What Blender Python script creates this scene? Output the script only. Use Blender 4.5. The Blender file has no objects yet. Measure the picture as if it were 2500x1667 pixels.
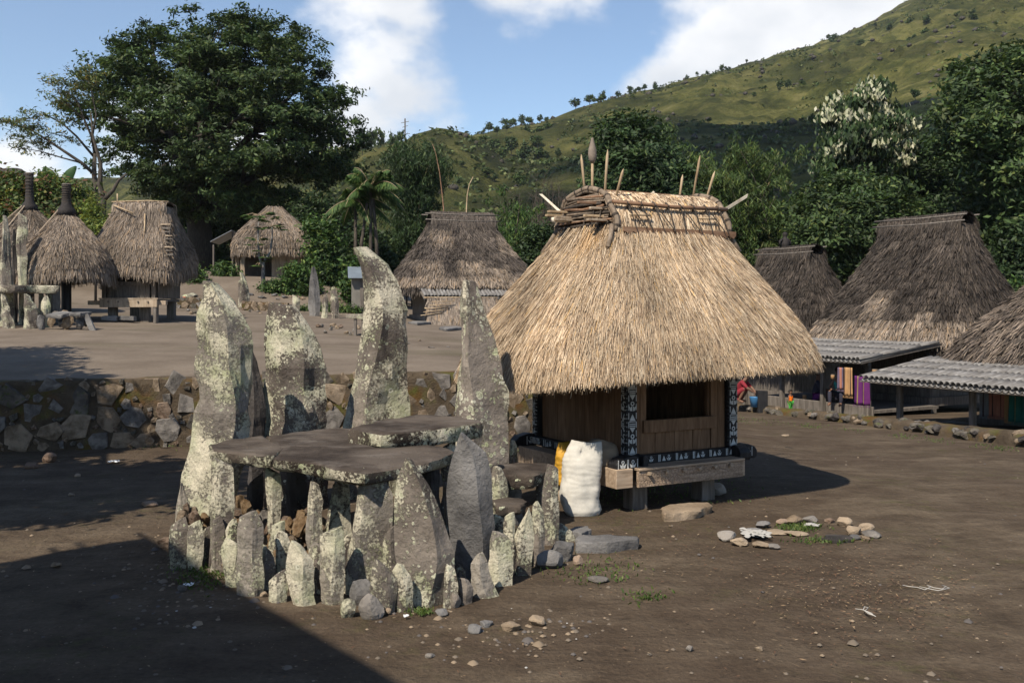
import bpy, bmesh, math, random
import numpy as np
from mathutils import Vector, Matrix, Euler

# ------------------------------------------------------------------ camera, sky, sun
F, H, HZ = 2400.0, 2.3, 747.0          # focal length in photo pixels, eye height, horizon row
S = bpy.context.scene
S.render.resolution_x, S.render.resolution_y = 1024, 682
cam = bpy.data.cameras.new('camera'); cam_o = bpy.data.objects.new('camera', cam)
S.collection.objects.link(cam_o); S.camera = cam_o
cam_o.location = (0, 0, H); cam_o.rotation_euler = (math.radians(90), 0, 0)
cam.sensor_width = 36.0; cam.lens = 36.0 * F / 2500.0
cam.shift_y = -(833.5 - HZ) / 2500.0
cam.clip_start = 0.1; cam.clip_end = 6000

SX, SY = 0.46, 0.74                    # shadow run per metre of height
sun_el = math.atan(1 / math.hypot(SX, SY))
sun_az = math.atan2(-SX, -SY)          # towards the sun, measured from +Y to +X
sd = bpy.data.lights.new('sun', 'SUN'); sun = bpy.data.objects.new('sun', sd)
S.collection.objects.link(sun)
sd.energy = 5.0; sd.angle = math.radians(0.5); sd.color = (1.0, 0.90, 0.75)
sun.rotation_euler = Vector((SX, SY, -1)).to_track_quat('-Z', 'Y').to_euler()
sun.location = (-20, -30, 60)

W = bpy.data.worlds.new('World'); S.world = W; W.use_nodes = True
def build_world():
    nt = W.node_tree; nt.nodes.clear()
    n = nt.nodes.new; L = nt.links.new
    out = n('ShaderNodeOutputWorld'); bg = n('ShaderNodeBackground'); bg.inputs[1].default_value = 0.11
    L(bg.outputs[0], out.inputs[0])
    sky = n('ShaderNodeTexSky'); sky.sky_type = 'NISHITA'; sky.sun_disc = False
    sky.sun_elevation = sun_el; sky.sun_rotation = sun_az
    sky.altitude = 400; sky.air_density = 1.0; sky.dust_density = 0.3; sky.ozone_density = 2.0
    tc = n('ShaderNodeTexCoord')
    def mth(op, a, b=None, clamp=False):
        m = n('ShaderNodeMath'); m.operation = op; m.use_clamp = clamp
        for i, v in enumerate((a, b)):
            if v is None: continue
            if isinstance(v, (int, float)): m.inputs[i].default_value = v
            else: L(v, m.inputs[i])
        return m.outputs[0]
    nz = n('ShaderNodeTexNoise'); nz.inputs['Scale'].default_value = 5.0; nz.inputs['Detail'].default_value = 9
    nz.inputs['Roughness'].default_value = 0.55
    mp = n('ShaderNodeMapping'); mp.inputs['Scale'].default_value = (1, 1, 1.5); mp.inputs['Location'].default_value = (3.1, 0.4, 1.7)
    L(tc.outputs['Generated'], mp.inputs[0]); L(mp.outputs[0], nz.inputs['Vector'])
    # cloud banks: direction (as photo column,row) and half width in radians
    banks = [(850, 60, .09, .9), (905, 160, .1, 1.0), (870, 270, .085, .95), (960, 20, .085, .8), (980, 230, .07, .55), (790, 10, .06, .7),
             (1300, -10, .09, .75), (1450, 30, .08, .6), (1240, 70, .05, .4),
             (1640, 190, .075, .75), (1750, 120, .10, .95), (1900, 60, .12, 1.0), (2100, -30, .13, 1.0), (1560, 215, .05, .6), (1480, 140, .04, .25),
             (1700, 0, .1, .8), (2400, -150, .2, 1.0), (90, 430, .09, .9), (260, 400, .08, .8), (420, 330, .06, .6), (520, 420, .12, .9)]
    tot = None
    for (x, y, w, a) in banks:
        d = Vector(((x - 1250) / F, 1, (HZ - y) / F)).normalized()
        vd = n('ShaderNodeVectorMath'); vd.operation = 'DISTANCE'; L(tc.outputs['Generated'], vd.inputs[0]); vd.inputs[1].default_value = d
        mr = n('ShaderNodeMapRange'); mr.interpolation_type = 'SMOOTHSTEP'
        mr.inputs[1].default_value = 0; mr.inputs[2].default_value = w * 1.35; mr.inputs[3].default_value = a; mr.inputs[4].default_value = 0
        L(vd.outputs['Value'], mr.inputs[0])
        tot = mr.outputs[0] if tot is None else mth('MAXIMUM', tot, mr.outputs[0])
    nzc = mth('SUBTRACT', nz.outputs['Fac'], 0.5)
    f = mth('ADD', mth('MULTIPLY', tot, 0.62), mth('MULTIPLY', nzc, 1.5))
    mr = n('ShaderNodeMapRange'); mr.interpolation_type = 'SMOOTHSTEP'
    mr.inputs[1].default_value = 0.19; mr.inputs[2].default_value = 0.46; mr.inputs[3].default_value = 0; mr.inputs[4].default_value = 0.93
    L(f, mr.inputs[0])
    nz2 = n('ShaderNodeTexNoise'); nz2.inputs['Scale'].default_value = 7.0; nz2.inputs['Detail'].default_value = 6
    L(mp.outputs[0], nz2.inputs['Vector'])
    cr = n('ShaderNodeValToRGB'); cr.color_ramp.elements[0].position = 0.36; cr.color_ramp.elements[1].position = 0.66
    cr.color_ramp.elements[0].color = (5.4, 5.6, 5.9, 1); cr.color_ramp.elements[1].color = (8.0, 7.9, 7.8, 1)
    L(nz2.outputs['Fac'], cr.inputs[0])
    mx = n('ShaderNodeMixRGB'); L(mr.outputs[0], mx.inputs[0]); L(sky.outputs[0], mx.inputs[1]); L(cr.outputs[0], mx.inputs[2])
    L(mx.outputs[0], bg.inputs[0])
build_world()
S.view_settings.view_transform = 'Standard'; S.view_settings.look = 'None'
S.view_settings.gamma = 1; S.view_settings.use_curve_mapping = False
S.view_settings.exposure = 0.5

# ------------------------------------------------------------------ helpers
C = S.collection
R = random.Random(7)
NP = np.random.default_rng(11)
def P(x, y, Y): return Vector(((x - 1250) / F * Y, Y, H - (y - HZ) / F * Y))
def PX(x, Y): return (x - 1250) / F * Y
def PZ(y, Y): return H - (y - HZ) / F * Y
def PG(x, y, z=0.0):
    Y = (H - z) * F / (y - HZ); return Vector(((x - 1250) / F * Y, Y, z))
def sstep(a, b, x):
    t = np.clip((np.asarray(x, float) - a) / (b - a), 0, 1); return t * t * (3 - 2 * t)

def _hash(i, j, k, seed):
    h = (i * 374761393 + j * 668265263 + k * 2147483647 + seed * 974634777) & 0xFFFFFFFF
    h = ((h ^ (h >> 13)) * 1274126177) & 0xFFFFFFFF
    return ((h ^ (h >> 16)) & 0xFFFF) / 65535.0
def vnoise(p, seed=0):
    p = np.asarray(p, float); i = np.floor(p).astype(np.int64); f = p - i; f = f * f * (3 - 2 * f)
    r = 0
    for a in (0, 1):
        for b in (0, 1):
            for c in (0, 1):
                w = (f[:, 0] if a else 1 - f[:, 0]) * (f[:, 1] if b else 1 - f[:, 1]) * (f[:, 2] if c else 1 - f[:, 2])
                r = r + w * _hash(i[:, 0] + a, i[:, 1] + b, i[:, 2] + c, seed)
    return r * 2 - 1
def fbm(p, oct=4, seed=0, gain=.5):
    p = np.asarray(p, float); r = 0; a = 1; s = 0
    for o in range(oct):
        r = r + a * vnoise(p * (2 ** o) + 17.3 * o, seed + o); s += a; a *= gain
    return r / s

def mesh_np(name, v, f, col=None, smooth=False):
    """v (n,3), f (m,k) all faces with k corners"""
    me = bpy.data.meshes.new(name)
    v = np.asarray(v, np.float32); f = np.asarray(f, np.int32)
    me.vertices.add(len(v)); me.vertices.foreach_set('co', v.ravel())
    m, k = f.shape
    me.loops.add(m * k); me.loops.foreach_set('vertex_index', f.ravel())
    me.polygons.add(m); me.polygons.foreach_set('loop_start', np.arange(0, m * k, k, dtype=np.int32))
    if smooth: me.polygons.foreach_set('use_smooth', np.ones(m, bool))
    if col is not None:
        a = me.color_attributes.new('Col', 'FLOAT_COLOR', 'POINT')
        c = np.ones((len(v), 4), np.float32); c[:, :3] = col; a.data.foreach_set('color', c.ravel())
    me.update(calc_edges=True); return me

class MB:
    def __init__(s): s.v = []; s.f = []
    def add(s, vs, fs):
        b = len(s.v); s.v += [tuple(x) for x in vs]; s.f += [tuple(i + b for i in f) for f in fs]; return s
    def box(s, x0, x1, y0, y1, z0, z1, M=None, j=0.0):
        vs = [Vector((x, y, z)) for z in (z0, z1) for y in (y0, y1) for x in (x0, x1)]
        if j: vs = [v + Vector((R.uniform(-j, j), R.uniform(-j, j), R.uniform(-j, j))) for v in vs]
        if M is not None: vs = [M @ v for v in vs]
        return s.add(vs, [(0, 2, 3, 1), (4, 5, 7, 6), (0, 1, 5, 4), (2, 6, 7, 3), (0, 4, 6, 2), (1, 3, 7, 5)])
    def tube(s, pts, r, n=7, cap=True):
        pts = [Vector(p) for p in pts]; k = len(pts)
        rs = r if isinstance(r, (list, tuple)) else [r] * k
        t0 = (pts[1] - pts[0]).normalized()
        a = t0.orthogonal().normalized(); rings = []
        for i, p in enumerate(pts):
            t = ((pts[min(i + 1, k - 1)] - pts[max(i - 1, 0)])).normalized()
            a = (a - t * a.dot(t)); a = a.normalized() if a.length > 1e-6 else t.orthogonal().normalized()
            b = t.cross(a)
            rings.append([p + (a * math.cos(2 * math.pi * q / n) + b * math.sin(2 * math.pi * q / n)) * rs[i] for q in range(n)])
        vs = [v for rg in rings for v in rg]; fs = []
        for i in range(k - 1):
            for q in range(n):
                fs.append((i * n + q, i * n + (q + 1) % n, (i + 1) * n + (q + 1) % n, (i + 1) * n + q))
        if cap: fs.append(tuple(range(n))[::-1]); fs.append(tuple((k - 1) * n + q for q in range(n)))
        return s.add(vs, fs)
    def prism(s, poly, o, ux, uy, th):
        o, ux, uy = Vector(o), Vector(ux), Vector(uy); nn = ux.cross(uy).normalized(); k = len(poly)
        vs = [o + ux * p[0] + uy * p[1] for p in poly]; vs += [v + nn * th for v in vs]
        fs = [tuple(range(k))[::-1], tuple(range(k, 2 * k))] + [(i, (i + 1) % k, k + (i + 1) % k, k + i) for i in range(k)]
        return s.add(vs, fs)
    def mesh(s, name, smooth=False):
        me = bpy.data.meshes.new(name); me.from_pydata(s.v, [], s.f)
        if smooth: me.polygons.foreach_set('use_smooth', np.ones(len(s.f), bool))
        me.update(); return me
    def build(s, name, mat, parent=None, smooth=False, bevel=0, loc=None):
        return obj(name, s.mesh(name, smooth), mat, parent, bevel, loc)

def obj(name, me, mat, parent=None, bevel=0, loc=None, rot=None):
    o = bpy.data.objects.new(name, me); C.objects.link(o)
    if mat is not None and not me.materials: me.materials.append(M[mat] if isinstance(mat, str) else mat)
    if parent is not None: o.parent = parent
    if loc is not None: o.location = loc
    if rot is not None: o.rotation_euler = rot
    if bevel:
        b = o.modifiers.new('bevel', 'BEVEL'); b.width = bevel; b.segments = 2; b.limit_method = 'ANGLE'
    return o
def tag(o, label=None, cat=None, group=None, kind=None):
    if label: o['label'] = label
    if cat: o['category'] = cat
    if group: o['group'] = group
    if kind: o['kind'] = kind
    return o
def thing(name, label, cat, loc=(0, 0, 0), rz=0, group=None):
    o = bpy.data.objects.new(name, None); C.objects.link(o); o.empty_display_size = .2
    o.location = loc; o.rotation_euler = (0, 0, rz); return tag(o, label, cat, group)
def V(*a): return Vector(a)
# ------------------------------------------------------------------ materials
M = {}
class NB:
    def __init__(s, name, rough=.85, spec=.25):
        s.m = bpy.data.materials.new(name); s.m.use_nodes = True; s.nt = s.m.node_tree
        s.b = s.nt.nodes['Principled BSDF']; s.b.inputs['Roughness'].default_value = rough
        s.b.inputs['Specular IOR Level'].default_value = spec; M[name] = s.m
    def n(s, t): return s.nt.nodes.new(t)
    def L(s, a, b): s.nt.links.new(a, b)
    def set(s, sock, v):
        if v is None: return
        if isinstance(v, bpy.types.NodeSocket): s.L(v, sock)
        elif isinstance(v, (tuple, list)) and sock.type == 'RGBA': sock.default_value = tuple(v) + ((1,) if len(v) == 3 else ())
        else: sock.default_value = v
    def coord(s, kind='Object', rand=True, scale=(1, 1, 1)):
        tc = s.n('ShaderNodeTexCoord'); o = tc.outputs[kind]
        if rand:
            oi = s.n('ShaderNodeObjectInfo'); cb = s.n('ShaderNodeVectorMath'); cb.operation = 'MULTIPLY_ADD'
            cx = s.n('ShaderNodeCombineXYZ')
            for i, k in enumerate((31.7, 57.3, 83.9)):
                mm = s.n('ShaderNodeMath'); mm.operation = 'MULTIPLY'; s.L(oi.outputs['Random'], mm.inputs[0]); mm.inputs[1].default_value = k; s.L(mm.outputs[0], cx.inputs[i])
            cb.inputs[1].default_value = scale; s.L(o, cb.inputs[0]); s.L(cx.outputs[0], cb.inputs[2]); return cb.outputs[0]
        if scale != (1, 1, 1):
            cb = s.n('ShaderNodeVectorMath'); cb.operation = 'MULTIPLY'; cb.inputs[1].default_value = scale; s.L(o, cb.inputs[0]); return cb.outputs[0]
        return o
    def noise(s, vec, scale, detail=6, rough=.55, out='Fac', dist=0):
        t = s.n('ShaderNodeTexNoise'); t.inputs['Scale'].default_value = scale; t.inputs['Detail'].default_value = detail
        t.inputs['Roughness'].default_value = rough; t.inputs['Distortion'].default_value = dist; s.L(vec, t.inputs['Vector']); return t.outputs[out]
    def voro(s, vec, scale, out='Distance', feat='F1'):
        t = s.n('ShaderNodeTexVoronoi'); t.feature = feat; t.inputs['Scale'].default_value = scale; s.L(vec, t.inputs['Vector']); return t.outputs[out]
    def ramp(s, fac, *st, interp='LINEAR'):
        r = s.n('ShaderNodeValToRGB'); r.color_ramp.interpolation = interp; e = r.color_ramp.elements
        while len(e) < len(st): e.new(.5)
        for el, (p, c) in zip(e, st):
            el.position = p; el.color = (c if isinstance(c, (tuple, list)) else (c, c, c)) + (1,) if not isinstance(c, (int, float)) else (c, c, c, 1)
        s.L(fac, r.inputs[0]); return r.outputs[0]
    def mix(s, f, a, b, mode='MIX'):
        m = s.n('ShaderNodeMixRGB'); m.blend_type = mode; s.set(m.inputs[0], f); s.set(m.inputs[1], a); s.set(m.inputs[2], b); return m.outputs[0]
    def math(s, op, a, b=None, clamp=False):
        m = s.n('ShaderNodeMath'); m.operation = op; m.use_clamp = clamp; s.set(m.inputs[0], a); s.set(m.inputs[1], b); return m.outputs[0]
    def bump(s, h, strength=.4, dist=.02):
        b = s.n('ShaderNodeBump'); b.inputs['Strength'].default_value = strength; b.inputs['Distance'].default_value = dist
        s.L(h, b.inputs['Height']); s.L(b.outputs[0], s.b.inputs['Normal']); return s
    def color(s, c): s.set(s.b.inputs['Base Color'], c); return s
    def normz(s):
        g = s.n('ShaderNodeNewGeometry'); x = s.n('ShaderNodeSeparateXYZ'); s.L(g.outputs['Normal'], x.inputs[0]); return x.outputs[2]
    def attr(s):
        a = s.n('ShaderNodeAttribute'); a.attribute_name = 'Col'; return a.outputs['Color']

def stone_mat(name, dark, mid, light, lich=.5, slab=False, yellow=.5, moss=0, spots=.5):
    b = NB(name, .9, .2); v = b.coord()
    n1 = b.noise(v, 2.6, 10, .65, dist=.3); n2 = b.noise(v, 22, 8, .7); n0 = b.noise(v, 1.1, 4, .5)
    base = b.ramp(n1, (.3, dark), (.5, mid), (.7, light))
    base = b.mix(.6, base, b.ramp(n2, (.25, .4), (.6, 1.0), (.8, 1.3)), 'MULTIPLY')
    base = b.mix(b.ramp(n0, (.45, 0.0), (.6, .6)), base, tuple(x * 1.35 for x in light))
    # broken grey-cream crust
    big = b.noise(v, 1.9, 6, .62); fine = b.noise(v, 34, 10, .75)
    lv = b.math('ADD', b.math('MULTIPLY', big, .56), b.math('MULTIPLY', fine, .44))
    t = .66 - lich * .24
    crust = b.ramp(lv, (t, 0.0), (t + .03, 1.0))
    # yellow-green rosettes gathered in patches
    wv = b.n('ShaderNodeVectorMath'); wv.operation = 'ADD'; b.L(v, wv.inputs[0]); nv = b.noise(v, 26, 4, .6, 'Color')
    sc = b.n('ShaderNodeVectorMath'); sc.operation = 'SCALE'; sc.inputs[3].default_value = .035; b.L(nv, sc.inputs[0]); b.L(sc.outputs[0], wv.inputs[1])
    def rosettes(scale, amt):
        vd = b.n('ShaderNodeTexVoronoi'); vd.inputs['Scale'].default_value = scale; b.L(wv.outputs[0], vd.inputs['Vector'])
        sepc = b.n('ShaderNodeSeparateColor'); b.L(vd.outputs['Color'], sepc.inputs[0])
        rad = b.math('MULTIPLY', b.math('SUBTRACT', sepc.outputs[0], 1 - amt), .62)
        return b.math('LESS_THAN', vd.outputs['Distance'], rad), b.math('LESS_THAN', vd.outputs['Distance'], b.math('MULTIPLY', rad, .72))
    patch = b.ramp(b.noise(v, 1.7, 4, .55), (.44, .15), (.54, 1.0))
    r1, i1 = rosettes(8, spots); r2, i2 = rosettes(21, spots * 1.2)
    ros = b.math('MULTIPLY', b.math('MAXIMUM', r1, r2), patch); ros = b.math('GREATER_THAN', ros, .4); inner = b.math('MAXIMUM', i1, i2)
    if slab:
        nz = b.normz(); side = b.ramp(nz, (.45, 1.0), (.75, 0.0)); crust = b.math('MULTIPLY', crust, side); ros = b.math('MULTIPLY', ros, side)
        dust = b.ramp(b.noise(b.coord(scale=(1, 1.6, 1)), 2.3, 8, .62), (.52, 0.0), (.7, .5))
        base = b.mix(b.math('MULTIPLY', dust, b.ramp(nz, (.6, 0.0), (.85, 1.0))), base, (.2, .178, .158))
    cc = b.mix(.75, b.ramp(b.noise(v, 3.4, 4, .5), (.4, (.5, .46, .36)), (.55, (.41, .395, .29)), (.68, (.36, .37, .235))), b.ramp(b.noise(v, 70, 6, .7), (.3, .4), (.55, 1.05), (.8, 1.25)), 'MULTIPLY')
    yc = b.ramp(b.noise(v, 3.2, 3, .5), (.4, (.6, .58, .47)), (.55, (.5, .51, .34 + .07 * (1 - yellow))), (.7, (.38, .41, .23 + .1 * (1 - yellow))))
    yc = b.mix(b.math('MULTIPLY', inner, .55), yc, (.2, .2, .13)); yc = b.mix(.6, yc, b.ramp(b.noise(v, 80, 5, .7), (.3, .5), (.6, 1.1)), 'MULTIPLY')
    col = b.mix(crust, base, cc); col = b.mix(ros, col, yc)
    if moss:
        mm = b.ramp(b.noise(v, 2.2, 8, .65), (.62 - moss * .2, 0.0), (.70 - moss * .2, .8)); col = b.mix(mm, col, (.07, .085, .022))
    b.color(col)
    h = b.math('ADD', b.math('MULTIPLY', n2, .6), b.math('ADD', b.math('MULTIPLY', n1, 1.4), b.math('MULTIPLY', b.math('MAXIMUM', crust, ros), .3)))
    b.bump(h, 1.0, .04)
stone_mat('stone_lichen', (.085, .072, .063), (.175, .153, .134), (.26, .235, .2), .8, yellow=.4, spots=.35)
stone_mat('stone_half', (.05, .039, .033), (.11, .091, .078), (.21, .183, .155), .74, yellow=.7, spots=.5)
stone_mat('stone_brown', (.048, .037, .032), (.1, .082, .071), (.2, .175, .15), .7, yellow=.25, spots=.38)
stone_mat('stone_yellow', (.065, .052, .044), (.14, .116, .1), (.23, .2, .17), .72, yellow=1, spots=.8)
stone_mat('stone_grey', (.062, .06, .06), (.12, .115, .113), (.185, .178, .172), .12, spots=.1)
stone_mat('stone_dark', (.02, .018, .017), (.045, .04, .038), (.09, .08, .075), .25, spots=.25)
stone_mat('slab_top', (.026, .019, .015), (.052, .04, .032), (.1, .082, .067), .72, slab=True, yellow=.8, spots=.6)
stone_mat('wall_grey', (.09, .082, .075), (.165, .15, .136), (.25, .228, .205), .1, spots=.06)
stone_mat('wall_tan', (.13, .093, .06), (.22, .165, .113), (.31, .245, .178), .06, spots=.06)
stone_mat('wall_rust', (.11, .07, .048), (.19, .13, .092), (.27, .205, .155), .04, spots=.04)
stone_mat('wall_dark', (.055, .048, .041), (.1, .088, .076), (.165, .145, .122), .2, moss=.4, spots=.2)
stone_mat('rubble', (.14, .08, .04), (.23, .145, .075), (.32, .23, .14), .0, spots=.02)
stone_mat('stone_scar', (.19, .14, .1), (.29, .22, .16), (.36, .285, .215), .15, spots=.12)
stone_mat('hill_rock', (.028, .025, .022), (.045, .04, .034), (.07, .063, .053), .0, spots=0)

b = NB('ground', .95, .12); v = b.coord('Object', False)
n1 = b.noise(v, .32, 8, .6); n2 = b.noise(v, 2.3, 8, .65); n3 = b.noise(v, 24, 6, .7); n4 = b.noise(b.coord('Object', False, (.6, 1.6, 1)), 1.1, 9, .7)
base = b.ramp(n2, (.28, (.05, .037, .025)), (.5, (.086, .065, .045)), (.75, (.13, .101, .071)))
base = b.mix(b.ramp(n4, (.5, 0.0), (.7, .8)), base, (.168, .132, .094))
base = b.mix(b.ramp(n1, (.42, .5), (.62, 0.0)), base, (.056, .038, .027))
moss = b.math('MULTIPLY', b.ramp(b.noise(v, .55, 4, .5), (.52, 0.0), (.64, 1.0)), b.ramp(b.noise(v, 5, 10, .75), (.5, 0.0), (.66, .75)))
base = b.mix(moss, base, (.07, .068, .026))
base = b.mix(.5, base, b.ramp(n3, (.3, .45), (.6, 1.1), (.8, 1.5)), 'MULTIPLY')
fl = b.math('MULTIPLY', b.math('LESS_THAN', b.voro(v, 17), .11), b.ramp(b.noise(v, 1.3, 3, .5), (.45, 0.0), (.6, .55)))
base = b.mix(fl, base, (.27, .2, .13))
b.color(base); b.bump(b.math('ADD', b.math('MULTIPLY', n3, .35), b.math('ADD', b.math('ADD', n2, b.math('MULTIPLY', b.noise(v, 7.5, 4, .6), .7)), b.math('MULTIPLY', n4, .8))), .9, .06)

b = NB('terrace_ground', .95, .12); v = b.coord('Object', False)
n2 = b.noise(v, .7, 8, .6); n3 = b.noise(v, 14, 6, .7); n4 = b.noise(b.coord('Object', False, (.5, 1.3, 1)), .35, 6, .6)
base = b.ramp(n2, (.3, (.115, .091, .07)), (.5, (.148, .12, .094)), (.72, (.185, .152, .12)))
base = b.mix(b.ramp(n4, (.55, 0.0), (.72, .6)), base, (.082, .072, .042))
base = b.mix(.4, base, b.ramp(n3, (.3, .6), (.6, 1.05), (.8, 1.3)), 'MULTIPLY')
b.color(base); b.bump(b.math('ADD', n3, n2), .5, .04)

b = NB('mortar', .95, .1); v = b.coord('Object', False)
n2 = b.noise(v, 3, 8, .65); n3 = b.noise(v, 30, 6, .7)
base = b.ramp(n2, (.3, (.05, .038, .026)), (.55, (.105, .081, .057)), (.75, (.16, .127, .09)))
mo = b.ramp(b.noise(v, 1.5, 7, .6), (.48, 0.0), (.62, .85)); base = b.mix(mo, base, b.ramp(b.noise(v, 4, 4, .5), (.42, (.1, .05, .014)), (.6, (.075, .08, .014))))
b.color(base); b.bump(b.math('ADD', n2, n3), .8, .05)

def attr_mat(name, rough=.8, spec=.2, trans=0, noise=0):
    b = NB(name, rough, spec); c = b.attr()
    if noise:
        c = b.mix(.6, c, b.ramp(b.noise(b.coord('Object', False), noise, 5, .6), (.3, .55), (.7, 1.25)), 'MULTIPLY')
    b.color(c)
    if trans:
        tr = b.n('ShaderNodeBsdfTranslucent'); b.L(b.mix(.5, c, (1.25, 1.35, .6), 'MULTIPLY'), tr.inputs[0])
        mx = b.n('ShaderNodeMixShader'); mx.inputs[0].default_value = trans
        out = b.nt.nodes['Material Output']; b.L(b.b.outputs[0], mx.inputs[1]); b.L(tr.outputs[0], mx.inputs[2]); b.L(mx.outputs[0], out.inputs[0])
attr_mat('straw', .75, .25, noise=1.3)
attr_mat('leaf', .6, .3, trans=.25)
attr_mat('twig', .9, .1)

def wood(name, a, c, d, sc=(6, 6, .7), rough=.8, bumpd=.008):
    b = NB(name, rough, .25); v = b.coord('Object', True, sc)
    n1 = b.noise(v, 3.2, 8, .65, dist=.4); n2 = b.noise(b.coord('Object', True), 1.6, 4, .5)
    col = b.ramp(n1, (.3, a), (.52, c), (.75, d)); col = b.mix(.5, col, b.ramp(n2, (.3, .6), (.7, 1.25)), 'MULTIPLY')
    b.color(col); b.bump(n1, .6, bumpd)
wood('wood_plank', (.09, .05, .026), (.18, .104, .058), (.28, .175, .105))
wood('wood_bench', (.19, .135, .092), (.32, .24, .17), (.44, .345, .26), (.8, 7, 7))
wood('wood_pale', (.2, .15, .105), (.33, .26, .19), (.43, .36, .28))
wood('wood_grey', (.07, .06, .052), (.135, .118, .102), (.22, .195, .175))
wood('wood_black', (.008, .008, .009), (.016, .016, .018), (.035, .034, .036), rough=.55)
wood('fibre_black', (.012, .01, .01), (.028, .024, .023), (.06, .052, .048), (14, 14, 1.5))
wood('bamboo_tan', (.22, .15, .085), (.4, .3, .19), (.55, .44, .3), (3, 3, .5), .5)
wood('bamboo_white', (.4, .34, .26), (.58, .52, .42), (.68, .62, .52), (3, 3, .5), .6)
wood('bamboo_brown', (.1, .055, .03), (.2, .115, .068), (.32, .21, .14), (.6, 4, 4), .6)
wood('bamboo_grey', (.08, .072, .066), (.165, .157, .15), (.3, .295, .29), (5, .8, 5), .7)
wood('rope', (.025, .02, .016), (.055, .044, .035), (.1, .082, .066), (9, 9, 9))
wood('bundle', (.1, .072, .05), (.2, .155, .115), (.31, .25, .19), (7, 7, 3))
wood('bark', (.03, .025, .02), (.065, .055, .045), (.12, .105, .088), (5, 5, 1), .95, .03)
wood('bark_dark', (.016, .014, .011), (.035, .03, .025), (.07, .06, .05), (5, 5, 1), .95, .03)

b = NB('bench_carved', .8, .25); v = b.coord('Object', True, (.8, 7, 7)); n1 = b.noise(v, 3.2, 8, .65, dist=.4)
vc = b.voro(b.coord('Object', False, (1, 1, 1)), 24, 'Distance', 'DISTANCE_TO_EDGE')
b.color(b.mix(.45, b.ramp(n1, (.3, (.19, .135, .092)), (.52, (.31, .23, .165)), (.75, (.43, .335, .25))), b.ramp(vc, (.03, .5), (.12, 1.0)), 'MULTIPLY'))
b.bump(b.math('ADD', n1, b.ramp(vc, (.02, 0.0), (.1, 1.0))), .7, .012)

b = NB('paint_white', .7); b.color(b.mix(.6, (.5, .52, .52), b.ramp(b.noise(b.coord(), 30, 4, .6), (.3, .55), (.65, 1.1)), 'MULTIPLY'))
def plain(name, col, rough=.8, spec=.25, bs=40, bd=.004, var=.4):
    b = NB(name, rough, spec); v = b.coord(); n = b.noise(v, bs, 5, .6)
    b.color(b.mix(var, col, b.ramp(b.noise(v, bs * .18, 6, .6), (.3, .5), (.7, 1.3)), 'MULTIPLY')); b.bump(n, .4, bd)
plain('cloth_white', (.46, .44, .395), .8, .2, 55, .006, .35)
plain('cloth_yellow', (.5, .27, .025), .6, .3, 40, .004, .8)
plain('cloth_beige', (.2, .155, .11), .8, .2, 40, .004, .4)
plain('interior_dark', (.02, .014, .01), .95, .05)
plain('shell_dark', (.075, .052, .034), .95, .05, 30, .02)
plain('shell_grey', (.035, .028, .023), .95, .05, 30, .02)
plain('metal_roof', (.2, .22, .24), .45, .5, 10, .002, .3)
plain('concrete', (.18, .17, .15), .9, .2, 20, .004, .5)
plain('ash', (.34, .33, .31), .9, .1, 20, .01, .25)
plain('plastic_white', (.75, .76, .77), .4, .4, 10, .001, .1)
plain('skin', (.16, .085, .055), .6, .3, 30, .001, .15)
plain('hair', (.012, .01, .009), .6, .3)
plain('orange_cloth', (.8, .17, .012), .8, .2, 30, .003, .15)
plain('green_cloth', (.06, .3, .045), .8, .2, 30, .003, .15)
plain('red_cloth', (.2, .02, .03), .8, .2, 30, .003, .2)
plain('teal_cloth', (.03, .22, .19), .8, .2, 30, .003, .2)
plain('dark_cloth', (.03, .03, .045), .85, .2, 30, .003, .2)
plain('purple_cloth', (.1, .018, .11), .85, .2, 30, .004, .35)
plain('tan_cloth', (.36, .21, .1), .85, .2, 30, .004, .3)
plain('grey_cloth', (.2, .21, .23), .85, .2, 30, .004, .3)
plain('rose_cloth', (.37, .16, .11), .85, .2, 30, .004, .3)
plain('deepgreen_cloth', (.015, .1, .08), .85, .2, 30, .004, .3)
plain('mixed_cloth', (.12, .09, .13), .85, .2, 30, .004, .5)
plain('stripe_yellow', (.22, .18, .06), .85, .2)
plain('stripe_dark', (.05, .03, .03), .85, .2)
plain('bucket_blue', (.06, .2, .4), .45, .4, 10, .001, .15)
plain('tarp_red', (.4, .07, .04), .7, .2)
plain('string_white', (.42, .4, .37), .7, .2)
plain('gourd', (.2, .165, .135), .8, .2, 60, .004, .5)
plain('pvc', (.42, .45, .46), .45, .4, 10, .001, .3)
plain('tin_blue', (.16, .19, .22), .4, .5, 12, .002, .4)

b = NB('hill_grass', .95, .05); v = b.coord('Object', False)
n1 = b.noise(v, .011, 8, .62); n2 = b.noise(v, .055, 9, .68); n3 = b.noise(v, .4, 6, .7); n4 = b.noise(b.coord('Object', False, (1, .5, 1.5)), .022, 8, .65, dist=.6)
col = b.ramp(n2, (.34, (.05, .062, .022)), (.46, (.12, .13, .042)), (.56, (.22, .212, .07)), (.68, (.3, .272, .115)))
col = b.mix(b.ramp(n1, (.4, .65), (.58, 0.0)), col, (.06, .068, .026))
col = b.mix(b.ramp(n4, (.53, 0.0), (.64, .85)), col, (.034, .043, .02))
col = b.mix(b.ramp(n3, (.56, 0.0), (.7, .5)), col, (.055, .048, .034))
b.color(col); b.bump(b.math('ADD', n2, b.math('MULTIPLY', n3, .8)), 1.0, 8)
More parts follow.
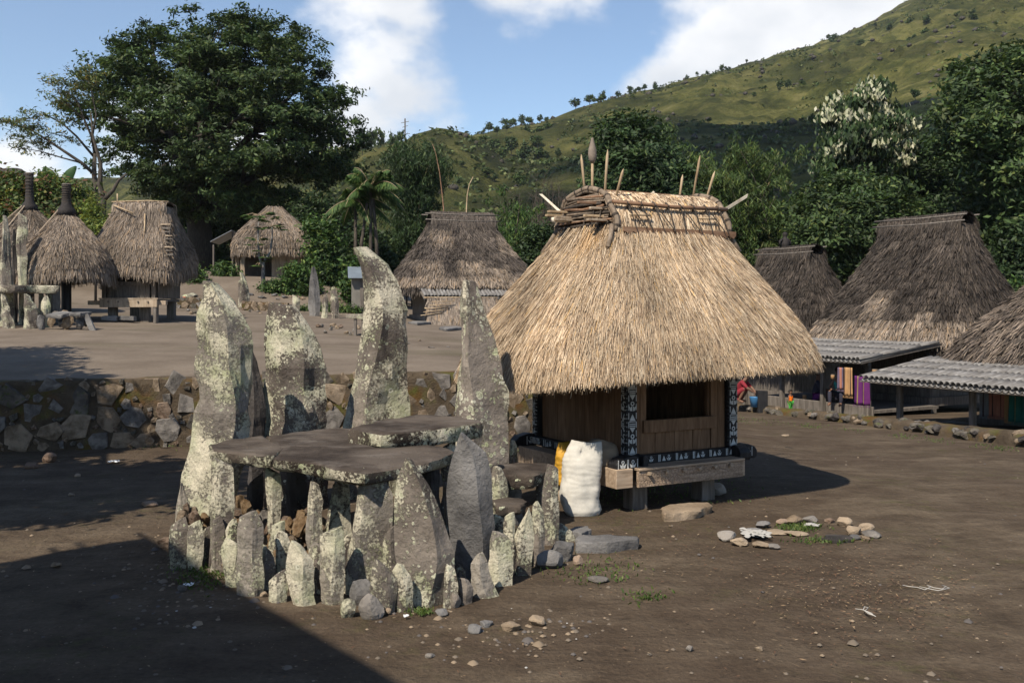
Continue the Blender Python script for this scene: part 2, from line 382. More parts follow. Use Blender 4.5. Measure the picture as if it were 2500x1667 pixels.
# ------------------------------------------------------------------ the setting
TH = math.radians(29.2)
EA = Vector((-math.sin(TH), math.cos(TH)))     # along the village, away from the camera
EB = Vector((math.cos(TH), math.sin(TH)))      # across the village
TERR_X1 = 3.0
def wallY(X): return 17.41 + .236 * X
def zl(X, Y):
    X = np.asarray(X, float); Y = np.asarray(Y, float)
    return -.048 * np.maximum(0, np.minimum(Y, 45) - 12.5) * sstep(2.6, 5.5, X)
def zu(X, Y):
    X = np.asarray(X, float); Y = np.asarray(Y, float)
    u = np.clip(X / np.maximum(Y, 5), -.45, .1); s = .024 - .075 * u
    z = 1.1 + s * np.clip(Y - 16, -2, 80)
    return z + 1.25 * sstep(39.2, 46, Y) * sstep(-.10, -.19, u)
def zg(X, Y): return float(zu(X, Y) if (X < TERR_X1 and Y > wallY(X)) else zl(X, Y))

def PL(x, y):
    """where the lower ground shows at photo column x, row y"""
    Y = 15.0
    for _ in range(60): Y = .5 * Y + .5 * (H - float(zl(PX(x, Y), Y))) * F / (y - HZ)
    return Vector((PX(x, Y), Y, float(zl(PX(x, Y), Y))))
def grid(name, xs, ys, zf, mat, bump=0, keep=None):
    X, Y = np.meshgrid(xs, ys); Z = zf(X, Y)
    p = np.stack([X.ravel(), Y.ravel(), np.zeros(X.size)], 1)
    if bump:
        Z = Z + (bump * fbm(p * .9, 3, 3) + bump * .5 * fbm(p * 4, 3, 9)).reshape(X.shape)
    nx, ny = len(xs), len(ys); i = np.arange(nx * ny).reshape(ny, nx)
    f = np.stack([i[:-1, :-1].ravel(), i[:-1, 1:].ravel(), i[1:, 1:].ravel(), i[1:, :-1].ravel()], 1)
    v = np.stack([X.ravel(), Y.ravel(), Z.ravel()], 1)
    return obj(name, mesh_np(name, v, f, smooth=True), mat)
xs = np.unique(np.concatenate([np.linspace(-250, -14, 25), np.linspace(-14, 14, 150), np.linspace(14, 250, 30)]))
ys = np.unique(np.concatenate([np.linspace(-120, 2, 20), np.linspace(2, 24, 130), np.linspace(24, 60, 40), np.linspace(60, 140, 16)]))
tag(grid('ground', xs, ys, zl, 'ground', .022), kind='structure')
# upper terrace: a sheet that starts at the retaining wall
def terrace():
    xs = np.unique(np.concatenate([np.linspace(-120, -22, 15), np.linspace(-22, TERR_X1, 110)]))
    ts = np.concatenate([[0], np.linspace(.02, 1, 90) ** 1.5]) * 95
    X, T = np.meshgrid(xs, ts); Y = wallY(X) + T + .06
    Z = zu(X, Y) - .06 * (T < .01)
    p = np.stack([X.ravel(), Y.ravel(), 0 * X.ravel()], 1)
    Z = Z + (.03 * fbm(p * .5, 3, 5) + .02 * fbm(p * 2, 3, 8)).reshape(X.shape)
    nx, ny = len(xs), len(ts); i = np.arange(nx * ny).reshape(ny, nx)
    f = np.stack([i[:-1, :-1].ravel(), i[:-1, 1:].ravel(), i[1:, 1:].ravel(), i[1:, :-1].ravel()], 1)
    tag(obj('terrace_ground', mesh_np('terrace_ground', np.stack([X.ravel(), Y.ravel(), Z.ravel()], 1), f, smooth=True), 'terrace_ground'), kind='structure')
terrace()

# mountain with a nearer knoll in front
SIL = np.array([(-900, 470), (-200, 455), (100, 440), (600, 430), (830, 372), (950, 352), (1100, 345), (1200, 322), (1300, 300), (1400, 268), (1500, 232), (1620, 208), (1750, 172), (1860, 145),
                (2000, 105), (2090, 72), (2150, 40), (2220, 0), (2350, -55), (2500, -110), (3300, -260)], float)
KN = np.array([(500, 640), (760, 470), (830, 392), (900, 362), (985, 350), (1010, 328), (1070, 313), (1130, 326), (1180, 352), (1250, 420), (1330, 500), (1500, 640)], float)
def zhill(X, Y):
    X = np.asarray(X, float); Y = np.asarray(Y, float); px = X / Y * F + 1250
    e = (HZ - np.interp(px, SIL[:, 0], SIL[:, 1])) / F; u = np.clip(X / Y, -.5, .6)
    Rr = np.interp(u, [-.5, -.1, .0, .2, .4, .6], [620, 560, 480, 620, 800, 900]); zr = H + e * Rr
    s = (Y - 72) / (Rr - 72); z0 = -1.5
    zm = np.where(s < 1, z0 + (zr - z0) * np.clip(s, 0, 1) ** 1.12, zr - .35 * (Y - Rr))
    ek = (HZ - np.interp(px, KN[:, 0], KN[:, 1])) / F; Rk = 290.0; zk = H + ek * Rk
    s2 = (Y - 130) / (Rk - 130)
    zk2 = np.where(s2 < 1, z0 + (zk - z0) * np.clip(s2, 0, 1) ** 1.05, zk - .45 * (Y - Rk))
    z = np.maximum(zm, zk2)
    p = np.stack([X.ravel() / 70, Y.ravel() / 70, 0 * X.ravel()], 1)
    q = np.stack([(X.ravel() * .9 + Y.ravel() * .45) / 30, (Y.ravel() * .9 - X.ravel() * .45) / 90, 0 * X.ravel() + 5], 1)
    amp = np.clip((Y - 80) / 300, 0, 1)
    edge = np.clip(np.abs(1 - s) * 4, .15, 1) * np.clip(np.abs(1 - s2) * 3, .3, 1)
    nz = (9 * fbm(p, 4, 21) + 11 * (.5 - 2 * np.abs(fbm(q, 4, 31))) + 3 * fbm(p * 5, 3, 41)).reshape(X.shape)
    return z + nz * amp * edge
def hill():
    us = np.linspace(-.95, .95, 240); Ys = np.concatenate([np.geomspace(66, 1250, 150)])
    U, Y = np.meshgrid(us, Ys); X = U * Y; Z = zhill(X, Y)
    Z = np.where(Y < 71, -4.0, Z)
    nx, ny = len(us), len(Ys); i = np.arange(nx * ny).reshape(ny, nx)
    f = np.stack([i[:-1, :-1].ravel(), i[:-1, 1:].ravel(), i[1:, 1:].ravel(), i[1:, :-1].ravel()], 1)
    tag(obj('hill', mesh_np('hill', np.stack([X.ravel(), Y.ravel(), Z.ravel()], 1), f, smooth=True), 'hill_grass'), kind='structure')
hill()

# ------------------------------------------------------------------ rocks
def hull_mesh(name, pts):
    bm = bmesh.new()
    for p in pts: bm.verts.new(p)
    r = bmesh.ops.convex_hull(bm, input=bm.verts)
    bmesh.ops.delete(bm, geom=[g for g in r['geom_interior'] if isinstance(g, bmesh.types.BMVert)], context='VERTS')
    bmesh.ops.recalc_face_normals(bm, faces=bm.faces)
    me = bpy.data.meshes.new(name); bm.to_mesh(me); bm.free(); return me
def rock_points(n, rr, flat=1.0):
    out = []
    for i in range(n):
        d = Vector((rr.gauss(0, 1), rr.gauss(0, 1), rr.gauss(0, 1))).normalized()
        k = rr.uniform(.82, 1.05); out.append(Vector((d.x * k, d.y * k * flat, d.z * k)))
    return out
def wall_stone_points(rr):
    # a flat-faced fieldstone: ragged outline, flat face towards -Y
    k = rr.randint(4, 6); ph = rr.uniform(0, 6); o = []
    for i in range(k):
        a = ph + 2 * math.pi * (i + rr.uniform(-.25, .25)) / k; q = rr.uniform(.8, 1.15)
        x, z = q * math.cos(a), q * math.sin(a)
        o.append(Vector((x * .93, -.4 + rr.uniform(-.1, .1), z * .93))); o.append(Vector((x, -.16 + rr.uniform(-.12, .1), z))); o.append(Vector((x * .8, .5, z * .8)))
    return o
rr = random.Random(5)
WALLM = {m: [hull_mesh('stone', wall_stone_points(rr)) for _ in range(6)] for m in ('wall_grey', 'wall_tan', 'wall_rust', 'wall_dark')}
for m, l in WALLM.items():
    for me in l: me.materials.append(M[m])
ROCK = {}
for m in ('stone_grey', 'wall_tan', 'wall_grey', 'rubble', 'stone_half', 'wall_dark', 'stone_lichen', 'wall_rust', 'stone_dark'):
    ROCK[m] = []
    for _ in range(5):
        me = hull_mesh('rock', rock_points(26, rr)); me.materials.append(M[m]); ROCK[m].append(me)
def round_rock(seed, scale, mat, sub=3, cuts=10, nz=.06):
    bm = bmesh.new(); bmesh.ops.create_icosphere(bm, subdivisions=sub, radius=1); q = random.Random(seed)
    pl = [(Vector((q.gauss(0, 1), q.gauss(0, 1), q.gauss(0, 1))).normalized(), q.uniform(.55, .92)) for _ in range(cuts + 4)]
    co = np.array([v.co[:] for v in bm.verts]); n = fbm(co * 2.2 + seed * 3.1, 4, seed)
    for v, k in zip(bm.verts, n):
        d = v.co.normalized(); r = 1.0
        for pn, off in pl:
            c = pn.dot(d)
            if c > .05: r = min(r, off / c)
        v.co = Vector((d.x * scale[0], d.y * scale[1], d.z * scale[2])) * (r + nz * k)
    me = bpy.data.meshes.new('rock'); bm.to_mesh(me); bm.free()
    me.materials.append(M[mat]); return me
def rock(x, y, w, h, mat, label, cat='rock', z=None, group=None, name='rock', dep=None, seed=None, base=None):
    """a loose rock seen at photo column x with its foot at row y; w, h in photo pixels"""
    p = PG(x, y, 0 if z is None else z)
    s = p.y / F; d = dep if dep else w * .85
    q = R.randint(0, 9999) if seed is None else seed
    me = round_rock(q, (w * s / 2, d * s / 2, max(h * s * .62, .02)), mat)
    o = obj(name, me, None, None, 0, (p.x, p.y + d * s / 2, p.z + max(h * s * .62, .02) * .55)); o.rotation_euler = (0, 0, R.uniform(-.3, .3))
    return tag(o, label, cat, group)

def stone_wall(name, label, p0, p1, h0, h1, zb0, zb1, thick, rmax, rmin, n, seed, mats, xmax=99):
    """retaining wall from p0 to p1 (xy), faced with fieldstones set in earth"""
    q = random.Random(seed); p0, p1 = Vector(p0), Vector(p1); d = p1 - p0; Ln = d.length; ang = math.atan2(d.y, d.x)
    t = thing(name, label, 'wall', (p0.x, p0.y, 0), ang)
    nx, nz = max(12, int(Ln * 7)), 12; vs = []; fs = []
    tt = np.linspace(0, 1, nx)
    ring = []
    for i, k in enumerate(tt):
        zb = zb0 + (zb1 - zb0) * k - .25; zt = zb0 + (zb1 - zb0) * k + h0 + (h1 - h0) * k
        for j in range(nz + 1):
            f = j / nz; vs.append((k * Ln, -.012 + .06 * f, zb + (zt - zb) * f))
        vs.append((k * Ln, thick * .5, zt + .015)); vs.append((k * Ln, thick, zt + .005)); vs.append((k * Ln, thick, zb))
    kk = nz + 4
    va = np.array(vs); nn = fbm(va * 4.0 + seed, 4, seed); va[:, 1] += .045 * nn; va[:, 2] += np.where(va[:, 2] > zb0 + .3 * h0, .04 * fbm(va * 3 + 9, 3, seed + 4), 0)
    for i in range(nx - 1):
        for j in range(kk):
            a = i * kk + j; b2 = i * kk + (j + 1) % kk; fs.append((a, a + kk, b2 + kk, b2))
    core = mesh_np('earth_core', va, np.array(fs), smooth=True); obj('earth_core', core, 'mortar', t)
    placed = []; tries = 0
    while len(placed) < n and tries < 9000:
        tries += 1; r = rmin + (rmax - rmin) * max(0, 1 - tries / 4500) ** .8 * q.uniform(.75, 1)
        x = q.uniform(r * .6, min(Ln - r * .6, xmax)); k = x / Ln; hh = h0 + (h1 - h0) * k
        if 2 * r > hh * 1.05: r = hh * .48
        z = q.uniform(r * .5, hh - r * .35)
        ax = q.uniform(.9, 1.35)
        if all(math.hypot((x - a) / 1.12, (z - b2)) > (r + c) * .76 for a, b2, c in placed):
            placed.append((x, z, r))
            m = q.choice(mats); me = q.choice(WALLM[m])
            o = obj('stone', me, None, t); zb = zb0 + (zb1 - zb0) * k
            o.location = (x, .075 + q.uniform(-.02, .02) + .06 * z / hh, zb + z); o.scale = (r * ax, .24, r / ax ** .5); o.rotation_euler = (q.uniform(-.12, .12), q.uniform(0, 6.3), q.uniform(-.14, .14))
    return t
WM = ['wall_grey', 'wall_tan', 'wall_tan', 'wall_rust', 'wall_dark', 'wall_tan', 'wall_grey', 'wall_grey']
stone_wall('retaining_wall', 'long mossy fieldstone retaining wall holding up the raised earth terrace', (-10.5, wallY(-10.5)), (TERR_X1, wallY(TERR_X1)), 1.075, 1.16, 0, 0, .5, .25, .05, 300, 3, WM, 12.0)
mb = MB(); mb.box(TERR_X1 - .4, TERR_X1 + .05, wallY(TERR_X1), 80, -3, 1.15, None, .02)
tag(mb.build('terrace_side_wall', 'mortar'), 'earth and mortar side wall of the raised terrace behind the straw hut', 'wall')
# low kerb wall in front of the weavers' porches
def kerb_wall():
    pts = [PL(x, y) for x, y in ((1680, 984), (1790, 1000), (1900, 1012), (2060, 1031), (2200, 1050), (2340, 1069), (2500, 1093), (2800, 1138))]
    t = thing('kerb_wall', 'low mossy stone kerb wall below the porches of the thatched houses', 'wall', (0, 0, 0))
    n = 90; q = random.Random(8); arr = []
    for i in range(n):
        f = i / (n - 1) * (len(pts) - 1); k = min(int(f), len(pts) - 2); arr.append(pts[k].lerp(pts[k + 1], f - k))
    vs = []; fs = []
    for i, p in enumerate(arr):
        d = (arr[min(i + 1, n - 1)] - arr[max(i - 1, 0)]).normalized(); nrm = Vector((-d.y, d.x, 0))
        if nrm.x < 0: nrm = -nrm
        b = zg(p.x, p.y); tp = b + .13 + .13 * i / n
        for off, z in ((-.02, b - .2), (0, b + .1), (.03, tp - .05), (.08, tp), (.25, tp + .02), (.42, tp - .05), (.48, b - .2)):
            vs.append(p + nrm * off + Vector((0, 0, z - p.z)))
    va = np.array([v[:] for v in vs]); va += .05 * np.stack([fbm(va * 3, 3, 1), fbm(va * 3, 3, 2), fbm(va * 3, 3, 3)], 1)
    for i in range(n - 1):
        for j in range(6): fs.append((i * 7 + j, (i + 1) * 7 + j, (i + 1) * 7 + j + 1, i * 7 + j + 1))
    obj('earth_core', mesh_np('earth_core', va, np.array(fs), smooth=True), 'mortar', t)
    for i in range(95):
        k = q.randint(2, n - 3); p = arr[k]; m = q.choice(['wall_grey', 'wall_tan', 'wall_dark', 'wall_dark', 'wall_dark', 'stone_dark']); r = q.uniform(.07, .17)
        o = obj('stone', q.choice(ROCK[m]), None, t); b = zg(p.x, p.y)
        top = q.random() < .35
        hk = .11 + .13 * k / n; o.location = (p.x + q.uniform(-.08, .08) + (.2 if top else 0), p.y + q.uniform(-.1, .1), b + (hk if top else q.uniform(.03, hk * .8))); o.scale = (r * 1.2, r * .9, r * .65); o.rotation_euler = (q.uniform(-.4, .4), q.uniform(-.4, .4), q.uniform(0, 6))
kerb_wall()
def far_walls():
    for (a, bb, Y, h, lab) in ((430, 545, 38.6, .42, 'low fieldstone terrace wall seen between the two left thatched huts'), (590, 700, 38.8, .36, 'low broken stone terrace step below the plank hut in the shrubs')):
        xa, xb = PX(a, Y), PX(bb, Y)
        stone_wall('far_terrace_wall', lab, (xa, Y), (xb, Y + .2), h, h, zg(xa, Y), zg(xb, Y), .5, .17, .07, 40, a, WM)
far_walls()
# ------------------------------------------------------------------ megaliths
def upright(name, label, prof, Y, thick, mat, ridge=.4, seed=1, group=None, dz=None, rough=.03, back=1.2, m=26, n=22, cat='standing stone', lean=0.0):
    """standing stone from its outline rows (row, left column, right column), top to foot, at distance Y"""
    prof = sorted(prof); ys = np.array([p[0] for p in prof], float); xl = np.array([p[1] for p in prof], float); xr = np.array([p[2] for p in prof], float)
    zs = H - (ys - HZ) / F * Y
    X0 = (xl[-1] + xr[-1]) / 2; bx = PX(X0, Y); g = zg(bx, Y) if dz is None else dz
    zt, zb = zs[0], min(zs[-1], g) - .08
    n = 14; m = 10 if m < 20 else 20
    t = np.linspace(0, 1, m) ** .9; z = zt + (zb - zt) * t
    yy = HZ + (H - z) / Y * F
    L_ = PX(np.interp(yy, ys, xl), Y) - bx; R_ = PX(np.interp(yy, ys, xr), Y) - bx; w = R_ - L_
    q = random.Random(seed); verts = []
    for k in range(m):
        d = thick * min(1, .6 + 1.3 * t[k]) * (.8 + .2 * min(1, w[k] / (w.max() + 1e-6)))
        rg = ridge + .08 * math.sin(k * .5 + seed)
        poly = [(0, 0), (rg * .5, -d * .75), (rg, -d), (.5 + rg * .5, -d * .5), (1, 0), (.86, d * back), (.2, d * back * .9)]
        pl = [Vector((L_[k] + a * w[k], b_, 0)) for a, b_ in poly]
        for i in range(7):
            for f in (0, .5):
                p = pl[i].lerp(pl[(i + 1) % 7], f); verts.append((p.x, p.y + lean * (z[k] - zb), z[k] - g))
    va = np.array(verts); c = va.reshape(m, n, 3).mean(1, keepdims=True); off = (va.reshape(m, n, 3) - c); off[:, :, 2] = 0
    q3 = q.choice([-1, 1]) * q.uniform(.35, .9) * (1 if m < 15 else .3); fade = np.clip(1 - t / .22, 0, 1).reshape(m, 1)
    va = va.reshape(m, n, 3); va[:, :, 2] += q3 * (va[:, :, 0] - c[:, :, 0]) * fade; va = va.reshape(-1, 3)
    ln = np.linalg.norm(off, axis=2, keepdims=True) + 1e-6; nz = fbm(va * 3.2 + seed * 7.7, 4, seed).reshape(m, n, 1) * 1.0 + fbm(va * 11 + seed, 3, seed + 3).reshape(m, n, 1) * .55
    va = (va.reshape(m, n, 3) + off / ln * (nz + .7 * np.round(nz * 3) / 3) * rough * 1.25).reshape(-1, 3)
    fs = [(k * n + j, k * n + (j + 1) % n, (k + 1) * n + (j + 1) % n, (k + 1) * n + j) for k in range(m - 1) for j in range(n)]
    top = va[:n].mean(0) + np.array([0, 0, .012]); va = np.vstack([va, top])
    me = bpy.data.meshes.new(name); me.from_pydata(va.tolist(), [], fs + [(m * n, (j + 1) % n, j) for j in range(n)])
    me.update(); me.materials.append(M[mat]); o = obj(name, me, None, None, 0, (bx, Y, g))
    return tag(o, label, cat, group)

def slab(name, label, out, z, th, mat, seed=1, group=None, cat='stone slab', tilt=(0, 0), n=64, world=False, und=.5):
    """flat table slab from its top outline in photo pixels lying at height z"""
    pts = [Vector(p) for p in out] if world else [PG(a, b2, z) for a, b2 in out]
    pts = [Vector((p.x, p.y)) for p in pts]; c = sum(pts, Vector((0, 0))) / len(pts); k = len(pts); ln = [0]
    for i in range(k): ln.append(ln[-1] + (pts[(i + 1) % k] - pts[i]).length)
    rim = []
    for j in range(n):
        s = ln[-1] * j / n; i = max(i for i in range(k) if ln[i] <= s + 1e-9); f = (s - ln[i]) / max(1e-6, ln[i + 1] - ln[i]); rim.append(pts[i].lerp(pts[(i + 1) % k], f) - c)
    rings = [(.3, 0), (.6, .0), (.85, .0), (.965, -.004), (1.0, -.018), (1.0, -.4 * th), (.985, -.8 * th), (.94, -th), (und, -th * 1.02)]
    va = []
    for sc, dz in rings:
        for p in rim: va.append((p.x * sc, p.y * sc, dz + p.x * sc * tilt[0] + p.y * sc * tilt[1]))
    va = np.array(va); nz = fbm(va * 2.5 + seed, 4, seed); n2 = fbm(va * 9 + seed, 3, seed + 1)
    rad = va.copy(); rad[:, 2] = 0; rl = np.linalg.norm(rad, axis=1, keepdims=True) + 1e-6
    edge = np.repeat([0, 0, .2, .8, 1, 1, 1, 1, .3], n)[:, None]
    va = va + rad / rl * (nz * .06 + n2 * .05)[:, None] * edge; va[:, 2] += (nz * .012 + n2 * .006) + np.repeat([0, 0, 0, 0, 0, .3, .6, 1, 1], n) * nz * .25 * th
    fs = [(r * n + j, r * n + (j + 1) % n, (r + 1) * n + (j + 1) % n, (r + 1) * n + j) for r in range(len(rings) - 1) for j in range(n)]
    va = np.vstack([va, [0, 0, 0], [0, 0, -th * 1.02]]); a, b2 = len(rings) * n, len(rings) * n + 1
    fs += [(a, (j + 1) % n, j) for j in range(n)] + [(b2, (len(rings) - 1) * n + j, (len(rings) - 1) * n + (j + 1) % n) for j in range(n)]
    me = bpy.data.meshes.new(name); me.from_pydata(va.tolist(), [], [f[::-1] for f in fs]); me.polygons.foreach_set('use_smooth', np.ones(len(me.polygons), bool)); me.update()
    bm = bmesh.new(); bm.from_mesh(me); bmesh.ops.recalc_face_normals(bm, faces=bm.faces); bm.to_mesh(me); bm.free()
    me.set_sharp_from_angle(angle=math.radians(40)); me.materials.append(M[mat])
    return tag(obj(name, me, None, None, 0, (c.x, c.y, z)), label, cat, group)

G = 'tall standing stones behind the slab table'
upright('menhir', 'broad pale lichen-crusted standing stone with a narrowed waist, left of the slab table', [(689, 490, 530), (700, 488, 560), (729, 490, 568), (776, 486, 593), (815, 482, 611), (854, 478, 614), (912, 474, 613), (952, 484, 613), (980, 490, 612), (1014, 474, 612), (1046, 469, 611), (1135, 458, 598), (1245, 434, 565), (1290, 428, 555)], 10.2, .2, 'stone_lichen', .75, 3, G, 0, .035)
upright('menhir', 'thin dark standing stone wedged between the two broad lichened stones', [(856, 611, 614), (880, 610, 624), (915, 609, 640), (960, 608, 646), (1060, 607, 646), (1235, 606, 646)], 11.3, .1, 'stone_dark', .4, 5, G, 0, .02)
upright('menhir', 'broad flat-topped standing stone with pale lichen above and brown below', [(746, 656, 724), (756, 651, 732), (776, 649, 742), (799, 650, 757), (846, 648, 779), (893, 648, 793), (971, 647, 795), (1057, 646, 794), (1230, 645, 800)], 11.4, .2, 'stone_brown', .78, 8, G, 0, .03)
tallest = upright('menhir', 'tallest standing stone, hooked at its top and hollowed pale along one side', [(605, 860, 892), (619, 862, 918), (639, 873, 928), (648, 877, 947), (682, 882, 967), (721, 885, 984), (752, 887, 996), (799, 889, 996), (854, 879, 995), (912, 869, 997), (971, 853, 1001), (1042, 836, 1003), (1205, 820, 1010)], 12.0, .3, 'stone_half', .42, 12, G, 0, .03)
def scar(o, Y, rows, mat):
    me = o.data; me.materials.append(M[mat])
    for p in me.polygons:
        c = p.center + o.location; px, py = c.x / c.y * F + 1250, HZ - (c.z - H) / c.y * F
        ys = [r[0] for r in rows]
        if p.normal.y < .15 and ys[0] < py < ys[-1] and np.interp(py, ys, [r[1] for r in rows]) < px < np.interp(py, ys, [r[2] for r in rows]): p.material_index = 1
scar(tallest, 12.0, [(770, 880, 925), (850, 872, 930), (930, 868, 925), (1020, 860, 915)], 'stone_scar')
upright('menhir', 'tapering wedge-shaped standing stone with yellow lichen beside the straw hut', [(686, 1126, 1162), (709, 1123, 1170), (756, 1125, 1182), (815, 1127, 1205), (893, 1123, 1225), (952, 1118, 1239), (1010, 1112, 1241), (1100, 1108, 1242), (1250, 1104, 1246)], 10.9, .24, 'stone_yellow', .3, 15, G, 0, .025)
upright('standing_stone', 'short narrow stone at the foot of the wedge-shaped standing stone', [(1076, 1246, 1254), (1090, 1245, 1261), (1140, 1244, 1262), (1230, 1243, 1264)], 11.4, .06, 'stone_half', .4, 16, G, 0, .01)

SG = 'slabs of the stone table'
slab('table_slab', 'left split piece of the big dark stone table top', [(508, 1084), (560, 1074), (640, 1063), (662, 1080), (690, 1091), (688, 1100), (662, 1111), (590, 1106), (513, 1096)], 1.0, .11, 'slab_top', 3, SG)
slab('table_slab', 'main dark flat slab of the big stone table, its widest piece', [(648, 1062), (765, 1046), (849, 1041), (888, 1047), (1000, 1072), (1105, 1096), (1113, 1102), (1043, 1126), (960, 1142), (888, 1152), (820, 1142), (782, 1131), (700, 1120), (664, 1113), (692, 1101), (694, 1090), (668, 1078)], 1.0, .12, 'slab_top', 7, SG)
slab('table_slab', 'raised dark stone slab behind the table, with a pale lichened edge', [(849, 1044), (930, 1026), (1021, 1011), (1110, 1013), (1185, 1030), (1100, 1042), (1008, 1052), (933, 1058)], 1.14, .16, 'slab_top', 11, SG)
slab('table_slab', 'small thick brown slab on uprights in front of the wedge-shaped stone', [(1207, 1140), (1216, 1130), (1270, 1128), (1335, 1129), (1342, 1146), (1300, 1158), (1216, 1158)], .62, .15, 'slab_top', 14, SG)
slab('table_slab', 'smallest low round-ended slab beside the pointed grey upright', [(1196, 1218), (1230, 1211), (1275, 1213), (1294, 1222), (1270, 1232), (1215, 1236)], .42, .09, 'slab_top', 17, SG)

RG = 'upright stones around the stone table'
def ringstone(y0, pts, label, mat, thick=.07, ridge=.4, seed=1, Yb=None, dY=0, rough=.013, lean=0):
    wm = max(c - a for _, a, c in pts); sharp = any(k in label for k in ('pointed', 'peak', 'triangular', 'leaning')); y0_, y1_ = min(p[0] for p in pts), max(p[0] for p in pts); q_ = []
    for y, a, c in pts:
        w_ = (c - a) * 1.14
        if y == y0_ and not sharp: w_ = max(w_, wm * .66)
        if y > y0_ + .8 * (y1_ - y0_) and 'big' not in label: w_ = max(w_, wm * .95)
        q_.append((y, (a + c) / 2 - w_ / 2, (a + c) / 2 + w_ / 2))
    pts = q_; base = max(p[0] for p in pts); Y = H * F / (base - HZ) + dY if Yb is None else Yb
    upright('upright_stone', label, pts, Y + thick, thick, mat, ridge, seed, RG, 0, rough, 1.2, 18, 18, lean=lean)
lo = 'stone_lichen'; ha = 'stone_half'; br = 'stone_brown'; ye = 'stone_yellow'; gr = 'stone_grey'
ST = [
 ([(1272, 420, 450), (1285, 415, 453), (1340, 413, 454), (1388, 417, 452)], 'squat flat-topped lichened upright at the shaded end of the stone table', ha),
 ([(1276, 468, 484), (1290, 458, 493), (1350, 455, 494), (1376, 460, 492), (1392, 468, 486)], 'squat upright stone tapering to its foot at the shaded end of the table', lo),
 ([(1180, 440, 447), (1215, 433, 458), (1270, 432, 470), (1330, 430, 480)], 'leaning lichened splinter at the foot of the broad pale standing stone', lo),
 ([(1128, 519, 565), (1150, 519, 566), (1220, 517, 567), (1290, 513, 566), (1392, 510, 560)], 'plain square pillar carrying the split end of the table top', br),
 ([(1267, 520, 535), (1280, 516, 545), (1340, 514, 545), (1398, 518, 540)], 'narrow brown stone standing against the square pillar', br),
 ([(1282, 558, 576), (1300, 556, 580), (1340, 555, 582), (1410, 556, 582)], 'short narrow upright behind the wide flat upright', ha),
 ([(1325, 552, 580), (1340, 544, 588), (1390, 546, 590), (1434, 560, 588)], 'low rounded lichened upright beside the wide flat upright', lo),
 ([(1254, 592, 615), (1268, 584, 638), (1300, 580, 641), (1400, 579, 641), (1435, 585, 640), (1458, 592, 628)], 'wide flat upright, widest of the low ones near the split end of the table', lo),
 ([(1276, 676, 684), (1290, 668, 692), (1330, 658, 698), (1412, 654, 700)], 'shoulder-topped lichened upright set before the rubble fill', lo),
 ([(1345, 648, 660), (1370, 644, 668), (1440, 645, 670)], 'thin brown splinter beside the wide flat upright', br),
 ([(1402, 662, 692), (1412, 659, 698), (1471, 659, 698)], 'short blocky stone at the foot of the shoulder-topped upright', lo),
 ([(1334, 715, 745), (1350, 706, 757), (1410, 700, 764), (1460, 712, 764), (1478, 735, 756)], 'upright stone with a pointed foot and spotted pale face', lo),
 ([(1295, 783, 833), (1300, 783, 835), (1380, 784, 836), (1440, 786, 835), (1474, 795, 832)], 'flat-topped pale prism stone before the table front', lo),
 ([(1340, 763, 783), (1370, 762, 785), (1450, 766, 788)], 'thin lichened stone squeezed beside the flat-topped prism', ye),
 ([(1154, 893, 940), (1165, 888, 951), (1180, 884, 953), (1260, 871, 950), (1360, 852, 946), (1410, 842, 935), (1450, 838, 905)], 'big blunt-topped pale upright leaning before the table lip', lo),
 ([(1380, 920, 950), (1395, 912, 962), (1440, 908, 965), (1498, 915, 962)], 'low blunt stone at the foot of the big blunt-topped upright', lo),
 ([(1380, 970, 988), (1396, 959, 998), (1450, 963, 1004), (1494, 966, 1008)], 'slanting low upright at the foot of the big leaning brown-faced stone', ha),
 ([(1124, 988, 1005), (1140, 978, 1018), (1160, 972, 1034), (1220, 968, 1058), (1254, 968, 1072), (1310, 970, 1090), (1356, 975, 1105), (1410, 985, 1102), (1484, 998, 1075)], 'big leaning pointed stone with a brown inner face, before the table', ha),
 ([(1383, 1092, 1106), (1400, 1086, 1112), (1450, 1083, 1120), (1488, 1080, 1110)], 'small rough stone between the two biggest front uprights', ha),
 ([(1415, 1125, 1142), (1430, 1123, 1152), (1478, 1124, 1150)], 'small triangular brown stone at the foot of the pointed grey upright', br),
 ([(1354, 1160, 1178), (1368, 1152, 1186), (1400, 1154, 1190), (1440, 1152, 1205), (1464, 1152, 1216)], 'low stone with a flared foot before the pointed grey upright', lo),
 ([(1057, 1124, 1130), (1075, 1114, 1148), (1096, 1110, 1178), (1140, 1104, 1196), (1180, 1096, 1197), (1290, 1102, 1197), (1380, 1108, 1196), (1418, 1110, 1180)], 'tall pointed smooth grey upright, tallest along the table front', gr),
 ([(1303, 1206, 1235), (1315, 1200, 1246), (1380, 1198, 1250), (1435, 1202, 1250)], 'short wide pale upright beside the pointed grey upright', lo),
 ([(1256, 1235, 1252), (1270, 1229, 1256), (1340, 1232, 1260), (1405, 1238, 1262)], 'slim upright under the smallest low slab', ha),
 ([(1241, 1288, 1294), (1265, 1274, 1298), (1310, 1258, 1302), (1350, 1262, 1298), (1405, 1266, 1284)], 'jagged upright with a peak at one shoulder near the low slab', br),
 ([(1228, 1302, 1312), (1250, 1299, 1326), (1310, 1300, 1328), (1382, 1300, 1326)], 'brown faceted upright between the jagged stone and the square post stone', br),
 ([(1139, 1344, 1360), (1148, 1334, 1362), (1200, 1328, 1360), (1260, 1325, 1362), (1330, 1323, 1364)], 'square speckled post stone at the hut end of the table', br),
 ([(1281, 1360, 1382), (1295, 1348, 1394), (1322, 1344, 1402)], 'broken low stone leaning by the square speckled post stone', ha),
]
